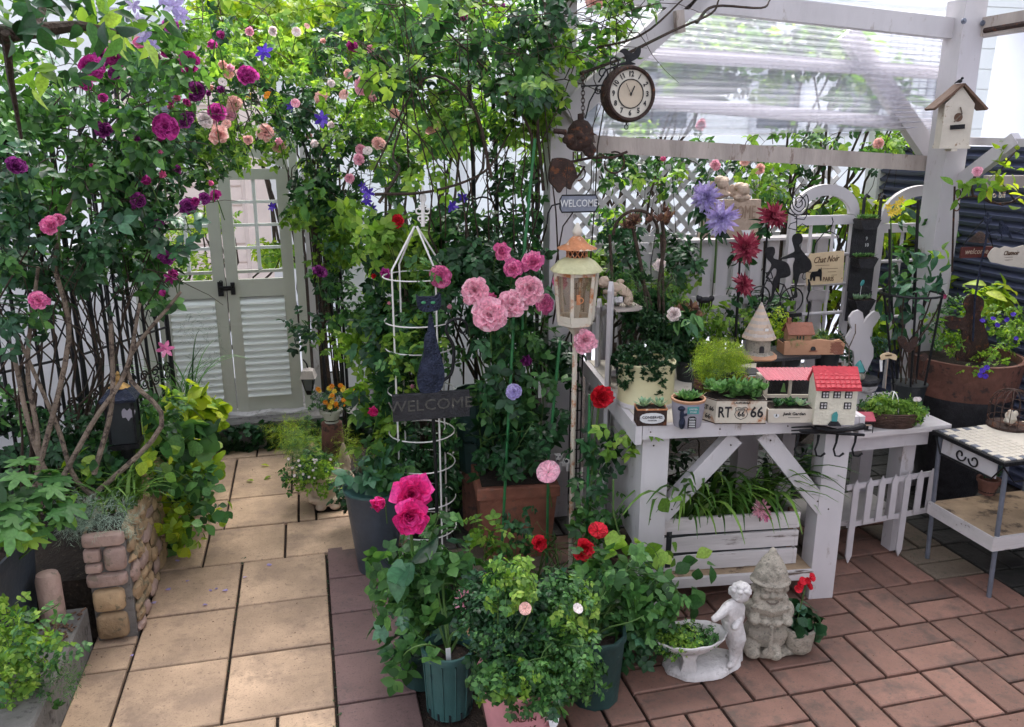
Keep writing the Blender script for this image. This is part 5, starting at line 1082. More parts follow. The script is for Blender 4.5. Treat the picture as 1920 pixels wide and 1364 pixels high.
# arched white screens
def screen(px0, px1, ptop, Y, label, zbot=.56):
    a, b = P(px0, 400, Y).x, P(px1, 400, Y).x; zt_ = P((px0 + px1) / 2, ptop, Y).z; w_ = b - a; h_ = w_ * .42; zs = zt_ - h_
    q = T('arched_screen', label, 'screen', ((a + b) / 2, Y, zbot), world=True)
    for x in (a, b - .028): MB().bbox(x, x + .028, Y, Y + .022, zbot, zs + .01, .002).fin('stile', WHITE, q)
    n = 18; out = [((a + b) / 2 - w_ / 2 * math.cos(math.pi * i / n), zs + .011 + (h_ - .011) * math.sin(math.pi * i / n)) for i in range(n + 1)]; inn = [((a + b) / 2 - (w_ / 2 - .045) * math.cos(math.pi * i / n), zs + .011 + (h_ - .056) * math.sin(math.pi * i / n)) for i in range(n, -1, -1)]
    MB().prism(out + inn, (0, Y + .011, 0), (1, 0, 0), (0, 0, 1), .021).fin('arch', WHITE, q)
    MB().box(a + .0285, b - .0285, Y + .001, Y + .021, zs - .03, zs + .008).fin('rail', WHITE, q)
    for k in range(1, 4): MB().tube([(a + .028, Y + .011, zs - .03 - k * .125), (b - .028, Y + .011, zs - .03 - k * .125)], .0075, 8).fin('bar', WHITE, q)
    for k in (1, 2): MB().tube([(a + w_ * k / 3, Y + .016, zbot), (a + w_ * k / 3, Y + .016, zs - .03)], .007, 8).fin('bar', WHITE, q)
    return q
screen(1484, 1612, 346, 3.0, 'arched white wooden screen behind the bicycle silhouette sign'); screen(1652, 1800, 348, 3.06, 'arched white wooden screen beside the right post', .4)
# picket fence with shelf
q = T('picket_fence', 'white slatted fence with a flat top shelf behind the workbench', 'fence', (1.75, 3.1, 0), world=True); Y = 3.1; zc = P(1400, 446, Y).z
for k in range(9): x = 1.50 + k * .078; MB().bbox(x, x + .052, Y, Y + .015, .35, zc - .012, .002).fin('slat', WHITE, q)
MB().box(1.48, 2.2, Y - .035, Y + .06, zc - .011, zc).fin('top_shelf', WHITE, q); MB().box(1.49, 2.2, Y + .016, Y + .03, .80, .85).fin('rail', WHITE, q); MB().box(1.49, 2.2, Y - .01, Y - .001, P(1400, 560, Y).z - .02, P(1400, 560, Y).z + .02).fin('rail', WHITE, q)
# plank back behind the left part
q = T('picket_fence', 'white slatted fence left of the shelf, behind the rusty lantern', 'fence', (1.3, 3.15, 0), world=True)
for k in range(5): x = 1.18 + k * .07; MB().bbox(x, x + .05, 3.15, 3.165, .3, P(1230, 455, 3.15).z, .002).fin('slat', WHITE, q)
MB().box(1.17, 1.52, 3.167, 3.18, 1.0, 1.04).fin('rail', WHITE, q)
# cherub plaque
q = T('cherub_plaque', 'sand coloured WELCOME plaque with two leaning cherubs on the fence shelf', 'plaque', P(1370, 445, 3.05), world=True); Y = 3.06
pl_([(1310, 446), (1322, 400), (1316, 376), (1424, 374), (1423, 410), (1428, 446)], Y, .025).fin('plaque', BEIGE, q); pl_([(1326, 432), (1344, 432), (1340, 442), (1330, 442)], Y - .014, .003).fin('cut_out', WHITEP, q); pl_([(1390, 432), (1408, 432), (1404, 442), (1394, 442)], Y - .014, .003).fin('cut_out', WHITEP, q)
text('WELCOME', q, P(1376, 400, Y - .0155), 34 * mpp(P(1376, 400, Y)), M('carved_shadow_brown', (.33, .23, .16), .8, .2, 20, 0), sx=.55)
k_ = mpp(P(1370, 360, Y))
for s, (x, y) in enumerate(((1352, 352), (1390, 358))):
    m = MB(); c = P(x, y, Y - .005); e = lambda dx, dy, dz, r: m.ell(c + Vector((dx * k_, dz, -dy * k_)), [a * k_ for a in r], 10, 8)
    e(0, -8 if not s else -2, -.01, (11, 11, 11)); e(2, -10 - (not s) * 2, -.018, (3, 3, 2)); e(-4, -14 + 6 * s, -.002, (11, 9, 8)); e(7, -13 + 6 * s, .0, (8, 8, 7)); e(-2, 10, 0, (14, 10, 12)); e(-8, 12, -.012, (10, 7, 5)); e(8, 12, -.012, (10, 7, 5)); e(-16, 0, .012, (8, 3, 12)); e(14, 2, .012, (7, 3, 11)); e(8, 2, -.012, (4, 4, 9))
    e(-4, -7, -.020, (2, 1.5, 1.5)); e(4, -7, -.020, (2, 1.5, 1.5)); e(0, -3, -.0205, (3, 1.5, 1.2))
    m.remesh('cherub', BEIGE, q, .0017, 1)
# Chat Noir sign
q = T('cat_sign', 'aged cream tin sign lettered Chat Noir with a black cat, hung by wire', 'sign', P(1545, 530, 2.93), world=True); Y = 2.93
pl_([(1518, 476), (1583, 470), (1580, 530), (1512, 536), (1510, 500)], Y, .003).fin('plate', PAPER, q); k_ = mpp(P(1548, 500, Y))
text('Chat Noir', q, P(1549, 487, Y - .003), 17 * k_, INKB, sx=.75, shear=.3, ux=(1, 0, .05)); text('PARIS', q, P(1553, 524, Y - .003), 12 * k_, INKB, sx=.8)
for k, (x, w_) in enumerate(((1542, 30), (1556, 34), (1560, 18), (1564, 12))): c = P(x, 498 + k * 6, Y - .002); MB().box(c.x - w_ / 2 * k_, c.x + w_ / 2 * k_, Y - .0028, Y - .0018, c.z - .0007, c.z + .0007).fin('text_line', INKB, q)
m = MB(); pl_([(1519, 517), (1522, 510), (1533, 509), (1536, 504), (1538, 506), (1540, 502), (1541, 512), (1540, 527), (1538, 527), (1537, 519), (1529, 519), (1528, 527), (1525, 527), (1524, 519), (1521, 527), (1519, 527)], Y - .004, .002, m); tp([(1520, 511), (1512, 509), (1506, 514), (1504, 521), (1508, 525), (1512, 522)], Y - .004, .0016, 5, m); m.fin('cat_silhouette', IRON, q)
tp([(1524, 476), (1530, 455), (1545, 437), (1556, 434), (1568, 440), (1578, 460), (1579, 472)], Y, .0022, 5).fin('hanging_wire', IRON, q); tp([(1556, 434), (1562, 416), (1560, 408)], Y, .002, 5).fin('hook', IRON, q)
# bicycle silhouette
q = T('bicycle_silhouette', 'black metal garden stake silhouette of two children riding a bicycle', 'garden stake', P(1470, 600, 2.78), world=True); Y = 2.78; k_ = mpp(P(1470, 550, Y))
for c, r in (((1424, 558), 21), ((1484, 563), 24)):
    MB().tube(arc(P(*c, Y), r * k_, 0, 360, 26), .0032, 6, False).fin('wheel', IRON, q)
m = MB()
for pts in (((1424, 558), (1440, 520), (1436, 511)), ((1440, 520), (1462, 556), (1484, 563)), ((1436, 526), (1470, 534), (1484, 563)), ((1470, 534), (1462, 556)), ((1438, 512), (1445, 508), (1449, 522), (1440, 524)), ((1482, 538), (1488, 563)), ((1508, 536), (1484, 536))): tp(pts, Y, .0026, 5, m)
m.fin('frame', IRON, q)
pl_(spx([(1434, 470), (1440, 464), (1451, 464), (1453, 474), (1450, 484), (1462, 488), (1474, 492), (1480, 500), (1482, 515), (1472, 521), (1462, 523), (1459, 534), (1452, 548), (1450, 558), (1444, 568), (1440, 566), (1446, 556), (1448, 540), (1450, 525), (1455, 516), (1456, 506), (1450, 504), (1442, 516), (1438, 522), (1436, 519), (1446, 500), (1444, 492), (1440, 488), (1436, 480)], 3), Y - .003, .003).fin('rider_figure', IRON, q)
pl_(spx([(1485, 448), (1489, 440), (1500, 438), (1505, 446), (1503, 455), (1498, 460), (1502, 468), (1510, 478), (1520, 490), (1521, 504), (1510, 512), (1500, 514), (1496, 528), (1493, 540), (1495, 556), (1487, 560), (1480, 560), (1489, 552), (1490, 534), (1488, 516), (1487, 498), (1490, 484), (1472, 486), (1464, 486), (1466, 483), (1486, 474), (1490, 470), (1487, 458)], 3), Y - .003, .003).fin('standing_figure', IRON, q)
m = MB(); c0_ = (1498, 384)
for pts in ([(1498, 380), (1503, 376), (1504, 384), (1497, 390), (1491, 384), (1493, 374), (1501, 370), (1509, 376), (1509, 388), (1499, 397), (1488, 390), (1487, 376)], [(1487, 376), (1485, 366), (1490, 372), (1499, 366), (1506, 371), (1512, 365), (1516, 378), (1513, 392), (1504, 402), (1492, 402), (1483, 392), (1482, 380), (1487, 376)], [(1483, 392), (1476, 395), (1484, 402), (1492, 402)], [(1513, 392), (1521, 397), (1512, 403), (1504, 402)], [(1490, 372), (1494, 380), (1491, 384)], [(1506, 371), (1503, 376)]):
    q_ = spx(pts, 4)[:-4] if len(pts) > 2 else pts; tp(q_, Y, .0021, 5, m)
for pts in (((1494, 404), (1494, 436)), ((1494, 408), (1478, 400), (1472, 385), (1478, 374)), ((1490, 410), (1508, 412), (1514, 402), (1512, 392)), ((1494, 432), (1478, 428), (1482, 420), (1494, 416)), ((1494, 434), (1510, 436), (1515, 426), (1504, 420), (1494, 428))): tp(pts, Y, .002, 5, m)
m.fin('wire_rose', IRON, q)
m = MB(); tp([(1516, 524), (1518, 545), (1513, 560), (1518, 575), (1512, 610)], Y, .0035, 6, m); m.ell(P(1517, 538, Y), (.007, .003, .02)); m.ell(P(1517, 575, Y), (.008, .003, .022)); m.ell(P(1512, 604, Y), (.006, .003, .016)); m.fin('leaf_stake', IRON, q, 1)
c = P(1471, 593, Y); MB().box(c.x - 37 * k_, c.x + 37 * k_, Y, Y + .012, c.z - 3 * k_, c.z + 4 * k_).fin('sign_bar', IRON, q); MB().box(c.x - 3 * k_, c.x + 20 * k_, Y + .002, Y + .010, ZT, c.z - 3.2 * k_).fin('support', IRON, q)
# slate wall pockets
q = T('wall_pocket_planter', 'dark slate three-tier hanging planter with chalked 9 10 and succulents', 'planter', P(1625, 570, 2.96), world=True); Y = 2.96
for i, (y0, y1, x) in enumerate(((420, 482, 1622), (487, 545, 1617), (548, 600, 1612))):
    a, b = P(x - 20, y0, Y), P(x + 17, y1, Y); MB().box(a.x, b.x, Y, Y + .01, b.z, a.z).fin('back_plate', SLATE, q)
    yy0 = (412, 484, 562)[i]; c = P(x + 3, yy0, Y - .03); k_ = mpp(c); MB().prism([(-21 * k_, 0), (23 * k_, 0), (14 * k_, -18 * k_), (-14 * k_, -18 * k_)], c, (1, 0, 0), (0, 0, 1), .055).fin('pocket', SLATE, q)
    MB().box(c.x - 19 * k_, c.x + 20 * k_, Y - .055, Y - .004, c.z, c.z + .004).fin('soil', SOIL, q)
    for j in range(5): place(kmesh('rosette', j % 2, L_SUC if i != 2 else L_SUCP), 'rosette', q, (c.x + (j - 2) * 8 * k_, Y - .03, c.z + .003), (random.uniform(-.3, .5), random.uniform(-.4, .4), j), .045)
for x in (1621, 1652): tp([(x - 4, 415), (x, 372), (x + 4, 366), (x + 9, 370)], Y + .02, .007, 6).fin('strap', SLATE, q)
text('9', q, P(1625, 448, Y - .002), .022, CHALK); text('10', q, P(1625, 460, Y - .002), .02, CHALK)
MB().tube([P(1612, 560, Y - .03), P(1616, 530, Y - .03)], .0012, 4).fin('label_pin', CHALK, q); m = MB(); m.ell(P(1617, 531, Y - .035), (.009, .002, .014), rot=Matrix.Rotation(.5, 3, 'Y')); m.fin('leaf_label', TEALT, q, 1)
# artificial dahlias on stakes
def dahlia(px, py, Y, mat, w_, label, foot):
    q = T('dahlia', label, 'flower', (P(px, py, Y).x, Y, foot), world=True); p = P(px, py, Y); bloom(q, p, 'spiky', mat, w_ * mpp(p), name='flower'); 
    MB().tube([p + Vector((0, .01, -.005)), p + Vector((-.004, .02, -.05)), Vector((p.x, Y + .02, foot))], .0045, 6).fin('stem', IRON if mat is F_DRED else STEM, q)
    localfol(q, ORG[q.name], [(p + Vector((0, .025, -.04)), (.04, .02, .03))], 14, .05, 'oval', L_DARK, 14)
dahlia(1325, 372, 2.95, F_LIL, 60, 'lilac double bloom left of the cherub plaque, the upper one', 1.0); dahlia(1352, 412, 2.9, F_LIL, 64, 'lilac double bloom in front of the WELCOME plaque, the lower one', .95)
dahlia(1448, 408, 2.8, F_DRED, 58, 'crimson spiky dahlia with dark bent stem left of the wire rose', .7); dahlia(1396, 466, 2.75, F_DRED, 60, 'crimson spiky dahlia below the cherub plaque', .7); dahlia(1393, 535, 2.7, F_DRED, 44, 'small crimson dahlia at the foot of the bicycle silhouette', .65)
tp([(1425, 450), (1405, 440), (1412, 415), (1425, 410), (1438, 416)], 2.82, .006, 6); 
# little black cat on the railing
q = T('cat_figurine', 'tiny black cat figurine on the creeper by the slatted fence', 'ornament', P(1322, 577, 2.75), world=True); m = MB(); k_ = mpp(P(1322, 570, 2.75))
for x, y, r in ((1322, 563, (14, 6, 6)), (1312, 561, (7, 5, 6)), (1334, 560, (6, 5, 6)), (1308, 557, (3, 2, 4))): m.ell(P(x, y, 2.75), [a * k_ for a in r])
for x in (1312, 1316, 1330, 1335): tp([(x, 565), (x - 1, 576)], 2.75, .0028, 5, m)
m.remesh('body', IRON, q, .002, 1)
# ---- right side: iron lettered banner with bell
q = T('iron_banner', 'rusty wire banner bracket with a dog and curly letters on the right post', 'sign', P(1800, 380, 2.70), world=True); Y = 2.72; k_ = mpp(P(1850, 370, Y))
m = MB(); tp([(1790, 382), (1800, 372), (1825, 368), (1850, 374), (1870, 382), (1895, 380), (1915, 368)], Y, .0035, 6, m); tp([(1838, 370), (1855, 380), (1880, 385), (1905, 378)], Y, .0025, 5, m); m.tube(arc(P(1795, 362, Y), 9 * k_, -90, 250, 14, k=.3), .0025, 5); m.tube(arc(P(1793, 390, Y), 9 * k_, 90, -250, 14, k=.3), .0025, 5); tp([(1790, 350), (1787, 440), (1785, 510)], Y + .05, .004, 6, m); m.fin('scroll_bracket', RUST, q, 1)
text('Too bii', q, P(1865, 366, Y), 17 * k_, LAMPW, ux=(1, 0, -.03), ext=.0012)
pl_(spx([(1808, 368), (1803, 352), (1808, 345), (1818, 348), (1823, 336), (1829, 328), (1829, 340), (1823, 350), (1826, 366), (1822, 366), (1820, 357), (1812, 358), (1811, 368)], 3), Y - .003, .003).fin('dog_silhouette', RUST, q)
q = T('welcome_bell', 'rusty bell on a triangular frame with a dark red welcome plank', 'sign', P(1825, 480, 2.66), world=True); Y = 2.66; k_ = mpp(P(1830, 450, Y))
tp([(1848, 408), (1820, 440), (1803, 465), (1862, 466), (1848, 408)], Y, .0025, 5).fin('frame', IRON, q); MB().lathe([(.003, 16 * k_), (6 * k_, 13 * k_), (13 * k_, 4 * k_), (19 * k_, -4 * k_), (16 * k_, -4 * k_)], P(1836, 450, Y), 18).fin('bell', RUST, q, 1)
a, b = P(1803, 464, Y - .005), P(1858, 482, Y - .005); MB().box(a.x, b.x, Y - .008, Y, b.z, a.z).fin('plank', M('oxblood_wood', (.12, .03, .025), .7, .4, 12, .3), q); text('welcome', q, P(1831, 472, Y - .009), 15 * k_, BEIGE, sx=.95, shear=.2)
tp([(1845, 380), (1848, 400), (1848, 410)], Y, .0012, 4).fin('hanging_wire', IRON, q)
q = T('cat_weathervane', 'dark green iron stake with a cat on scrollwork and leaf finial', 'garden stake', P(1830, 640, 2.60), world=True); Y = 2.60; k_ = mpp(P(1850, 440, Y))
tp([(1852, 410), (1849, 450), (1838, 500), (1828, 560), (1824, 640)], Y, .004, 6).fin('pole', BLUEB, q); m = MB(); tp([(1848, 440), (1870, 434), (1895, 432), (1920, 440)], Y, .003, 5, m); m.tube(arc(P(1872, 446, Y), 9 * k_, 90, -230, 14, k=.3), .0025, 5); m.tube(arc(P(1917, 432, Y), 8 * k_, 180, 500, 14, k=.3), .0025, 5); m.fin('scroll', BLUEB, q)
pl_(spx([(1876, 438), (1873, 425), (1876, 412), (1882, 420), (1890, 426), (1893, 436), (1898, 448), (1894, 448), (1888, 439)], 3), Y - .003, .003).fin('cat_silhouette', BLUEB, q); m = MB(); [m.ell(P(x, y, Y), (.006, .003, .010), rot=Matrix.Rotation(r, 3, 'Y')) for x, y, r in ((1852, 402, 0), (1847, 409, -1), (1857, 409, 1), (1848, 416, -.7), (1856, 416, .7))]; m.fin('leaf_finial', BLUEB, q, 1)
q = T('wavy_plaque', 'cream wavy-edged plaque with small brown script at the right edge', 'sign', P(1890, 500, 2.56), world=True); Y = 2.56
pl_(spx([(1852, 480), (1858, 470), (1866, 464), (1875, 466), (1885, 462), (1900, 465), (1925, 462), (1925, 500), (1900, 500), (1885, 498), (1870, 494), (1858, 492), (1854, 486)], 3), Y, .004).fin('plaque', CREAMW, q); text('Chatnoir', q, P(1896, 475, Y - .004), 12 * mpp(P(1890, 480, Y)), INKB, shear=.3, sx=.8)
for k in range(2): c = P(1892, 483 + 5 * k, Y - .003); MB().box(c.x - .02, c.x + .018, Y - .0033, Y - .0023, c.z, c.z + .001).fin('text_line', INKB, q)
# plant cage in black pot
c = Vector((P(1715, 700, 2.5).x, 2.52, z2)); q = T('plant_cage', 'black iron hoop plant cage in a dark pot on the lower bench', 'plant support', c, world=True); k_ = mpp(P(1715, 640, 2.52))
MB().lathe([(.05, 0), (.062, .09), (.066, .1), (.058, .1)], c, 20).fin('pot_body', BLACKP, q, 1); MB().lathe([(.058, .08), (.002, .086)], c, 14).fin('soil', SOIL, q)
top = P(1708, 550, 2.52); ra = 52 * k_
MB().tube(arc(top, ra, 0, 360, 24, (1, 0, 0), (0, 1, 0)), .0045, 6).fin('hoop', IRON, q)
for k in range(5): a = k * 1.257 + .4; MB().tube([c + Vector((.05 * math.cos(a), .05 * math.sin(a), .05)), top + Vector((ra * math.cos(a), ra * math.sin(a), .02))], .0045, 6).fin('upright', IRON, q)
MB().tube([P(1668, 600, 2.5), P(1668, 430, 2.5)], .0045, 6).fin('upright', IRON, q); MB().tube([P(1712, 600, 2.55), P(1722, 375, 2.55)], .006, 6).fin('upright', IRON, q)
m = MB()
for k in range(7): a = k * .9; m.tube(bez(c + Vector((.03 * math.cos(a), .03 * math.sin(a), .08)), top + Vector((ra * math.cos(a + 2), ra * math.sin(a + 2), 0)), (0, 0, .02), 6, .05), .003, 5)
m.fin('stem', BARK, q); localfol(q, ORG[q.name], [(top + Vector((.02, 0, .02)), (.10, .07, .06)), (top + Vector((-.04, 0, -.05)), (.07, .06, .05)), (top + Vector((.05, -.02, .12)), (.07, .05, .07)), (top + Vector((.04, 0, -.12)), (.08, .05, .05))], 95, .05, 'oval', [L_ROSE, L_LIGHT, L_BLUEG], 60)
bloom(q, P(1770, 560, 2.5), 'bud', F_PINK, .025); 
q = T('heart_rooster_stake', 'rusty heart-shaped bird silhouette on stakes in the dark pot', 'garden stake', P(1705, 660, 2.44), world=True); Y = 2.44
pl_(spx([(1682, 636), (1690, 630), (1698, 634), (1704, 644), (1712, 634), (1720, 632), (1719, 646), (1712, 656), (1704, 662), (1695, 656), (1688, 648)], 3), Y, .003).fin('silhouette', RUST, q); tp([(1703, 660), (1705, 700)], Y, .002, 4).fin('stake', RUST, q); pl_(spx([(1725, 668), (1733, 662), (1740, 668), (1734, 678), (1727, 676)], 3), Y, .003).fin('silhouette', RUST, q); tp([(1733, 676), (1730, 705)], Y, .002, 4).fin('stake', RUST, q)
q = T('plant_label', 'little arched wooden sign lettered GARDEN on a stick in the basket', 'sign', P(1665, 690, 2.40), world=True); Y = 2.40
pl_([(1650, 668), (1656, 663), (1667, 661), (1679, 665), (1682, 669), (1680, 676), (1666, 672), (1652, 676)], Y, .003).fin('board', PAPER, q); text('GARDEN', q, P(1666, 667, Y - .003), .009, INKB, sx=.75); tp([(1665, 672), (1660, 730)], Y, .0015, 4).fin('stick', BEIGE, q)
q = T('plant_label', 'plain white plastic plant label in the black cage pot', 'plant label', P(1652, 700, 2.43), world=True); pl_([(1649, 675), (1655, 675), (1654, 697), (1650, 697)], 2.43, .001).fin('tag', WHITEP, q)
# big terracotta bowl with rusty rabbit
c = Vector((P(1828, 700, 2.62).x, 2.68, 0)); q = T('terracotta_bowl_planter', 'large aged terracotta bowl on a dark urn by the siding wall', 'planter', c, 0); k_ = mpp(P(1828, 700, 2.66)); zt_ = P(1828, 682, 2.55).z
rr = 97 * k_; MB().lathe([(.10, 0), (.11, .02), (.12, .1), (.16, zt_ * .45), (.19, zt_ * .66), (rr * .93, zt_ * .77)], n=32).fin('urn', SLATE, q, 1); MB().lathe([(rr * .93, zt_ * .77), (rr * .98, zt_ - .07), (rr * 1.0, zt_ - .015), (rr * 1.02, zt_), (rr * .94, zt_), (rr * .92, zt_ - .03)], n=36).fin('bowl', TERRAD, q, 1); MB().lathe([(rr * .93, zt_ - .03), (.002, zt_ - .015)], n=24).fin('soil', SOIL, q)
q = T('rabbit_silhouette', 'rusty flat metal rabbit standing in the terracotta bowl', 'ornament', P(1820, 680, 2.62), world=True); pl_(spx([(1806, 572), (1812, 556), (1826, 552), (1842, 560), (1844, 575), (1838, 590), (1845, 610), (1852, 640), (1850, 676), (1795, 676), (1796, 650), (1803, 632), (1800, 618), (1783, 618), (1771, 606), (1772, 596), (1783, 592), (1798, 596), (1808, 594), (1812, 584)], 3), 2.62, .005).fin('silhouette', RUST, q)
q = T('lobelia_plant', 'leafy plant with tiny blue flowers trailing in the terracotta bowl', 'plant', P(1850, 670, 2.68), world=True); O_ = ORG[q.name]
bl = [(P(1790, 600, 2.75), (.10, .06, .10)), (P(1880, 600, 2.7), (.09, .07, .06)), (P(1850, 560, 2.85), (.10, .06, .06)), (P(1780, 640, 2.62), (.06, .05, .04)), (P(1870, 660, 2.55), (.07, .04, .03)), (P(1905, 620, 2.6), (.05, .05, .05)), (P(1830, 690, 2.47), (.05, .02, .03))]
foliage(q, bl, 420, .04, 'mini', [L_ROSE, L_LIGHT], 130); foliage(q, bl[2:3], 40, .085, 'oval', [L_LIGHT, L_YEL], 40)
for px, py, Y in ((1842, 602, 2.6), (1888, 600, 2.6), (1905, 635, 2.55), (1842, 695, 2.42), (1838, 704, 2.42), (1848, 706, 2.42), (1850, 690, 2.42), (1870, 610, 2.6), (1900, 590, 2.6), (1862, 598, 2.6)): bloom(q, P(px, py, Y), 'single', F_BLU, .02, name='flower')
# plant stand with mosaic top
q = T('plant_stand', 'grey metal plant stand with mosaic top, scroll apron and lower shelf', 'stand', (2.4, 2.2, 0), world=True); zs_ = .50
X0, X1, Y0, Y1 = 2.13, 2.55, 2.0, 2.3
for x, y in ((X0 + .01, Y1 - .01), (X0 + .02, Y0 + .01), (X1, Y0 + .01), (X1, Y1 - .01)): MB().tube([(x + .02 * (x < 2.3), y, 0), (x, y, zs_ - .01)], .008, 8).fin('leg', GREYM, q)
MB().bbox(X0 - .01, X1 + .01, Y0 - .01, Y1 + .01, zs_ - .014, zs_, .002).fin('top_frame', IRON, q)
mo = MB().bbox(-.011, .011, -.011, .011, 0, .004, .001); ma, mb_ = mo.mesh('mosaic_tile', CREAMW), mo.mesh('mosaic_tile', M('grey_mosaic', (.16, .17, .2), .5, .2, 20, .1))
for i in range(17):
    for j in range(12):
        if i > 6 and 2 < j: continue
        place(mb_ if (i in (0, 16) or j in (0, 11)) and (i + j) % 2 else ma, 'mosaic_tile', q, (X0 + .012 + i * .0245, Y0 + .012 + j * .0245, zs_ + .0005))
MB().box(X0 + .17, X1, Y0 + .08, Y1, zs_ + .0006, zs_ + .0042).fin('top_panel', CREAMW, q)
m = MB(); m.tube([(X0, Y0 + .0, zs_ - .02), (X0 + .05, Y0, zs_ - .075), (X1, Y0, zs_ - .075)], .003, 5); m.tube([(X0, Y1, zs_ - .02), (X0, Y1 - .03, zs_ - .075), (X0, Y0 + .04, zs_ - .075), (X0, Y0, zs_ - .02)], .0035, 5)
for s in (-1, 1): m.tube(arc((X0, (Y0 + Y1) / 2 + s * .03, zs_ - .045), .024, 180 if s > 0 else 0, 560 if s > 0 else -380, 20, (0, 1, 0), k=.25), .003, 5)
m.fin('scroll_apron', IRON, q); MB().box(X0 + .004, X0 + .008, Y0 + .03, Y1 - .03, zs_ - .072, zs_ - .016).fin('apron_panel', WHITE, q)
MB().bbox(X0 + .015, X1, Y0 + .01, Y1 - .005, .215, .228, .002).fin('shelf', BRWEAR, q); MB().box(X0 + .008, X0 + .014, Y0, Y1, .18, .229).fin('shelf_edge', WHITEH, q); MB().box(X0 + .01, X1, Y0 - .002, Y0 + .008, .18, .229).fin('shelf_edge', WHITEH, q)
p = G(1850, 925, .228); q = T('terracotta_pot', 'small mossy terracotta pot with a bare plant on the stand shelf', 'pot', p, 0); pot(q, .038, .06, TERRAD, .75, .004, .016); localfol(q, p, [(p + Vector((0, 0, .1)), (.05, .04, .03))], 40, .03, 'mini', [L_DARK], 20); MB().tube([(0, 0, .05), (.01, 0, .1), (.02, 0, .13)], .002, 5).fin('stem', BARK, q)
# bird cage
p = G(1890, 800, zs_ + .004); q = T('bird_cage', 'rusty domed wire bird cage holding a small shell ornament on the stand', 'bird cage', p, 0); k_ = mpp(p); rr = 36 * k_
MB().lathe([(rr, 0), (rr * 1.03, .003), (rr * 1.03, .008), (rr, .01), (.002, .01)], n=24).fin('base', RUST, q, 1)
for z in (.03, .085): MB().tube(arc((0, 0, z), rr, 0, 360, 22, (1, 0, 0), (0, 1, 0)), .0016, 5).fin('hoop', RUST, q)
for k in range(16): a = k * math.pi / 8; MB().tube([(rr * math.cos(a), rr * math.sin(a), 0), (rr * math.cos(a), rr * math.sin(a), .085)] + [(rr * math.cos(t) * math.cos(a), rr * math.cos(t) * math.sin(a), .085 + .055 * math.sin(t)) for t in (.4, .8, 1.2, 1.55)], .0018, 4).fin('wire', RUST, q)
m = MB(); m.ell((-.005, -.01, .035), (.022, .018, .024), rough=.4); m.ell((-.012, -.012, .058), (.010, .009, .010), rough=.3); m.ell((.014, -.01, .05), (.008, .009, .012)); q2 = T('shell_ornament', 'peeling cream shell figurine inside the bird cage', 'ornament', p, 0); m.remesh('body', LAMPW, q2, .0025, 1)
# ================================================================ STATUES AND POTS IN FRONT
def E_(m, c, r, rot=None, rough=0): m.ell(c, r, 14, 10, rot, rough)
# garden gnome
p = G(1447, 1238); q = T('garden_gnome', 'weathered grey stone garden gnome with pointed hat and spade, smiling', 'statue', p + Vector((0, .045, 0)), R(-18)); k_ = mpp(p); s = P(1437, 1040, p.y).z / 1.0
m = MB(); s = .98 * s
def g_(x, y, z, a, b, c, rot=None): E_(m, (x * s, y * s, z * s), (a * s, b * s, c * s), rot)
g_(0, .01, .035, .21, .15, .045); g_(.14, .02, .04, .13, .11, .05); g_(-.12, -.07, .10, .075, .085, .075); g_(.04, -.09, .095, .06, .08, .065); g_(-.11, -.12, .07, .06, .06, .05); g_(.05, -.13, .065, .055, .06, .045)
m.lathe([(.15 * s, .12 * s), (.17 * s, .2 * s), (.165 * s, .24 * s), (.135 * s, .3 * s), (.12 * s, .36 * s)], (0, 0, 0), 22, sy=.8, ripple=lambda t, z: .05 * math.sin(t * 11) * (z < .26 * s))
g_(0, -.0, .40, .135, .115, .13); g_(-.13, -.02, .43, .06, .07, .09); g_(.13, -.02, .43, .06, .07, .09); g_(-.12, -.09, .38, .045, .08, .045); g_(.12, -.09, .38, .045, .08, .045); g_(-.04, -.135, .375, .04, .035, .035); g_(.04, -.135, .37, .04, .035, .035)
g_(0, -.01, .61, .115, .105, .125); g_(0, -.045, .50, .135, .085, .085); g_(0, -.07, .46, .10, .065, .07); g_(-.09, -.05, .54, .045, .05, .075); g_(.09, -.05, .54, .045, .05, .075)
g_(-.05, -.095, .60, .036, .03, .034); g_(.05, -.095, .60, .036, .03, .034); g_(0, -.115, .61, .025, .032, .024); g_(-.12, -.0, .62, .025, .02, .04); g_(.12, -.0, .62, .025, .02, .04); g_(0, -.1, .66, .07, .02, .015)
m.lathe([(.125 * s, .68 * s), (.138 * s, .70 * s), (.132 * s, .73 * s), (.115 * s, .80 * s), (.075 * s, .89 * s), (.035 * s, .95 * s), (.022 * s, .985 * s), (.008 * s, 1.0 * s)], (0, .0, 0), 20, sy=.93)
for s_ in (-1, 1):
    for k in range(5): m.tube([(s_ * .02 * k * s, (-.125 + .012 * k) * s, .535 * s), (s_ * (.03 * k + .01) * s, (-.145 + .014 * k) * s, .49 * s), (s_ * (.022 * k + .012) * s, (-.135 + .012 * k) * s, .43 * s)], [.015 * s, .019 * s, .009 * s], 6)
    m.tube(arc((s_ * .105 * s, -.075 * s, .385 * s), .052 * s, 0, 360, 12, (.3 * s_, 1, 0)), .012 * s, 6, False); m.tube([(s_ * .075 * s, -.10 * s, .665 * s), (s_ * .045 * s, -.125 * s, .672 * s), (s_ * .02 * s, -.125 * s, .66 * s)], .011 * s, 6)
m.tube(arc((0, -.0, .70 * s), .138 * s, 0, 360, 24, (1, 0, 0), (0, .92, 0)), .014 * s, 6, False); m.tube(arc((0, 0, .335 * s), .125 * s, 0, 360, 24, (1, 0, 0), (0, .85, 0)), .012 * s, 6, False)
m.remesh('body', STONE, q, .003, 1); q.scale = (1.14, 1.05, 1)
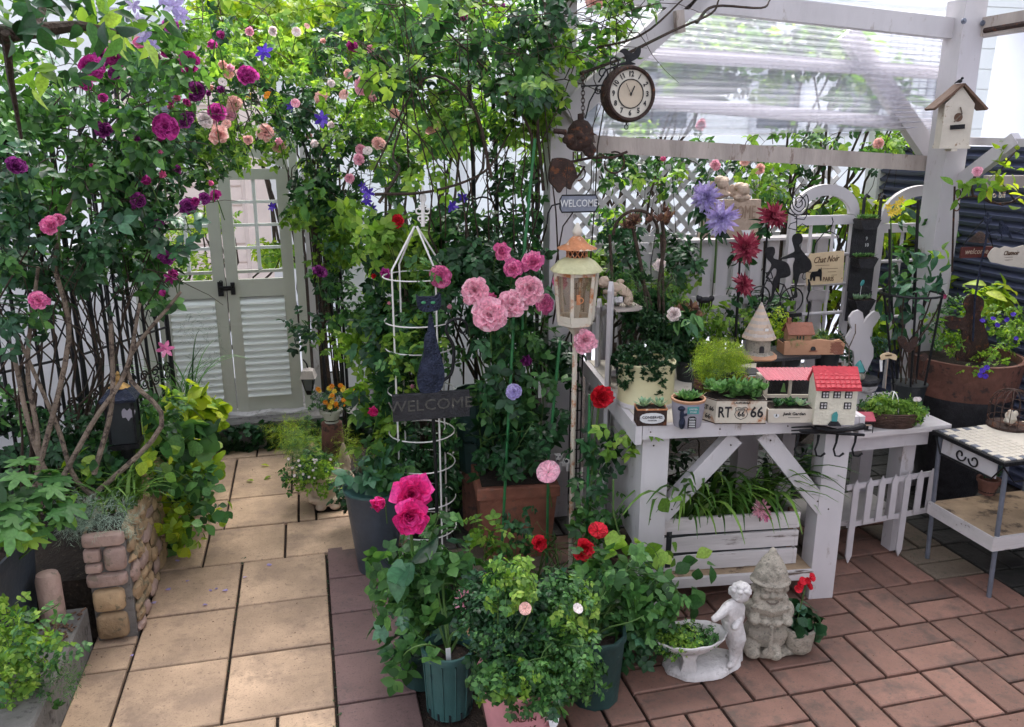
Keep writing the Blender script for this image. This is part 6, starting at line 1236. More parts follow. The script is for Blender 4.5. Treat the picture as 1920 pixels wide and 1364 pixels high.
m = MB(); m.tube([(.0, -.165 * s, .36 * s), (.0, -.175 * s, .20 * s), (.0, -.175 * s, .13 * s)], .014 * s, 8); m.ell((0, -.165 * s, .10 * s), (.05 * s, .018 * s, .055 * s)); m.fin('spade', STONE, q, 1)
m = MB()
for sx_ in (-1, 1): E_(m, (sx_ * .042 * s, -.117 * s, .645 * s), (.014 * s, .008 * s, .011 * s))
m.fin('eye', STONE, q, 1); m = MB(); m.tube([(-.045 * s, -.118 * s, .565 * s), (-.02 * s, -.132 * s, .55 * s), (.02 * s, -.132 * s, .55 * s), (.045 * s, -.118 * s, .565 * s)], .006 * s, 6); m.fin('mouth', M('mouth_shadow_stone', (.14, .11, .09), .9, .2, 20, .2), q, 1)
m = MB(); m.lathe([(.075 * s, .01), (.10 * s, .06 * s), (.115 * s, .2 * s), (.12 * s, .25 * s), (.10 * s, .26 * s), (.09 * s, .2 * s)], (.25 * s, -.0 * s, 0), 22, ripple=lambda t, z: .02 * math.sin(t * 23) * math.sin(z * 300)); m.fin('basket_pot', STONE, q, 1)
bx = Vector(q.location) + Matrix.Rotation(R(-18), 3, 'Z') @ Vector((.25 * s, 0, .25 * s))
q = T('cyclamen', 'dark leaved red cyclamen growing in the basket pot beside the gnome', 'plant', bx, world=True)
foliage(q, [(bx + Vector((.01, 0, .03)), (.06, .05, .035)), (bx + Vector((.06, 0, .01)), (.035, .03, .025))], 80, .046, 'round', [L_IVY, L_BLUEG, L_DARK], 60, out=1)
for px, py in ((1500, 1098), (1514, 1090), (1518, 1100), (1497, 1105), (1505, 1090), (1522, 1083)): bloom(q, P(px, py, bx.y - .03), 'single', F_RED, .026, (random.uniform(-.5, .5), -.8, .7), name='flower'); 
MB().tube([bx, P(1512, 1092, bx.y - .02)], .002, 5).fin('stem', STEM, q)
# cherub with shell dish
p = G(1322, 1258); q = T('cherub_shell_dish', 'white plaster cherub leaning over a scalloped shell dish of creeper', 'statue', p, world=True); Yc = p.y
MB().lathe([(.10, 0), (.113, .004), (.112, .014), (.10, .022), (.06, .03), (.002, .032)], p + Vector((0, .02, 0)), 28, sx=1.08, sy=.62, ripple=lambda t, z: .05 * math.sin(t * 3 + 1) + .03 * math.sin(t * 8)).fin('base', PLASTER, q, 1)
sc0 = P(1294, 1198, Yc) ; m = MB(); n = 44
for i in range(7):
    t = i / 6; 
    for j in range(n): a = 2 * math.pi * j / n; rr = (.026 + .066 * t ** .7) * (1 + .06 * t * abs(math.sin(a * 6))); m.v.append((sc0.x + rr * math.cos(a) * 1.15, sc0.y + rr * math.sin(a) * .75, sc0.z - .035 + .05 * t ** 1.6))
for i in range(6):
    for j in range(n): m.f.append((i * n + j, i * n + (j + 1) % n, (i + 1) * n + (j + 1) % n, (i + 1) * n + j))
m.f.append(tuple(range(n))[::-1]); o = m.fin('shell_dish', PLASTER, q, 1); md = o.modifiers.new('t', 'SOLIDIFY'); md.thickness = .004
MB().lathe([(.03, .02), (.02, .05), (.03, sc0.z - .03)], (sc0.x, sc0.y, 0), 14, ripple=lambda t, z: .15 * math.sin(t * 4)).fin('stem', PLASTER, q, 1); MB().lathe([(.062, -.004), (.002, .002)], sc0, 16, sy=.7).fin('soil', SOIL, q)
# cherub body leaning to the left: one continuous skin
def skin(name, verts, edges, radii, mat, par, root=0, sub=2, vox=None):
    me = bpy.data.meshes.new(name); o_ = org(par); me.from_pydata([tuple(Vector(v) - o_) for v in verts], edges, []); o = addobj(name, me, None)
    o.modifiers.new('s', 'SKIN'); 
    for i, r in enumerate(radii): me.skin_vertices[0].data[i].radius = (r, r) if not hasattr(r, '__len__') else r
    me.skin_vertices[0].data[root].use_root = True
    a = o.modifiers.new('u', 'SUBSURF'); a.levels = sub; a.render_levels = sub
    dg = bpy.context.evaluated_depsgraph_get(); m2 = bpy.data.meshes.new_from_object(o.evaluated_get(dg)); o.modifiers.clear(); o.data = m2; m2.name = name; m2.materials.clear(); m2.materials.append(mat)
    m2.polygons.foreach_set('use_smooth', [True] * len(m2.polygons)); o.parent = par; ORG[o.name] = o_; return o
J = [P(1375, 1178, Yc + .0), P(1368, 1155, Yc - .005), P(1372, 1140, Yc - .01), P(1384, 1122, Yc - .012), # pelvis, waist, chest, neck
     P(1383, 1200, Yc - .02), P(1378, 1225, Yc - .01), P(1372, 1246, Yc - .02), P(1366, 1249, Yc - .035),
     P(1374, 1200, Yc + .03), P(1382, 1225, Yc + .03), P(1386, 1246, Yc + .02),
     P(1362, 1140, Yc - .03), P(1352, 1152, Yc - .04), P(1341, 1160, Yc - .045), P(1334, 1164, Yc - .045),
     P(1388, 1142, Yc + .0), P(1384, 1166, Yc - .03), P(1374, 1182, Yc - .045)]
k_ = mpp(p)
skin('body', J, [(0, 1), (1, 2), (2, 3), (0, 4), (4, 5), (5, 6), (6, 7), (0, 8), (8, 9), (9, 10), (2, 11), (11, 12), (12, 13), (13, 14), (2, 15), (15, 16), (16, 17)], [r * k_ * 1.22 for r in (17, 16, 14, 8, 13, 10, 6, 5, 13, 10, 6, 8, 7, 5.5, 5, 8, 7, 5)], PLASTER, q)
h = P(1388, 1112, Yc - .015); m = MB(); E_(m, h, (18 * k_, 18 * k_, 18 * k_))
for i in range(46): a = random.uniform(0, 6.28); b = random.uniform(-.1, 1); E_(m, h + Vector((math.cos(a) * 17 * k_ * math.sqrt(max(0, 1 - b * b)), (math.sin(a) * 17 if b > .35 else abs(math.sin(a)) * 17) * k_ * math.sqrt(max(0, 1 - b * b)) - .002, b * 17 * k_ + 1 * k_)), (5.5 * k_, 5.5 * k_, 4.5 * k_))
E_(m, h + Vector((-5 * k_, -14.5 * k_, -2 * k_)), (2.5 * k_, 3 * k_, 2.5 * k_)); E_(m, h + Vector((-10 * k_, -9 * k_, -6 * k_)), (5 * k_, 5 * k_, 4 * k_)); E_(m, h + Vector((2 * k_, -11 * k_, -6 * k_)), (5 * k_, 5 * k_, 4 * k_)); E_(m, h + Vector((-5 * k_, -12 * k_, -9 * k_)), (4 * k_, 2 * k_, 1.5 * k_))
m.remesh('head', PLASTER, q, .0016, 1)
m = MB()
for x in (-9, 1): E_(m, h + Vector((x * k_, -14 * k_, 1 * k_)), (1.6 * k_, 1 * k_, 1.2 * k_))
m.fin('eye', STONE, q, 1)
cp = T('creeper_plant', 'low light green creeper filling the plaster shell dish', 'plant', sc0, world=True); foliage(cp, [(sc0 + Vector((0, 0, .015)), (.075, .05, .022)), (sc0 + Vector((-.06, -.02, .01)), (.05, .04, .03))], 420, .024, 'mini', [L_ROSE, L_LIGHT], 110)
# cherub lying on the screen shelf
c = P(1158, 548, 2.68); k_ = mpp(c); q = T('crouching_cherub', 'small clay cherub crawling on the little shelf beside the rusty lantern', 'statue', c, world=True); Y = 2.68
Jc = [P(1178, 545, Y), P(1165, 540, Y), P(1150, 538, Y), P(1138, 536, Y - .01), P(1180, 560, Y - .01), P(1172, 568, Y - .02), P(1185, 571, Y - .01), P(1150, 552, Y - .02), P(1140, 548, Y - .03), P(1130, 548, Y - .03), P(1176, 555, Y + .03), P(1186, 568, Y + .03)]
skin('body', Jc, [(0, 1), (1, 2), (2, 3), (0, 4), (4, 5), (5, 6), (2, 7), (7, 8), (8, 9), (0, 10), (10, 11)], [r * k_ for r in (13, 11, 10, 6, 8, 6, 4, 6, 5, 4, 8, 4)], BEIGE, q); m = MB(); h = P(1131, 531, Y - .01); E_(m, h, (10 * k_, 10 * k_, 10 * k_)); E_(m, h + Vector((-8 * k_, -4 * k_, -2 * k_)), (3 * k_, 4 * k_, 2 * k_)); E_(m, P(1163, 528, Y + .01), (9 * k_, 2 * k_, 5 * k_)); E_(m, h + Vector((2 * k_, 0, 6 * k_)), (9 * k_, 9 * k_, 7 * k_), rough=.4); m.remesh('head', BEIGE, q, .003, 1)
# ---------------------------------------------------------------- pots in front
def potted(px, py, w_, h_, mat, label, name='plant_pot', cat='pot', taper=.78, **k):
    b = G(px, py); b.y += wid(w_ / 2, b) * .8; q = T(name, label, cat, b, 0); return q, b, wid(w_ / 2, b)
q, b, r_ = potted(850, 1352, 96, 0, TEALP, 'teal green slotted nursery pot with white label, front left of the pots'); hp = P(850, 1240, b.y - r_).z
pot(q, r_, hp, TEALP, .86, .004, .02, facet=None); m = MB()
for k in range(12): a = k * math.pi / 6 + .1; m.tube([(r_ * .87 * math.cos(a), r_ * .87 * math.sin(a), .004), (r_ * .995 * math.cos(a), r_ * .995 * math.sin(a), hp - .022)], .0022, 4)
m.fin('rib', TEALP, q); 
for k in range(12): a = k * math.pi / 6 + .36; m = MB(); m.beam((r_ * .862 * math.cos(a), r_ * .862 * math.sin(a), .001), (r_ * .875 * math.cos(a), r_ * .875 * math.sin(a), .022), .005, .006); m.fin('drain_slot', BLACKP, q)
MB().beam((-.006, -r_ * .55, hp - .03), (-.008, -r_ * .62, hp + .022), .013, .0012, (0, 1, 0)).fin('name_tag', WHITEP, q)
POT1 = (b, r_, hp)
q, b, r_ = potted(992, 1428, 160, 0, PINKP, 'pink pot lettered JARDIN beneath the small-leaved bush', taper=.7); hp = .205
pot(q, r_, hp, PINKP, .72, .004, .012, n=36); sl = Vector((0, -.28 * r_, hp)).normalized() if 0 else Vector((0, -.26, 1)).normalized()
for i, ch_ in enumerate('JARDIN DE'):
    a = R(-90 + (i - 4.5) * 7.4); rr = r_ * (.72 + .28 * .64) + .0015; z = hp * .66; dx = Vector((-math.sin(a), math.cos(a), 0))
    text(ch_, q, Vector((rr * math.cos(a) - .0, rr * math.sin(a), z)) + ORG[q.name] * 0, .021, INKB, ux=dx, uy=Vector((math.cos(a) * .25, math.sin(a) * .25, 1)), ext=.001)
for i, ch_ in enumerate('PARIS'):
    a = R(-90 + (i - 3) * 6.5); rr = r_ * (.72 + .28 * .5) + .0015; text(ch_, q, Vector((rr * math.cos(a), rr * math.sin(a), hp * .52)), .016, INKB, ux=Vector((-math.sin(a), math.cos(a), 0)), uy=Vector((math.cos(a) * .25, math.sin(a) * .25, 1)), ext=.001)
a = R(-58); hv = [(.9 * 16 * math.sin(t) ** 3 / 16 * .026, (13 * math.cos(t) - 5 * math.cos(2 * t) - 2 * math.cos(3 * t) - math.cos(4 * t)) / 16 * .026) for t in np.linspace(0, 6.28, 26)[:-1]]
rr = r_ * .92; MB().prism(hv, (rr * math.cos(a), rr * math.sin(a), hp * .62), (-math.sin(a), math.cos(a), 0), (math.cos(a) * .25, math.sin(a) * .25, 1), .003).fin('heart_print', M('soft_pink_print', (.75, .55, .55), .5, .1, 20, 0), q)
m = MB(); m.lathe([(.018, 0), (.018, .001)], (0, 0, 0), 16); o = m.fin('round_print', WHITEP, q); o.matrix_local = Matrix.Translation((rr * 1.01 * math.cos(a + .12), rr * 1.01 * math.sin(a + .12), hp * .5)) @ Matrix.Rotation(a + math.pi / 2, 4, 'Z') @ Matrix.Rotation(R(76), 4, 'X')
POT2 = (b, r_, hp)
q, b, r_ = potted(1128, 1332, 112, 0, GREENP, 'dark green octagonal nursery pot under the red-budded rose'); hp = P(1128, 1215, b.y - r_).z
pot(q, r_, hp, GREENP, .82, .004, .02, facet=10); POT3 = (b, r_, hp)
q, b, r_ = potted(798, 1295, 90, 0, GREENP, 'dark green nursery pot almost hidden behind the teal pot'); hp = .12; pot(q, r_, hp, GREENP, .84, .004, .018); POT4 = (b, r_, hp)
q, b, r_ = potted(712, 1082, 96, 0, GREYP, 'tall black-green pot with teal rim on the edge of the mauve slabs'); hp = P(705, 935, b.y - r_).z; r_ = wid(54, b)
pot(q, r_, hp, GREYP, .66, .003, .012); MB().lathe([(r_ * .985, hp - .003), (r_ * 1.05, hp), (r_ * 1.05, hp + .008), (r_ * .95, hp + .008)], n=28).fin('rim', TEALP, q, 1); POT5 = (b, r_, hp)
q, b, r_ = potted(850, 1225, 110, 0, GREENP, 'dark green round pot with glossy rim behind the teal pot'); hp = P(850, 1085, b.y).z; pot(q, r_, hp, GREENP, .8, .003, .015); POT6 = (b, r_, hp)
b = G(925, 1235); b.y = 2.3; q = T('square_pot', 'small square dark pot of bark chips behind the small-leaved bush', 'pot', (P(925, 1090, 2.33).x, 2.33, 0), 0); hp = P(925, 1085, 2.33).z; hs_ = .058
MB().hexa([(-hs_ * .75, -hs_ * .75, 0), (hs_ * .75, -hs_ * .75, 0), (hs_ * .75, hs_ * .75, 0), (-hs_ * .75, hs_ * .75, 0), (-hs_, -hs_, hp - .012), (hs_, -hs_, hp - .012), (hs_, hs_, hp - .012), (-hs_, hs_, hp - .012)]).fin('pot_body', GREENP, q)
m = MB(); m.tube([(-hs_, -hs_, hp - .006), (hs_, -hs_, hp - .006), (hs_, hs_, hp - .006), (-hs_, hs_, hp - .006), (-hs_, -hs_, hp - .006)], .005, 6); m.fin('rim', TEALP, q, 1)
MB().box(-hs_ * .95, hs_ * .95, -hs_ * .95, hs_ * .95, hp - .0115, hp - .011).fin('soil', SOIL, q); ch = MB()
for k in range(90): c = Vector((random.uniform(-.9, .9) * hs_, random.uniform(-.9, .9) * hs_, hp - .008)); ch.beam(c, c + Vector((random.uniform(-.01, .01), random.uniform(-.01, .01), random.uniform(0, .005))), .004, .002)
o = ch.fin('bark_chips', BEIGE, q); o['kind'] = 'stuff'
# square terracotta planter with the green tub on top
q = T('square_terracotta_planter', 'big square rust-stained terracotta planter under the roses', 'planter', (.70, 2.78, 0), R(-6)); hp = P(1000, 905, 2.66).z; hw = .15
MB().hexa([(-hw * .8, -hw * .8, 0), (hw * .8, -hw * .8, 0), (hw * .8, hw * .8, 0), (-hw * .8, hw * .8, 0), (-hw * .94, -hw * .94, hp - .045), (hw * .94, -hw * .94, hp - .045), (hw * .94, hw * .94, hp - .045), (-hw * .94, hw * .94, hp - .045)]).fin('pot_body', TERRA, q)
MB().bbox(-hw, hw, -hw, hw, hp - .044, hp, .005).fin('rim', TERRA, q); MB().box(-hw * .88, hw * .88, -hw * .88, hw * .88, hp + .0005, hp + .004).fin('soil', SOIL, q); TP = hp
b = Vector((P(903, 880, 2.9).x, 2.95, 0)); q = T('green_tub', 'weathered dark green faceted tub behind the cat sign', 'pot', b, 0); z0, z1 = P(903, 895, 2.86).z, P(903, 745, 2.86).z; r_ = wid(44, b)
MB().lathe([(r_ * .78, z0), (r_ * .8, z0 + .01), (r_ * 1.0, z1 - .02), (r_ * 1.05, z1 - .015), (r_ * 1.05, z1), (r_ * .96, z1), (r_ * .94, z1 - .03)], n=10).fin('pot_body', GREENP, q); MB().lathe([(r_ * .94, z1 - .03), (.002, z1 - .02)], n=12).fin('soil', SOIL, q); MB().lathe([(r_ * .7, 0), (r_ * .75, z0 - .02), (r_ * .6, z0 - .001)], n=16).fin('support_pot', TERRAD, q)
q = T('dark_pot', 'black planter standing in shade behind the white obelisk', 'pot', (P(890, 960, 3.1).x, 3.1, 0), 0); pot(q, .13, .22, BLACKP, .8)
# little cow figurine on planter rim
c = P(1054, 884, 2.64); k_ = mpp(c); q = T('cow_figurine', 'little white cow figurine with dark spots on the terracotta planter rim', 'ornament', c, world=True); m = MB()
for x, y, d, r in ((1058, 868, 0, (13, 9, 9)), (1048, 858, -.012, (8, 8, 8)), (1046, 862, -.02, (5, 5, 4)), (1040, 852, -.01, (3, 2, 2)), (1056, 851, -.01, (3, 2, 2))): E_(m, P(x, y, 2.64 + d), [a * k_ for a in r])
for x, d in ((1050, -.015), (1052, .01), (1064, -.015), (1067, .01)): m.tube([P(x, 868, 2.64 + d), P(x, 884, 2.64 + d)], .006, 6)
m.remesh('body', PLASTER, q, .0025, 1); m = MB(); E_(m, P(1062, 866, 2.64 - .012), (.007, .005, .008)); E_(m, P(1044, 857, 2.64 - .026), (.003, .002, .003)); E_(m, P(1050, 857, 2.64 - .026), (.003, .002, .003)); E_(m, P(1046, 864, 2.64 - .034), (.004, .002, .003)); m.fin('dark_spot', INK, q, 1)
# ---------------------------------------------------------------- white wire obelisk
Yo = 2.82; cb = Vector((P(797, 1000, Yo).x, Yo, 0)); q = T('wire_obelisk', 'tall white wire obelisk with rings, cone top and scroll finial', 'plant support', cb, world=True); ro = wid(54, P(797, 800, Yo)); zt_ = P(797, 520, Yo).z; za = P(793, 425, Yo).z
for k in range(4): a = k * math.pi / 2 + .5; MB().tube([cb + Vector((ro * math.cos(a), ro * math.sin(a), 0)), cb + Vector((ro * math.cos(a), ro * math.sin(a), zt_ + .035)), cb + Vector((.006 * math.cos(a), .006 * math.sin(a), za))], .0034, 6).fin('upright', WIREW, q)
for py in (517, 600, 650, 730, 808, 865, 930): z = P(797, py, Yo).z; MB().tube(arc(cb + Vector((0, 0, z)), ro * 1.13, 0, 360, 30, (1, 0, 0), (0, 1, 0)), .0024, 6, False).fin('ring', WIREW, q)
for py, a0 in ((985, 20),): MB().tube(arc(cb + Vector((0, 0, P(797, py, Yo).z)), ro * 1.13, 0, 360, 30, (1, 0, 0), (0, 1, 0)), .0024, 6, False).fin('ring', WIREW, q)
m = MB(); c = P(793, 395, Yo); k_ = mpp(c)
for s in (-1, 1):
    m.tube(arc(c + Vector((s * 8 * k_, 0, 0)), 9 * k_, 90, 90 + s * 420, 16, k=.3), .003, 5); m.tube(arc(c + Vector((s * 6 * k_, 0, -16 * k_)), 7 * k_, -90, -90 - s * 400, 14, k=.3), .003, 5)
m.tube([P(793, 425, Yo), P(793, 380, Yo), P(792, 345, Yo)], [.007, .006, .002], 6); m.ell(P(793, 372, Yo), (.012, .006, .018)); m.fin('finial', WIREW, q, 1)
# cat stake
Yc = 2.62; q = T('cat_welcome_stake', 'hammered blue-black iron cat with green eyes on a WELCOME plank stake', 'garden stake', (P(818, 1060, Yc).x, Yc, 0), world=True); k_ = mpp(P(810, 650, Yc))
m = MB(); o = spx([(804, 592), (810, 592), (814, 615), (822, 650), (832, 690), (832, 715), (824, 732), (806, 736), (788, 734), (782, 715), (786, 690), (796, 655), (802, 620)], 4); pl_(o, Yc, .016, m); m.ell(P(806, 700, Yc), (21 * k_, .016, 32 * k_)); m.ell(P(806, 650, Yc), (12 * k_, .012, 32 * k_)); m.fin('body', BLUEB, q)
pl_(spx([(780, 552), (785, 556), (800, 556), (816, 555), (824, 549), (827, 562), (824, 578), (812, 584), (792, 584), (783, 576)], 3), Yc - .012, .012).fin('head', BLUEB, q)
EYE = M('green_eye', (.06, .28, .12), .3, .2, 20, 0)
for x in (794, 812): m = MB(); m.ell(P(x, 568, Yc - .019), (4.5 * k_, .003, 2.8 * k_)); m.fin('eye', EYE, q, 1)
m = MB(); m.ell(P(803, 575, Yc - .019), (2.5 * k_, .003, 1.8 * k_)); [tp([(803, 577), (803 + s * 14, 576 - d), (803 + s * 30, 573 + 3 * d)], Yc - .016, .0014, 4, m) for s in (-1, 1) for d in (0, 3)]; m.fin('whisker', IRON, q)
_tp, _tr = smooth_path([P(x, y, Yc) for x, y in [(830, 715), (845, 702), (850, 680), (850, 650), (840, 630), (836, 618), (842, 604), (858, 598), (872, 604), (875, 616), (868, 625), (860, 620)]], [.0055, .006, .006, .0058, .0055, .005, .005, .005, .0045, .004, .0038, .003]); MB().tube(_tp, _tr, 8).fin('tail', IRON, q, 1)
a, b = P(735, 741, Yc), P(880, 779, Yc); MB().bbox(a.x, b.x, Yc - .008, Yc + .008, b.z, a.z, .002).fin('plank', SLATE, q)
mt_ = M('worn_carved_letters', (.09, .085, .075), .7, .5, 40, .4, wear=(.3, .28, .2), wthr=.6); text('WELCOME', q, P(808, 760, Yc - .0085), 31 * k_, mt_, sx=1.08, ext=.002)
tp([(812, 779), (818, 900), (820, 1050)], Yc, .006, 8).fin('stake', IRON, q)
# ---------------------------------------------------------------- rusty lantern on its pole
c = P(1079, 606, 2.50); q = T('pole_lantern', 'rusted cream hexagonal garden lantern with orange vented top on a pole', 'lantern', (c.x, c.y, 0), world=True); k_ = mpp(c); Z0 = c.z
MB().tube([(c.x - .0, c.y, 0), (c.x, c.y, Z0 - .03)], .0085, 8).fin('pole', LAMPW, q, 1)
for a in (0,): pass
r1, r2 = 33 * k_, 41 * k_; hb = 92 * k_; zr_ = lambda v: Z0 + v * k_
MB().lathe([(6 * k_, zr_(-22)), (14 * k_, zr_(-10)), (r1 * .8, zr_(-3)), (r1 * 1.05, zr_(-2)), (r1 * 1.05, zr_(4)), (r1 * .9, zr_(5))], (c.x, c.y, 0), 6, ph=.0).fin('base', LAMPW, q)
for k in range(6):
    a = k * math.pi / 3; v1 = Vector((math.cos(a), math.sin(a), 0)); a2 = a + math.pi / 3; v2 = Vector((math.cos(a2), math.sin(a2), 0)); bb = Vector((c.x, c.y, 0))
    p1, p2, p3, p4 = bb + v1 * r1 + Vector((0, 0, zr_(4))), bb + v2 * r1 + Vector((0, 0, zr_(4))), bb + v2 * r2 + Vector((0, 0, zr_(98))), bb + v1 * r2 + Vector((0, 0, zr_(98)))
    MB().beam(p1, p4, 6 * k_, 5 * k_).fin('corner_post', LAMPW, q); MB().beam(p1 + Vector((0, 0, 6 * k_)), p2 + Vector((0, 0, 6 * k_)), 3 * k_, 11 * k_, (0, 0, 1)).fin('lower_rail', LAMPW, q); MB().beam(p4 - Vector((0, 0, 3 * k_)), p3 - Vector((0, 0, 3 * k_)), 3 * k_, 7 * k_, (0, 0, 1)).fin('upper_rail', LAMPW, q)
    g_ = MB(); g_.add([x * .985 + bb * .015 + Vector((0, 0, x.z * .015)) for x in (p1, p2, p3, p4)], [(0, 1, 2, 3)]); g_.fin('glass_pane', LGLASS, q)
cn = MB(); cn.tube([(c.x, c.y, zr_(4)), (c.x, c.y, zr_(40))], 7 * k_, 12); cn.fin('candle', M('wax', (.6, .55, .45), .5, .1, 9, .1), q, 1)
lt = MB(); f_ = Vector((c.x - 8 * k_, c.y - r2 * .9, 0)); lt.box(f_.x - 3 * k_, f_.x + 3 * k_, f_.y - .004, f_.y + .002, zr_(42), zr_(60)); lt.tube(arc((f_.x + 4 * k_, f_.y - .004, zr_(50)), 5 * k_, 0, 360, 12), .0018, 5); lt.fin('latch', LAMPT, q)
MB().lathe([(r2 * 1.02, zr_(98)), (r2 * 1.16, zr_(99)), (r2 * 1.12, zr_(103)), (r2 * .8, zr_(117)), (r2 * .55, zr_(123)), (r2 * .5, zr_(124))], (c.x, c.y, 0), 36, ripple=lambda t, z: .035 * math.sin(t * 14) * (z < zr_(120))).fin('scalloped_roof', LAMPR, q, 1)
for k in range(12): a = k * math.pi / 6; v = Vector((math.cos(a), math.sin(a), 0)) * r2 * .47; w2 = Vector((math.cos(a + .52), math.sin(a + .52), 0)) * r2 * .47; bb = Vector((c.x, c.y, 0)); m = MB(); m.tube([bb + v + Vector((0, 0, zr_(123))), bb + w2 + Vector((0, 0, zr_(139)))], .002, 4); m.tube([bb + w2 + Vector((0, 0, zr_(123))), bb + v + Vector((0, 0, zr_(139)))], .002, 4); m.fin('vent_lattice', LAMPT, q)
MB().lathe([(r2 * .38, zr_(123)), (r2 * .38, zr_(139))], (c.x, c.y, 0), 12).fin('vent_core', RUST, q)
MB().lathe([(r2 * .55, zr_(138)), (r2 * .86, zr_(139)), (r2 * .82, zr_(142)), (r2 * .5, zr_(148)), (r2 * .3, zr_(158)), (r2 * .18, zr_(162))], (c.x, c.y, 0), 30, ripple=lambda t, z: .06 * math.sin(t * 10) * (z < zr_(143))).fin('crown', LAMPT, q, 1)
MB().lathe([(.004, zr_(160)), (8 * k_, zr_(166)), (9 * k_, zr_(171)), (6 * k_, zr_(178)), (2 * k_, zr_(186))], (c.x, c.y, 0), 14).fin('finial', CREAMW, q, 1)
# green stakes
for a, b, Y, lab in (((1003, 260), (980, 500), 2.72, 'tall green plastic plant stake rising above the pink roses'), ((965, 560), (940, 1050), 2.60, 'green plastic plant stake below the pale pink roses'), ((1050, 640), (1028, 860), 2.60, 'green plastic plant stake left of the lantern pole'), ((1106, 740), (1100, 1000), 2.42, 'green plastic plant stake tied to the red rose')):
    q = T('plant_stake', lab, 'plant stake', P(*b, Y), world=True); MB().tube([P(*a, Y), P(*b, Y)], .0052, 8).fin('rod', STAKE, q, 1); m = MB()
    L_ = (P(*b, Y) - P(*a, Y)); [m.tube([P(*a, Y) + L_ * (k / 12) - L_ * .002, P(*a, Y) + L_ * (k / 12) + L_ * .002], .0066, 8) for k in range(1, 12)]; m.fin('ring', STAKE, q); 
    t = L_.normalized(); e = P(*b, Y); MB().tube([e, Vector((e.x, e.y, -.01))], .005, 6).fin('rod', STAKE, q)
# pale green hose
q = T('garden_hose', 'pale green hose looped over the arch among the leaves', 'hose', P(745, 400, 3.1), world=True); tp([(735, 290), (738, 310), (748, 330), (747, 350), (738, 375), (742, 390), (755, 402)], 3.05, .0065, 8).fin('hose', M('pale_green_hose', (.3, .42, .34), .5, .1, 9, .05), q, 1)
q = T('hanging_basket', 'small black wire basket plant hung behind the obelisk', 'planter', P(825, 450, 4.3), world=True); a, b = P(810, 418, 4.3), P(842, 448, 4.3); MB().box(a.x, b.x, 4.3, 4.38, a.z - .015, a.z).fin('rim', IRON, q); m = MB()
for k in range(6): x = a.x + (b.x - a.x) * k / 5; m.tube([(x, 4.3, a.z), (min(b.x, x + .03), 4.3, b.z)], .0025, 4); m.tube([(x, 4.3, a.z), (max(a.x, x - .03), 4.3, b.z)], .0025, 4)
m.fin('wire_mesh', GREYM, q); MB().box(a.x + .006, b.x - .006, 4.31, 4.37, b.z + .005, a.z - .016).fin('liner', BLACKP, q); localfol(q, ORG[q.name], [(P(826, 412, 4.34), (.05, .03, .03))], 50, .04, 'mini', L_ROSE, 15); bloom(q, P(822, 408, 4.32), 'single', F_LPINK, .03, name='flower')
# ================================================================ LEFT SIDE
# stone faced raised planter
q = T('stone_planter', 'raised planter wall of pink grey field stones with a dressed end', 'planter', (-.65, 2.47, 0), world=True)
MB().box(-.70, -.588, 2.472, 3.75, -.02, .325).fin('core', CONC, q); MB().box(-1.2, -.702, 2.5, 3.9, -.02, .20).fin('soil_bed', GSOIL, q)
a = MB(); 
def stone(x0, x1, z0, z1, mat=PINKSTONE, y=2.464, d=.022): 
    m = MB(); c = Vector(((x0 + x1) / 2, y, (z0 + z1) / 2)); n = 14; w_, h_ = (x1 - x0) / 2 - .002, (z1 - z0) / 2 - .002
    for rr, yy_ in ((1, .012), (1, -.002), (.93, -.010), (.75, -.015)):
        for j in range(n): t = 2 * math.pi * j / n; e = .38; m.v.append((c.x + rr * w_ * math.copysign(abs(math.cos(t)) ** e, math.cos(t)), c.y + yy_ + .002 * noise.noise(Vector((t, rr, x0 * 50))), c.z + rr * h_ * math.copysign(abs(math.sin(t)) ** e, math.sin(t))))
    for i in range(3):
        for j in range(n): m.f.append((i * n + j, i * n + (j + 1) % n, (i + 1) * n + (j + 1) % n, (i + 1) * n + j))
    m.f.append(tuple(range(3 * n, 4 * n))); return m.fin('stone', mat, q, 1)
for r in ((-.708, -.585, .318, .365), (-.708, -.655, .27, .316), (-.708, -.655, .235, .268), (-.653, -.587, .235, .316), (-.710, -.590, .185, .232)): stone(*r)
for r in ((-.700, -.605, .10, .178), (-.700, -.605, .005, .096)): stone(*r, mat=TANSTONE)
yy = 2.48; k = 0
while yy < 3.72:
    z = .0
    while z < .33:
        h_ = random.choice((.035, .05, .065)); L_ = random.uniform(.05, .13); h_ = min(h_, .35 - z)
        m = MB(); m.ell((-.583, yy + L_ / 2, z + h_ / 2), (.016, L_ * .53, h_ * .53), 10, 6, rough=.35); m.fin('stone', TANSTONE if k % 4 else PINKSTONE, q, 1); z += h_; k += 1
    yy += .095
m = MB()
for k in range(14): m.bbox(-.708, -.58, 2.5 + k * .09, 2.5 + k * .09 + .085, .33, .352 + random.uniform(0, .012), .008)
m.fin('coping', TANSTONE, q); MB().box(-.69, -.60, 2.475, 2.6, .353, .366).fin('soil', SOIL, q)
q = T('edging_stone', 'upright rounded brown edging stone leaning beside the stone planter', 'edging stone', (-.79, 2.40, .135), 0); MB().lathe([(.036, 0), (.040, .01), (.040, .13), (.034, .148), (.02, .153)], n=14, sx=.85, sy=.8).fin('stone', PINKSTONE, q, 1)
sc_ = MB()
for k in range(140): c = Vector((random.uniform(-.83, -.72), random.uniform(2.25, 2.44), .137)); sc_.beam(c, c + Vector((random.uniform(-.012, .012), random.uniform(-.012, .012), .004)), .005, .003)
tag(sc_.fin('bark_litter', WOODB), 'dark bark litter scattered on the concrete kerb', 'litter', kind='stuff')
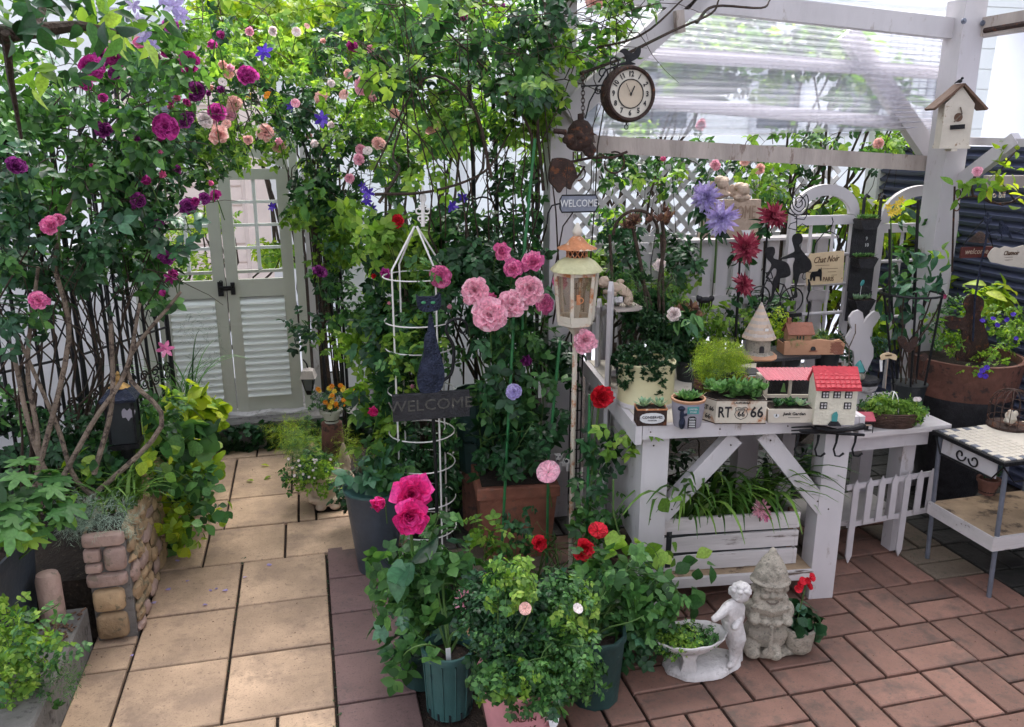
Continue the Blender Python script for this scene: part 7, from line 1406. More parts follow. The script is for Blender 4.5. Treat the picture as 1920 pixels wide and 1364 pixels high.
# blue-black square pot at far left
q = T('square_pot', 'large blue-black square plastic pot at the left edge with a white label', 'pot', (-.97, 2.36, 0), R(-8)); hw = .125; hp = P(60, 1040, 2.3).z
MB().hexa([(-hw * .78, -hw * .78, 0), (hw * .78, -hw * .78, 0), (hw * .78, hw * .78, 0), (-hw * .78, hw * .78, 0), (-hw, -hw, hp - .03), (hw, -hw, hp - .03), (hw, hw, hp - .03), (-hw, hw, hp - .03)]).fin('pot_body', GREYP, q)
m = MB()
for r in ((-1.06, 1.06, -1.06, -.99), (-1.06, 1.06, .99, 1.06), (-1.06, -.99, -.99, .99), (.99, 1.06, -.99, .99)): m.box(*[v * hw for v in r], hp - .03, hp)
m.fin('rim', GREYP, q); MB().box(-hw * .985, hw * .985, -hw * .985, hw * .985, hp - .035, hp - .025).fin('soil', SOIL, q); MB().beam((.085, -.10, hp - .03), (.105, -.105, hp + .035), .022, .0014, (0, 1, 0)).fin('name_tag', WHITEP, q)
# pillar lamp
c = Vector((P(240, 850, 2.85).x, 2.85, 0)); k_ = mpp(P(240, 780, 2.85)); q = T('pillar_lamp', 'black square pillar lamp with brass finial under the rose canes', 'lamp', c, world=True); z = lambda py: P(240, py, 2.85).z
MB().bbox(c.x - .02, c.x + .02, 2.83, 2.87, 0, z(835), .002).fin('pillar', IRON, q); MB().box(c.x - 27 * k_, c.x + 27 * k_, 2.85 - 27 * k_, 2.85 + 27 * k_, z(835), z(826)).fin('lamp_base', IRON, q)
for sx_ in (-1, 1):
    for sy_ in (-1, 1): MB().beam((c.x + sx_ * 22 * k_, 2.85 + sy_ * 22 * k_, z(826)), (c.x + sx_ * 24 * k_, 2.85 + sy_ * 24 * k_, z(747)), .007, .007).fin('corner_post', IRON, q)
for sx_, sy_ in ((0, -1), (-1, 0), (1, 0), (0, 1)): MB().box(c.x + sx_ * 22 * k_ - (.001 if sx_ else 20 * k_), c.x + sx_ * 22 * k_ + (.001 if sx_ else 20 * k_), 2.85 + sy_ * 22 * k_ - (.001 if sy_ else 20 * k_), 2.85 + sy_ * 22 * k_ + (.001 if sy_ else 20 * k_), z(825), z(748)).fin('glass_pane', BLACKP, q)
pl_(spx([(228, 772), (233, 766), (238, 771), (243, 766), (248, 771), (254, 768), (252, 780), (245, 784), (241, 790), (236, 783), (230, 784)], 2), 2.85 - 24 * k_, .0015).fin('pale_shape', GREYCLAY, q)  # flat pale shape set on the front pane
MB().lathe([(34 * k_ * 1.25, z(747)), (36 * k_ * 1.25, z(742)), (26 * k_ * 1.25, z(732)), (20 * k_, z(724))], (c.x, 2.85, 0), 4, ph=math.pi / 4).fin('roof', BLUEB, q); MB().lathe([(20 * k_, z(725)), (10 * k_, z(718)), (5 * k_, z(714)), (6 * k_, z(708)), (3 * k_, z(703)), (4 * k_, z(700)), (1 * k_, z(695))], (c.x, 2.85, 0), 8).fin('finial', GOLD, q, 1)
# gate lantern
c = P(577, 690, 4.1); k_ = mpp(c); q = T('gate_lantern', 'small black lantern with tan roof beside the gate', 'lantern', c, world=True); z = lambda py: P(577, py, 4.1).z
MB().lathe([(20 * k_, z(708)), (18 * k_, z(704)), (14 * k_, z(694)), (4 * k_, z(690))], (c.x, c.y, 0), 4, ph=.6).fin('roof', WOODL, q); MB().lathe([(8 * k_, z(732)), (15 * k_, z(709)), (12 * k_, z(709))], (c.x, c.y, 0), 4, ph=.6).fin('glass_body', GLASSD, q); MB().lathe([(6 * k_, z(740)), (9 * k_, z(732)), (6 * k_, z(731))], (c.x, c.y, 0), 4, ph=.6).fin('base', IRON, q)
MB().tube([(c.x, c.y, z(690)), (c.x - .005, c.y, z(682)), (c.x - .02, 4.16, z(680))], .004, 6).fin('bracket', IRON, q)
for k in range(4): a = .6 + k * math.pi / 2; MB().tube([(c.x + 15 * k_ * math.cos(a), c.y + 15 * k_ * math.sin(a), z(709)), (c.x + 8 * k_ * math.cos(a), c.y + 8 * k_ * math.sin(a), z(732))], .003, 4).fin('corner_bar', IRON, q)
# figure planter and gnome behind it, at the path's right edge
b = G(615, 950); b.y += .05; k_ = mpp(b); q = T('figure_planter', 'pale terracotta planter moulded with crossed arms at the path edge', 'planter', b, world=True); r_ = 36 * k_; hp = 58 * k_
m = MB(); m.lathe([(r_ * .7, 0), (r_ * .95, .015), (r_ * 1.0, hp * .5), (r_ * .9, hp * .9), (r_ * .95, hp)], b, 20)
for s_ in (-1, 1): m.tube([b + Vector((s_ * r_ * .9, -r_ * .4, hp * .75)), b + Vector((s_ * r_ * .8, -r_ * .9, hp * .35)), b + Vector((-s_ * r_ * .1, -r_ * 1.15, hp * .25))], [.018, .017, .012], 8); E_(m, b + Vector((s_ * r_ * .35, -r_ * 1.0, hp * .12)), (.025, .03, .015))
m.remesh('pot_body', BEIGE, q, .005, 2); FP_ = (b, r_, hp)
b2_ = G(648, 915); k_ = mpp(b2_); q = T('garden_gnome', 'small sand coloured gnome with a tall pointed hat beside the path planter', 'statue', b2_, world=True); m = MB(); E_(m, b2_ + Vector((0, 0, 18 * k_)), (18 * k_, 15 * k_, 20 * k_)); E_(m, b2_ + Vector((0, -3 * k_, 42 * k_)), (12 * k_, 12 * k_, 13 * k_)); m.lathe([(13 * k_, 50 * k_), (11 * k_, 60 * k_), (6 * k_, 78 * k_), (2 * k_, 90 * k_)], b2_, 12); E_(m, b2_ + Vector((0, -15 * k_, 42 * k_)), (3 * k_, 4 * k_, 3 * k_)); E_(m, b2_ + Vector((0, -12 * k_, 34 * k_)), (10 * k_, 6 * k_, 10 * k_)); m.remesh('body', BEIGE, q, .004, 1)
b = G(607, 890); q = T('rounded_rock', 'weathered tan boulder behind the path planter', 'rock', b, world=True); m = MB(); E_(m, b + Vector((-.05, .0, .06)), (.06, .05, .08), rough=.4); m.fin('rock', TANSTONE, q, 1)
c_ = P(622, 792, 3.52); tq = T('upturned_pot', 'upturned dark clay pot holding up the orange marigolds', 'pot', (c_.x, 3.52, 0), 0); MB().lathe([(.06, 0), (.058, .02), (.045, c_.z - .001), (.002, c_.z)], n=18).fin('pot_body', TERRAD, tq, 1)
b = Vector((c_.x, 3.52, c_.z + .001)); q = T('plant_pot', 'small pale green pot of orange marigolds at the foot of the rose pillar', 'pot', b, 0); pot(q, .04, .06, GATE, .75); MG = b + Vector((.02, 0, .06))
# ================================================================ PLANTS
def plant(name, label, cat, loc, group=None): return T(name, label, cat, loc, group=group, world=True)
# marigolds
q = plant('marigold', 'clump of orange marigolds in the pale green pot', 'plant', MG); foliage(q, [(MG + Vector((0, 0, .04)), (.10, .05, .045))], 160, .035, 'mini', [L_ROSE, L_DARK], 40)
for k in range(34): bloom(q, MG + Vector((random.uniform(-.07, .11), random.uniform(-.07, -.02), random.uniform(.02, .12))), 'daisy', random.choice((F_ORA, F_ORA, F_YEL)), .028, (random.uniform(-.4, .4), -.8, .6), 'flower')
# climbing rose on the left trellis
q = plant('climbing_rose', 'purple climbing rose smothering the black trellis at left', 'climbing rose', G(150, 1000) + Vector((-.1, .4, 0)))
bl = clumps(-40, 110, 330, 520, 2.6, 3.3, 70, 38, .12, 1, lambda x, y: y < 500 - .2 * x + 60) + clumps(190, 330, 305, 560, 2.9, 3.4, 14, 28, .08, 2) + clumps(-20, 480, 140, 640, 2.5, 2.9, 5, 34, .08, 3)
foliage(q, bl, 4700, .076, 'rose', [L_DARK, L_DARK, L_BLUEG, L_ROSE, L_ROSE], 280, out=.8, gap=.74, gs=8)
canes(q, bl, [(-1.02, 3.0, .05), (-.95, 3.1, .05), (-.82, 3.2, .05), (-.75, 3.3, .05), (-.9, 3.05, .05)], 26, .0055, BARK, seed=4, wob=.12)
twigs(q, bl, 120, .2, .002, BARK, 5)
tw = MB()
for a in ([(240, 960), (150, 900), (95, 790), (30, 600)], [(130, 960), (300, 800), (240, 690), (330, 540)], [(90, 950), (180, 800), (235, 700), (270, 560)], [(180, 900), (205, 760), (215, 600)], [(140, 1000), (70, 840), (20, 650)], [(75, 960), (65, 820), (50, 680), (80, 500)], [(60, 930), (130, 640), (110, 480), (160, 300)]): tw.tube(*smooth_path([P(x, y, 2.68 + .02 * i) + noise.noise_vector(Vector((x, y, 0))) * .03 for i, (x, y) in enumerate(a)], [.009, .008, .007, .005][:len(a)]), 7)
tw.fin('cane', BARKL, q, 1)
for k in range(22): blooms(q, [(random.uniform(150, 420), random.uniform(60, 420), random.uniform(2.55, 2.7), random.choice(('double', 'bud', 'bud')), random.choice((F_MAG, F_MAG, F_PUR, F_PINK)), random.uniform(12, 24))])
blooms(q, [(170, 128, 2.5, 'double', F_MAG, 46), (216, 108, 2.6, 'double', F_MAG, 40), (353, 116, 2.7, 'double', F_MAG, 38), (465, 143, 3.0, 'double', F_MAG, 36), (309, 238, 2.6, 'double', F_MAG, 42), (406, 212, 2.8, 'double', F_MAG, 32), (95, 425, 2.5, 'double', F_PINK, 36), (110, 412, 2.55, 'double', F_PINK, 22), (260, 376, 2.8, 'double', F_PUR, 30), (72, 564, 2.5, 'double', F_PINK, 36), (313, 484, 2.9, 'double', F_PUR, 28), (330, 516, 2.9, 'bud', F_MAG, 22), (195, 245, 2.7, 'double', F_PUR, 30), (365, 172, 2.8, 'double', F_PUR, 36), (345, 225, 2.8, 'double', F_PUR, 34), (352, 388, 2.9, 'double', F_PUR, 32), (384, 373, 2.9, 'double', F_PUR, 22), (404, 368, 2.9, 'double', F_MAG, 20), (330, 320, 2.9, 'double', F_PUR, 22), (222, 70, 2.6, 'double', F_PUR, 26), (215, 140, 2.6, 'double', F_PUR, 24), (190, 110, 2.6, 'double', F_PUR, 26), (297, 422, 2.8, 'double', F_PUR, 20), (300, 550, 2.7, 'bud', F_MAG, 18), (30, 312, 2.5, 'double', F_PUR, 34), (405, 85, 2.9, 'bud', F_MAG, 24), (320, 50, 2.8, 'double', F_PUR, 26), (334, 190, 2.8, 'bud', F_PINK, 18), (318, 204, 2.8, 'bud', F_PINK, 18), (355, 198, 2.8, 'bud', F_PINK, 16), (262, 275, 2.7, 'bud', F_MAG, 20), (303, 265, 2.7, 'bud', F_MAG, 16), (366, 378, 2.9, 'double', F_MAG, 16), (310, 655, 2.9, 'star', F_PINK, 34), (320, 520, 2.9, 'star', F_MAG, 30)])
# boughs overhead, near the viewer at upper left
q = plant('overhanging_bough', 'dark bough with large bright leaves reaching in at the top left corner', 'branch', P(0, 60, 1.7))
bl = clumps(-60, -40, 300, 60, 1.6, 2.2, 16, 60, .12, 7) + clumps(20, 60, 260, 150, 1.9, 2.3, 6, 40, .08, 8)
foliage(q, bl, 260, .045, 'oval', [L_DARK, L_ROSE, L_LIGHT], 200, up=.3); m = MB(); m.tube([P(-60, 70, 1.7), P(60, 58, 1.75), P(150, 48, 1.8), P(230, 62, 1.9)], [.018, .014, .009, .004], 8); m.tube([P(60, 58, 1.75), P(80, 20, 1.8), P(75, -40, 1.85)], [.010, .007, .004], 6); m.tube([P(10, 62, 1.7), P(20, 150, 1.8), P(40, 260, 1.9)], [.008, .006, .003], 6); m.fin('branch', BARK, q, 1)
# wisteria-like lilac bloom near the top
q = plant('lilac_clematis', 'pale lilac clematis trail hanging at the top left', 'clematis', P(300, 20, 2.0))
for px, py, w_ in ((325, 12, 46), (340, 30, 34), (270, 70, 36), (258, 40, 28), (285, 85, 30), (305, -5, 36), (250, 10, 26)): bloom(q, P(px, py, 2.0), 'star', F_LIL, w_ * mpp(P(px, py, 2.0)) * 1.1, name='flower')
tp([(330, -20), (300, 10), (262, 50), (285, 90)], 2.02, .0025, 5).fin('stem', STEM, q)
# rose canopy over the arch
q = plant('climbing_rose', 'peach and pink small-flowered rose arching over the gate path', 'climbing rose', (.1, 3.9, 0))
bl = clumps(380, 60, 720, 260, 3.3, 3.9, 34, 42, .16, 11) + clumps(330, 190, 640, 320, 3.3, 3.9, 18, 32, .12, 12, lambda x, y: y < 320) + clumps(300, 20, 700, 90, 3.0, 3.8, 12, 36, .14, 13) + clumps(570, 280, 700, 420, 3.4, 3.9, 12, 28, .1, 14)
foliage(q, bl, 5600, .06, 'rose', [L_DARK, L_ROSE, L_LIGHT, L_LIGHT], 280, gap=.7, gs=9)
foliage(q, clumps(565, 340, 660, 690, 3.35, 3.7, 26, 24, .07, 15), 820, .062, 'rose', [L_DARK, L_ROSE, L_LIGHT], 90, gap=.4)
canes(q, bl[64:], [(.02, 3.75, 1.1), (.08, 3.75, 1.1)], 18, .004, BARK, seed=16, wob=.06)
tw = MB()
for k in range(9): x = 585 + k * 3.5; tw.tube([P(x + 25 + random.uniform(-6, 6), 735, 3.6), P(x + 8, 560, 3.6 + random.uniform(-.05, .05)), P(x - 8, 400, 3.65), P(x - 15 + random.uniform(-20, 20), 280, 3.7)], [.0045, .004, .0035, .003], 5)
tw.fin('cane', BARK, q, 1); twigs(q, bl, 120, .22, .0018, BARK, 17)
for k in range(26): blooms(q, [(random.uniform(390, 760), random.uniform(40, 300), random.uniform(3.0, 3.2), random.choice(('double', 'bud', 'single')), random.choice((F_PEACH, F_LPINK, F_PEACH, F_WHT)), random.uniform(12, 22))])
blooms(q, [(440, 195, 3.3, 'double', F_PEACH, 30), (428, 215, 3.3, 'double', F_LPINK, 26), (385, 225, 3.1, 'double', F_WHT, 28), (412, 256, 3.1, 'cup', F_PEACH, 34), (498, 250, 3.3, 'double', F_PEACH, 30), (602, 184, 3.3, 'double', F_PEACH, 24), (740, 213, 3.2, 'single', F_PEACH, 22), (683, 162, 3.2, 'double', F_LPINK, 36), (645, 178, 3.2, 'single', F_PEACH, 20), (807, 238, 3.1, 'double', F_PEACH, 28), (710, 270, 3.1, 'double', F_PEACH, 24), (673, 300, 3.1, 'double', F_LPINK, 20), (523, 275, 3.4, 'double', F_PEACH, 26), (425, 235, 3.2, 'single', F_PEACH, 22), (700, 190, 3.2, 'bud', F_LPINK, 22), (578, 255, 3.4, 'bud', F_PEACH, 20), (660, 88, 3.2, 'double', F_MAG, 22), (865, 35, 3.0, 'bud', F_MAG, 18), (933, 12, 3.0, 'double', F_PUR, 28), (783, 118, 3.1, 'bud', F_RED, 16), (1115, 8, 2.9, 'double', F_PEACH, 30), (655, 335, 3.2, 'double', F_LPINK, 18), (503, 180, 3.5, 'single', F_ORA, 18), (466, 180, 3.5, 'single', F_YEL, 14), (418, 128, 3.2, 'bud', F_PEACH, 24)])
# clematis blooms, violet
q = plant('violet_clematis', 'deep violet clematis flowers scattered through the arch rose', 'clematis', (.15, 3.5, .14))
for px, py, Y, w_ in ((495, 98, 3.2, 38), (604, 224, 3.2, 34), (545, 200, 3.4, 22), (690, 362, 3.1, 28), (688, 378, 3.1, 26), (697, 392, 3.1, 22), (680, 350, 3.1, 20), (510, 388, 3.3, 20), (848, 388, 3.0, 26), (868, 370, 3.0, 22)): bloom(q, P(px, py, Y), 'star', F_BLU, w_ * mpp(P(px, py, Y)), name='flower')
foliage(q, clumps(560, 330, 700, 420, 3.1, 3.3, 4, 24, .06, 19), 60, .05, 'oval', [L_LIGHT, L_ROSE], 40)
# middle climbing rose (dense centre column and sprays)
q = plant('climbing_rose', 'great climbing rose on the middle black poles, few blooms, long dark canes', 'climbing rose', (.6, 3.1, 0))
bl = clumps(700, -10, 1080, 160, 2.6, 3.2, 34, 44, .16, 21) + clumps(730, 140, 1040, 330, 2.8, 3.3, 26, 38, .12, 22) + clumps(1000, -20, 1220, 110, 2.5, 2.9, 14, 34, .1, 23, lambda x, y: y < 150 - (x - 1060) * .7 + 30)
foliage(q, bl, 4700, .074, 'rose', [L_DARK, L_ROSE, L_ROSE, L_LIGHT], 280, gap=.74, gs=8)
foliage(q, clumps(850, 330, 1010, 480, 2.9, 3.2, 9, 28, .06, 24), 160, .07, 'rose', [L_DARK, L_ROSE], 60, gap=.3)
canes(q, bl, [(.72, 3.15, .05), (.80, 3.15, .05), (.66, 3.15, .05), (.88, 3.1, .05)], 34, .0055, BARK, seed=26, wob=.12); twigs(q, bl, 200, .25, .002, BARK, 27)
tw = MB()
for a in ([(1000, 330), (985, 240), (930, 150), (840, 60)], [(1010, 360), (1005, 200), (1040, 90), (1090, -20)], [(930, 330), (880, 200), (800, 150), (700, 330)], [(1180, 95), (1260, 60), (1330, 20), (1350, 5)], [(1095, 130), (1160, 110), (1200, 96)], [(960, 200), (1060, 110), (1200, 70), (1290, -10)], [(1300, 35), (1345, 12), (1420, 16), (1440, -5)], [(715, 380), (745, 330), (735, 280), (760, 220)], [(700, 360), (800, 355), (900, 320), (960, 250)]): tw.tube(*smooth_path([P(x, y, 2.78 + .03 * i) + noise.noise_vector(Vector((x, y, 1))) * .03 for i, (x, y) in enumerate(a)], [.006, .005, .0042, .003][:len(a)]), 6)
tw.fin('cane', BARK, q, 1)
# back garden greenery beyond the arch and through the roof
def shrub(label, bl, n, size, kind, mats, base, seed, cat='shrub', name='shrub', indiv=0, **k):
    q = plant(name, label, cat, base); foliage(q, bl, n, size, kind, mats, indiv, **k); canes(q, bl, [base], 14, .014, BARK, name='trunk', seed=seed); return q
shrub('bright yellow-green shrub beyond the arch at the top', clumps(420, -20, 700, 130, 5.0, 5.8, 22, 34, .3, 31), 1300, .13, 'rose', [L_LIGHT, L_YEL], Vector((0, 5.4, 0)), 32, indiv=40, gap=.3)
shrub('pale green tree seen through the top of the middle rose', clumps(640, -20, 1050, 300, 4.8, 5.8, 20, 34, .3, 33), 1300, .13, 'rose', [L_ROSE, L_LIGHT, L_LIGHT], Vector((.6, 5.3, 0)), 34, indiv=20, gap=.3)
shrub('leafy tree behind the left part of the clear roof sheet', clumps(1140, 30, 1460, 200, 3.7, 4.6, 26, 34, .2, 35), 1500, .085, 'rose', [L_DARK, L_ROSE, L_LIGHT], Vector((1.7, 4.5, 0)), 36, indiv=60, gap=.3, cat='tree', name='tree')
shrub('branching bush behind the right part of the clear roof sheet', clumps(1440, 50, 1620, 210, 3.5, 4.1, 13, 26, .1, 37) + clumps(1560, 120, 1710, 210, 3.4, 3.8, 7, 20, .06, 38), 520, .085, 'oval', [L_ROSE, L_DARK, L_LIGHT], Vector((2.4, 4.0, 0)), 39, indiv=90, gap=.3)
shrub('bushes beyond the gate panes', clumps(330, 400, 420, 520, 5.2, 6, 6, 22, .2, 40) + clumps(470, 460, 545, 500, 5.0, 5.6, 3, 16, .15, 41), 420, .07, 'rose', [L_LIGHT, L_YEL], Vector((-.6, 5.4, 0)), 42)
shrub('green foliage behind the arched screens and lower bench', clumps(1480, 380, 1760, 640, 3.35, 3.7, 26, 30, .1, 43), 900, .075, 'oval', [L_ROSE, L_LIGHT, L_YEL], Vector((2.4, 3.5, 0)), 44, indiv=150)
shrub('loose greenery behind the rusty lantern and slatted fence', clumps(1110, 400, 1300, 560, 2.95, 3.3, 18, 28, .08, 45), 620, .06, 'rose', [L_DARK, L_ROSE, L_LIGHT], Vector((1.3, 3.1, 0)), 46, indiv=120)
# rose trained along the lattice
q = plant('lattice_rose', 'pink climbing rose trained along the beam above the lattice', 'climbing rose', (2.0, 3.4, 0)); bl = clumps(1190, 225, 1700, 310, 3.1, 3.5, 26, 26, .07, 51) + clumps(1290, 300, 1520, 370, 3.2, 3.6, 14, 24, .07, 52) + clumps(1120, 285, 1300, 350, 3.0, 3.4, 12, 24, .06, 53)
foliage(q, bl, 560, .07, 'rose', [L_DARK, L_ROSE, L_LIGHT], 230, gap=.3); canes(q, bl, [(2.1, 3.3, .1), (1.4, 3.3, .1), (2.3, 3.3, .4)], 16, .004, BARK, seed=54, wob=.06); twigs(q, bl, 30, .15, .002, BARK, 55)
blooms(q, [(1648, 270, 3.1, 'double', F_PEACH, 20), (1315, 235, 3.1, 'double', F_LPINK, 20), (1395, 300, 3.2, 'double', F_PEACH, 22), (1425, 318, 3.2, 'double', F_PEACH, 20), (1340, 310, 3.2, 'double', F_LPINK, 22), (1240, 300, 3.1, 'bud', F_PINK, 14)])
# yellow-leaved vine on the right
q = plant('vine', 'yellow-green vine sprays on the navy siding wall at the right edge', 'vine', P(1900, 340, 2.7)); foliage(q, clumps(1840, 265, 1930, 400, 2.6, 2.75, 9, 20, .03, 57), 46, .045, 'oval', [L_LIGHT, L_YEL], 46); tp([(1925, 260), (1890, 300), (1868, 330), (1905, 380)], 2.7, .003, 5).fin('stem', BARK, q); bloom(q, P(1832, 322, 2.62), 'double', F_LPINK, .034); 
foliage(q, clumps(1760, 340, 1850, 400, 2.6, 2.7, 3, 18, .03, 58), 12, .05, 'oval', [L_LIGHT], 12)
q = plant('yellow_honeysuckle', 'yellow tubular blooms on a spray beside the slate wall planter', 'plant', P(1680, 400, 2.85)); [bloom(q, P(x, y, 2.85), 'star', F_YEL, .036, name='flower') for x, y in ((1666, 388), (1674, 398), (1682, 384), (1690, 376), (1670, 402), (1684, 396))]; foliage(q, clumps(1650, 400, 1720, 520, 2.85, 2.95, 6, 20, .03, 59), 46, .05, 'oval', [L_BLUEG, L_ROSE], 46); tp([(1690, 380), (1670, 410), (1672, 470), (1668, 560)], 2.87, .003, 5).fin('stem', STEM, q)
# pots' foliage on the back of the bench
q = plant('succulent_collection', 'tall dark branching succulents with rosettes left of the bench', 'plant', P(1200, 640, 2.75)); m = MB()
for x0, x1, y0, y1 in ((1195, 1185, 650, 420), (1225, 1240, 650, 410), (1285, 1297, 640, 590), (1275, 1280, 700, 590), (1215, 1200, 660, 520)):
    m.tube(bez(P(x0, y0, 2.72), P(x1, y1, 2.75), (.02, 0, 0), 6, .04), [.007] * 7, 6); 
    for k in range(7): place(kmesh('rosette', k % 2, L_BRON if y1 < 500 or x0 > 1270 else L_IVY), 'rosette', q, P(x1 + random.uniform(-18, 18), y1 + random.uniform(-12, 14), 2.72 + random.uniform(-.04, .04)), (random.uniform(-.2, 1.2), random.uniform(-.7, .7), k), .06)
m.tube(arc(P(1192, 440, 2.75), .085, 0, 180, 14), .006, 6); m.tube([P(1240, 440, 2.75), P(1246, 640, 2.72)], .006, 6); m.tube([P(1143, 440, 2.75), P(1150, 560, 2.75)], .006, 6)
m.fin('stem', BARK, q, 1); foliage(q, clumps(1160, 590, 1290, 650, 2.6, 2.75, 8, 26, .05, 61), 240, .034, 'fleshy', [L_IVY, L_DARK], 90); foliage(q, clumps(1160, 500, 1260, 620, 2.65, 2.8, 6, 22, .05, 62), 120, .07, 'needle', [L_IVY, L_ROSE], 50)
q2 = plant('white_flower', 'single cream bloom on a stem above the canister pot', 'flower', P(1263, 620, 2.6)); bloom(q2, P(1264, 590, 2.58), 'cup', F_WHT, .05, name='flower'); tp([(1264, 592), (1262, 690)], 2.6, .003, 5).fin('stem', STEM, q2); bloom(q2, P(1238, 498, 2.8), 'cup', F_WHT, .045, name='flower')
q2 = plant('air_plant', 'spiky pale air plant beside the stacked-rock planter', 'plant', P(1300, 690, 2.4)); scatter(q2, [tuple(P(1298, 690, 2.4))] * 16, [(random.gauss(0, 1), -1, random.gauss(0, 1)) for _ in range(16)], [(random.gauss(0, 1), -.4, random.gauss(0, 1)) for _ in range(16)], [.05] * 16, 'blade', L_SUCP, 16)
# pale pink and mid pink roses in the centre
q = plant('shrub_rose', 'bushy rose with large pale pink and mid pink blooms in the centre', 'rose bush', (.7, 2.78, TP))
bl = clumps(850, 440, 1030, 640, 2.75, 3.0, 18, 34, .08, 71) + clumps(915, 620, 1060, 860, 2.62, 2.85, 20, 30, .07, 72) + clumps(960, 800, 1030, 880, 2.5, 2.6, 4, 22, .05, 73)
foliage(q, bl, 760, .08, 'rose', [L_DARK, L_DARK, L_ROSE], 270); canes(q, bl, [(.68, 2.78, TP), (.75, 2.75, TP), (.62, 2.8, TP)], 26, .0045, STEM, seed=74, wob=.05)
blooms(q, [(918, 592, 2.45, 'double', F_LPINK, 60, (-.3, -1, .35)), (890, 546, 2.5, 'double', F_LPINK, 50, (-.4, -1, .2)), (960, 570, 2.5, 'double', F_LPINK, 54, (-.1, -1, .4)), (993, 543, 2.5, 'double', F_LPINK, 52, (-.2, -1, .2)), (962, 505, 2.6, 'double', F_PINK, 36), (999, 493, 2.6, 'cup', F_PINK, 38), (938, 475, 2.65, 'cup', F_PINK, 36), (1021, 570, 2.6, 'double', F_PINK, 34), (1050, 528, 2.62, 'double', F_PINK, 28), (1096, 640, 2.46, 'double', F_LPINK, 44, (0, -1, .1)), (990, 680, 2.6, 'bud', F_PUR, 30), (964, 735, 2.55, 'double', F_LIL, 28), (918, 560, 2.6, 'bud', F_PINK, 24)])
blooms(q, [(1028, 886, 2.42, 'single', F_LPINK, 50)])
# rose behind the obelisk
q = plant('climbing_rose', 'light green climbing rose growing behind the white obelisk', 'climbing rose', (.35, 3.0, 0)); bl = clumps(668, 400, 790, 640, 3.0, 3.3, 20, 34, .1, 81) + clumps(690, 580, 780, 760, 2.85, 3.1, 14, 30, .08, 82) + clumps(770, 380, 880, 520, 3.0, 3.2, 10, 30, .08, 83) + clumps(695, 640, 745, 860, 2.95, 3.2, 9, 28, .08, 84)
foliage(q, bl, 1300, .085, 'rose', [L_DARK, L_ROSE, L_LIGHT, L_LIGHT], 270, gap=.22); canes(q, bl, [(.35, 3.0, 0), (.25, 3.1, 0), (.42, 2.95, 0)], 30, .005, BARK, seed=85, wob=.06)
foliage(q, clumps(735, 500, 850, 700, 2.68, 2.88, 12, 22, .06, 86), 190, .06, 'rose', [L_LIGHT, L_ROSE], 60); foliage(q, clumps(735, 790, 850, 920, 2.75, 2.9, 9, 22, .06, 87), 140, .06, 'rose', [L_DARK, L_ROSE], 50)
blooms(q, [(826, 518, 2.72, 'double', F_PINK, 42, (0, -1, .2)), (745, 415, 2.95, 'double', F_RED, 26), (600, 510, 3.2, 'double', F_PUR, 26), (722, 515, 2.9, 'cup', F_MAG, 20), (703, 775, 2.7, 'bud', F_HOT, 26), (845, 578, 2.7, 'bud', F_LPINK, 14), (730, 570, 2.8, 'bud', F_LPINK, 10), (773, 725, 2.7, 'bud', F_LPINK, 12), (700, 520, 2.9, 'bud', F_RED, 14)])
# hedge low behind obelisk / cat
q = plant('shrub_rose', 'dark rose bush filling the gap between tall pot and green tub', 'rose bush', (.3, 3.0, 0)); bl = clumps(700, 740, 880, 920, 2.95, 3.3, 18, 34, .08, 91); foliage(q, bl, 560, .075, 'rose', [L_DARK, L_DARK, L_ROSE], 160); canes(q, bl, [(.3, 3.0, 0)], 10, .005, BARK, seed=92)
# hot pink rose in the tall pot
b, r_, hp = POT5; q = plant('potted_rose', 'hot pink rose with large glossy leaves in the tall dark pot', 'rose bush', b + Vector((0, 0, hp))); bl = clumps(685, 860, 775, 940, b.y - .05, b.y + .08, 7, 24, .05, 101); foliage(q, bl, 110, .085, 'big', [L_ROSE, L_BLUEG], 100)
b, r_, hp = POT4; q = plant('potted_rose', 'hot pink rose with a pair of huge blooms above the teal pot', 'rose bush', b + Vector((0, 0, hp)))
bl = clumps(715, 990, 850, 1100, 2.05, 2.25, 11, 28, .05, 102) + clumps(725, 1080, 890, 1220, 1.95, 2.2, 14, 28, .06, 103); foliage(q, bl, 230, .08, 'big', [L_DARK, L_BLUEG, L_ROSE, L_ROSE], 210, out=.9); foliage(q, bl, 90, .06, 'mini', [L_DARK, L_ROSE], 30); canes(q, bl, [tuple(b + Vector((0, 0, hp - .04)))], 10, .003, STEM, seed=104)
foliage(q, [B(765, 1050, 2.0, 20, 20, .02)], 5, .11, 'oval', [L_BLUEG], 5)
blooms(q, [(771, 928, 2.12, 'cup', F_HOT, 72, (-.1, -1, .5)), (768, 968, 2.05, 'cup', F_HOT, 64, (0, -1, .25)), (715, 942, 2.15, 'bud', F_HOT, 40, (-.5, -1, .3))]); tp([(770, 985), (775, 1060), (790, 1200)], 2.12, .0045, 6).fin('stem', STEM, q)
b, r_, hp = POT1; q = plant('potted_rose', 'pink rose in the teal pot with two small ruffled blooms', 'rose bush', b + Vector((0, 0, hp))); bl = clumps(760, 1180, 900, 1240, 1.85, 2.0, 5, 24, .04, 105) + clumps(720, 1190, 790, 1240, 1.9, 2.0, 3, 22, .03, 106); foliage(q, bl, 46, .08, 'big', [L_ROSE, L_BLUEG], 46); foliage(q, [B(870, 1170, 1.95, 30, 14, .03)], 5, .04, 'oval', [L_BRON], 5); canes(q, bl, [tuple(b + Vector((0, 0, hp - .03)))], 6, .004, STEM, seed=107)
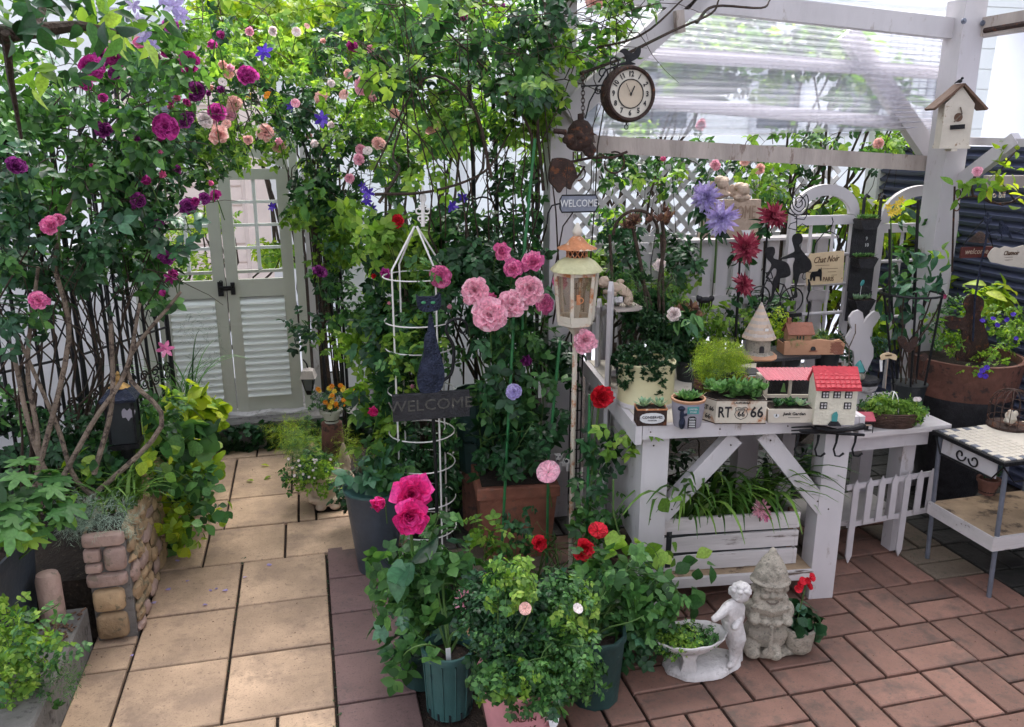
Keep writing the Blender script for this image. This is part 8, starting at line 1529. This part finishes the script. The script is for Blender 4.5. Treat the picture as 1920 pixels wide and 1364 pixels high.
blooms(q, [(873, 1127, 1.92, 'spiky', F_LPINK, 44, (-.3, -1, .3)), (911, 1182, 1.88, 'spiky', F_LPINK, 36, (0, -1, .6))])
# small-leaved bush in pink pot
b, r_, hp = POT2; q = plant('miniature_rose_bush', 'dense bright small-leaved bush spilling from the pink pot', 'rose bush', b + Vector((0, 0, hp))); bl = clumps(905, 1090, 1095, 1270, b.y - .09, b.y + .1, 36, 38, .06, 111) + clumps(920, 1250, 1070, 1315, b.y - .14, b.y - .04, 14, 26, .04, 112) + clumps(1050, 1180, 1105, 1300, b.y - .08, b.y + .04, 5, 22, .03, 113)
foliage(q, bl, 3200, .044, 'mini', [L_DARK, L_ROSE, L_ROSE, L_LIGHT], 290, out=.8, gap=.35, gs=14); canes(q, bl, [tuple(b + Vector((0, 0, hp - .04)))], 30, .003, STEM, seed=114)
blooms(q, [(985, 1142, 1.58, 'single', F_PEACH, 26), (1083, 1142, 1.65, 'single', F_WHT, 22)])
# red rose bush over the octagonal pot
b, r_, hp = POT3; q = plant('potted_rose', 'red rose bush with dark rounded leaves above the octagonal pot', 'rose bush', b + Vector((0, 0, hp))); bl = clumps(1060, 1050, 1220, 1230, 1.85, 2.1, 26, 36, .06, 121) + clumps(1170, 1080, 1262, 1180, 1.85, 1.98, 9, 24, .04, 122) + clumps(1180, 1170, 1225, 1230, 1.85, 1.9, 3, 22, .03, 172)
foliage(q, bl, 520, .062, 'big', [L_DARK, L_DARK, L_BLUEG, L_ROSE], 280, out=.9, gap=.3, gs=12); foliage(q, clumps(1100, 1150, 1250, 1240, 1.85, 1.95, 5, 26, .04, 123), 90, .06, 'rose', [L_DARK, L_ROSE], 40); canes(q, bl, [tuple(b + Vector((0, 0, hp - .04)))], 12, .003, STEM, seed=124)
blooms(q, [(1090, 1029, 2.05, 'cup', F_RED, 38, (.2, -1, .2)), (1121, 997, 2.1, 'single', F_RED, 42, (0, -.5, 1)), (1010, 1018, 2.15, 'cup', F_RED, 30, (0, -1, .2))])
# tall red rose by the lantern pole
q = plant('tall_rose', 'tall thin red rose tied to a green stake right of the lantern', 'rose bush', (P(1110, 1100, 2.42).x, 2.42, 0)); bl = clumps(1085, 820, 1150, 1010, 2.38, 2.46, 14, 20, .03, 131); foliage(q, bl, 90, .07, 'rose', [L_DARK, L_ROSE], 80); tp([(1125, 745), (1112, 850), (1106, 960), (1100, 1120)], 2.42, .004, 6).fin('stem', STEM, q); blooms(q, [(1125, 746, 2.40, 'cup', F_RED, 44, (.1, -1, .5))]); foliage(q, clumps(1130, 790, 1200, 830, 2.2, 2.35, 2, 20, .02, 132), 8, .08, 'rose', [L_LIGHT], 8)
# seedling in the square pot and the rose sprays over planter
q = plant('young_rose', 'young light green rose shoot in the square bark pot', 'rose bush', (P(925, 1090, 2.33).x, 2.33, .0)); bl = clumps(880, 980, 970, 1080, 2.3, 2.36, 8, 20, .03, 133); foliage(q, bl, 44, .06, 'rose', [L_LIGHT, L_ROSE], 44); canes(q, bl, [(P(925, 1090, 2.33).x, 2.33, P(925, 1085, 2.33).z - .02)], 4, .0025, STEM, seed=134)
q = plant('spray_rose', 'loose rose sprays in front of the square terracotta planter', 'rose bush', (.8, 2.5, 0)); bl = clumps(950, 930, 1050, 1060, 2.4, 2.5, 7, 20, .03, 135) + clumps(1040, 1030, 1140, 1080, 2.2, 2.3, 6, 24, .03, 136); foliage(q, bl, 60, .06, 'rose', [L_DARK, L_ROSE], 80); canes(q, bl, [(.8, 2.5, 0), (.72, 2.5, 0)], 12, .003, STEM, seed=137)
q = plant('vine', 'heart-leaved vine climbing the front left leg of the workbench', 'vine', (1.03, 2.07, 0)); foliage(q, clumps(1150, 930, 1260, 1160, 2.0, 2.1, 6, 22, .02, 138) + clumps(1180, 1030, 1330, 1180, 1.95, 2.05, 6, 26, .03, 139), 60, .058, 'round', [L_ROSE, L_LIGHT], 60); tp([(1190, 1050), (1160, 1000), (1150, 960), (1150, 900)], 2.08, .003, 5).fin('stem', STEM, q)
# left low planting
q = plant('golden_vine', 'yellow-green rounded-leaf vine spilling over the stone planter', 'vine', (-.55, 3.0, .3)); bl = clumps(290, 870, 400, 1030, 2.75, 3.1, 12, 30, .06, 141) + clumps(370, 890, 440, 980, 2.8, 3.0, 5, 22, .04, 142) + clumps(150, 830, 330, 920, 2.75, 3.1, 14, 30, .07, 143)
foliage(q, bl, 560, .050, 'round', [L_ROSE, L_LIGHT, L_YEL, L_YEL], 280, out=.9); canes(q, bl, [(-.64, 3.0, .33)], 14, .003, STEM, seed=144)
q = plant('golden_shrub', 'bright yellow-leaved shrub low against the left gate leaf', 'shrub', (-.7, 3.6, .2)); bl = clumps(300, 725, 405, 800, 3.3, 3.7, 12, 22, .07, 145) + clumps(270, 780, 380, 880, 3.0, 3.5, 12, 30, .08, 146); foliage(q, bl, 520, .07, 'vine', [L_ROSE, L_LIGHT, L_YEL, L_YEL], 190); canes(q, bl, [(-.7, 3.5, .2)], 12, .003, STEM, seed=147)
q = plant('fine_leaved_plant', 'fine wispy stems and reed-like leaves in front of the left gate leaf', 'plant', (-.62, 3.7, .1)); bl = clumps(325, 600, 420, 700, 3.6, 3.8, 7, 26, .05, 148); foliage(q, bl, 90, .05, 'needle', [L_DARK, L_IVY], 30); scatter(q, [tuple(P(random.uniform(330, 370), 760, 3.7)) for _ in range(40)], [(0, -.2, 1)] * 40, [(random.gauss(0, 1), random.gauss(0, 1), 0) for _ in range(40)], [random.uniform(.2, .42) for _ in range(40)], 'thin', L_ROSE, 30)
q = plant('anemone_plant', 'large deeply cut leaves growing from the blue-black square pot', 'plant', (-.97, 2.36, .25)); bl = [B(30, 900, 2.35, 60, 30, .07), B(60, 960, 2.3, 50, 30, .06), B(15, 990, 2.25, 30, 40, .05), B(85, 920, 2.4, 30, 30, .05)]; foliage(q, bl, 60, .088, 'palm', [L_ROSE, L_LIGHT], 46, up=1.2, rnd_=.3); canes(q, bl, [(-.97, 2.36, .2)], 12, .004, STEM, seed=149)
q = plant('lavender', 'silvery needle-leaved lavender on top of the stone planter end', 'plant', (-.65, 2.53, .36)); bl = [B(195, 965, 2.52, 44, 24, .04), B(150, 960, 2.5, 24, 28, .03), B(215, 985, 2.5, 30, 14, .03), B(130, 985, 2.48, 14, 30, .02)]; foliage(q, bl, 330, .06, 'needle', [L_SILV], 120, up=.8)
q = plant('grass_tuft', 'arching green grassy leaves behind the lavender', 'grass', (-.62, 2.7, .34)); scatter(q, [(random.uniform(-.70, -.58), random.uniform(2.58, 2.8), .34) for _ in range(110)], [(0, 0, 1)] * 110, [(random.gauss(0, 1), random.gauss(0, 1), 0) for _ in range(110)], [random.uniform(.12, .24) for _ in range(110)], 'blade', L_GRASS, 60)
q = plant('nettle_plant', 'light green small leafy plant at the lower left corner', 'plant', (-.90, 2.0, 0)); bl = clumps(-30, 1140, 70, 1330, 1.95, 2.15, 22, 28, .05, 151) + clumps(50, 1180, 120, 1260, 2.0, 2.1, 6, 20, .03, 152); foliage(q, bl, 330, .05, 'mini', [L_ROSE, L_LIGHT, L_LIGHT], 200); canes(q, bl, [(-.9, 2.05, 0), (-.85, 2.1, 0), (-.95, 2.0, 0)], 16, .002, STEM, seed=153); foliage(q, clumps(90, 1230, 150, 1290, 2.0, 2.05, 3, 24, .03, 154), 70, .04, 'fine', [L_ROSE], 10)
q = T('terracotta_pot', 'terracotta pot half hidden under the plant at the lower left corner', 'pot', (-.86, 1.93, 0), 0); pot(q, .09, .11, TERRAD, .8)
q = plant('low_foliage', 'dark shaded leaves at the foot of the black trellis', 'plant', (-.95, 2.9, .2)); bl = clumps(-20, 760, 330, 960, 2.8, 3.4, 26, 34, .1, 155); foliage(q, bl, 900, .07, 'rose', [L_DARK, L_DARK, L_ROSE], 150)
q = plant('green_bed', 'mixed green foliage between the pillar lamp and the gate step', 'plant', (-.65, 3.4, .1)); bl = clumps(255, 800, 370, 960, 3.1, 3.8, 24, 30, .08, 156); foliage(q, bl, 800, .055, 'rose', [L_DARK, L_ROSE, L_ROSE, L_LIGHT], 190)
for k in range(16): bloom(q, P(random.uniform(345, 372), random.uniform(815, 865), 3.2), 'single', F_WHT, .014, name='flower')
# ivy on the step riser
q = plant('ivy', 'dark creeping ivy covering the riser of the gate step', 'ivy', (-.35, 4.05, 0)); foliage(q, [(Vector((-.75 + .1 * k, 4.04, .07)), (.07, .035, .07)) for k in range(12)] + [(P(360, 850, 3.8) * 1, (.05, .08, .03)), (P(375, 870, 3.8), (.03, .07, .03))], 900, .038, 'ivy', [L_IVY, L_DARK], 290, up=.2, out=1, shell=1)
# right edge of the path: bed plants
q = plant('feathery_plant', 'bright feathery ground plant right of the path beside the step', 'plant', G(570, 860)); bl = clumps(520, 780, 610, 860, 3.5, 3.9, 14, 22, .07, 161) + clumps(560, 820, 650, 880, 3.3, 3.6, 10, 22, .06, 162); foliage(q, bl, 1300, .06, 'needle', [L_ROSE, L_LIGHT, L_YEL], 150, up=.9)
q = plant('flowering_groundcover', 'green ground cover with tiny white flowers in the figure planter', 'plant', FP_[0] + Vector((0, 0, FP_[2]))); bl = clumps(550, 860, 618, 905, 3.15, 3.4, 9, 22, .05, 163); foliage(q, bl, 420, .04, 'mini', [L_ROSE, L_DARK, L_LIGHT], 120)
for k in range(14): bloom(q, P(random.uniform(535, 620), random.uniform(860, 905), 3.15), 'single', F_WHT, .012, name='flower')
foliage(q, clumps(650, 900, 690, 960, 2.95, 3.1, 3, 18, .03, 164), 60, .05, 'rose', [L_DARK, L_ROSE], 30)
# shaded plants and pots behind and under the benches
for px, py, Y, w_, lab in ((1290, 760, 2.62, 60, 'dark pot of succulents behind the RT 66 tin'), (1545, 720, 2.66, 50, 'dark pot behind the red-roofed cottage'), (1175, 770, 2.6, 50, 'dark pot at the left back corner of the workbench'), (1470, 730, 2.72, 60, 'dark pot under the sand coloured trough')):
    b = Vector((P(px, py, Y).x, Y, ZT)); q = T('plant_pot', lab, 'pot', b, 0); r_ = wid(w_ / 2, b); pot(q, r_, .075, BLACKP, .8, .003, .012)
    q = plant('succulent', 'low dark succulent growing in the ' + lab, 'plant', b + Vector((0, 0, .05))); foliage(q, [(b + Vector((0, 0, .085)), (r_ * 1.2, r_, .03))], 60, .045, 'fleshy', [L_IVY, L_SUC, L_DARK], 40)
for i, (a, mt_, kd, sz, lab) in enumerate((((1235, 600, 1300, 700, 2.58, 2.7), [L_DARK, L_ROSE, L_SUC], 'oval', .05, 'broad-leaved green plant between canister and rock planter'), ((1440, 590, 1480, 650, 2.7, 2.78), [L_DARK, L_ROSE, L_YEL], 'mini', .035, 'small leafy plant between tower and trough cottage'), ((1590, 640, 1660, 690, 2.72, 2.8), [L_DARK, L_BLUEG], 'mini', .04, 'dark leafy plant behind the white figure board'), ((1180, 560, 1240, 600, 2.72, 2.82), [L_DARK, L_SUC], 'fleshy', .05, 'fleshy succulent above the canister, under the crawling cherub'))):
    q = plant('plant', lab, 'plant', P((a[0] + a[2]) / 2, a[3], a[4])); foliage(q, clumps(a[0], a[1], a[2], a[3], a[4], a[5], 6, 20, .03, 180 + i), 170, sz, kd, mt_, 70)
q = plant('fern', 'dark shaded foliage on the ground behind the workbench', 'plant', (1.4, 3.0, 0)); foliage(q, clumps(1190, 850, 1560, 1010, 2.95, 3.05, 20, 34, .06, 171), 520, .075, 'rose', [L_IVY, L_DARK], 90); canes(q, clumps(1190, 850, 1560, 1010, 2.95, 3.05, 20, 34, .06, 171), [(1.3, 3.0, 0), (1.6, 3.0, 0)], 20, .004, BARK, seed=172)
q = plant('fern', 'leafy green plants on the fence side between canister and screen', 'plant', (1.5, 2.95, .4)); foliage(q, clumps(1280, 560, 1480, 660, 2.85, 3.0, 14, 26, .05, 173), 420, .055, 'rose', [L_IVY, L_DARK, L_ROSE, L_LIGHT], 120)
# weeds in the paving joints
wd = MB(); pos = [(random.choice((0.001, 0.001, -.30, .2265)) + random.gauss(0, .003), random.uniform(1.3, 3.0), .0) for _ in range(70)]
q = plant('joint_weeds', 'tiny weeds in the joints of the paving', 'weeds', (0, 2, 0)); scatter(q, pos, [(random.gauss(0, .4), random.gauss(0, .4), 1) for _ in pos], [(random.gauss(0, 1), random.gauss(0, 1), 0) for _ in pos], [random.uniform(.008, .016) for _ in pos], 'mini', L_DARK, 0); [tag(c, kind='stuff') for c in q.children]
lf_ = MB()
q = T('fallen_leaf', 'yellow-green leaf lying on the far path slabs', 'leaf', G(475, 900, .004), group='leaves fallen on the path', world=True)
for k, (px, py) in enumerate(((475, 902), (508, 893), (490, 872))):
    pp = G(px, py, .006); lab = ('fallen leaf on the far path, leftmost of three', 'fallen leaf on the far path, rightmost of three', 'yellow fallen leaf on the far path, the farthest of three')[k]
    if k == 0: o = place(kmesh('oval', 0, L_YEL), 'blade', q, pp, (0, 0, 1), .04)
    else: t = T('fallen_leaf', lab, 'leaf', pp, group='leaves fallen on the path'); o = place(kmesh('oval', k, L_YEL), 'blade', t, (0, 0, .0), (0, 0, k * 2.2), .04)
tag(q, 'fallen leaf on the far path, leftmost of three')
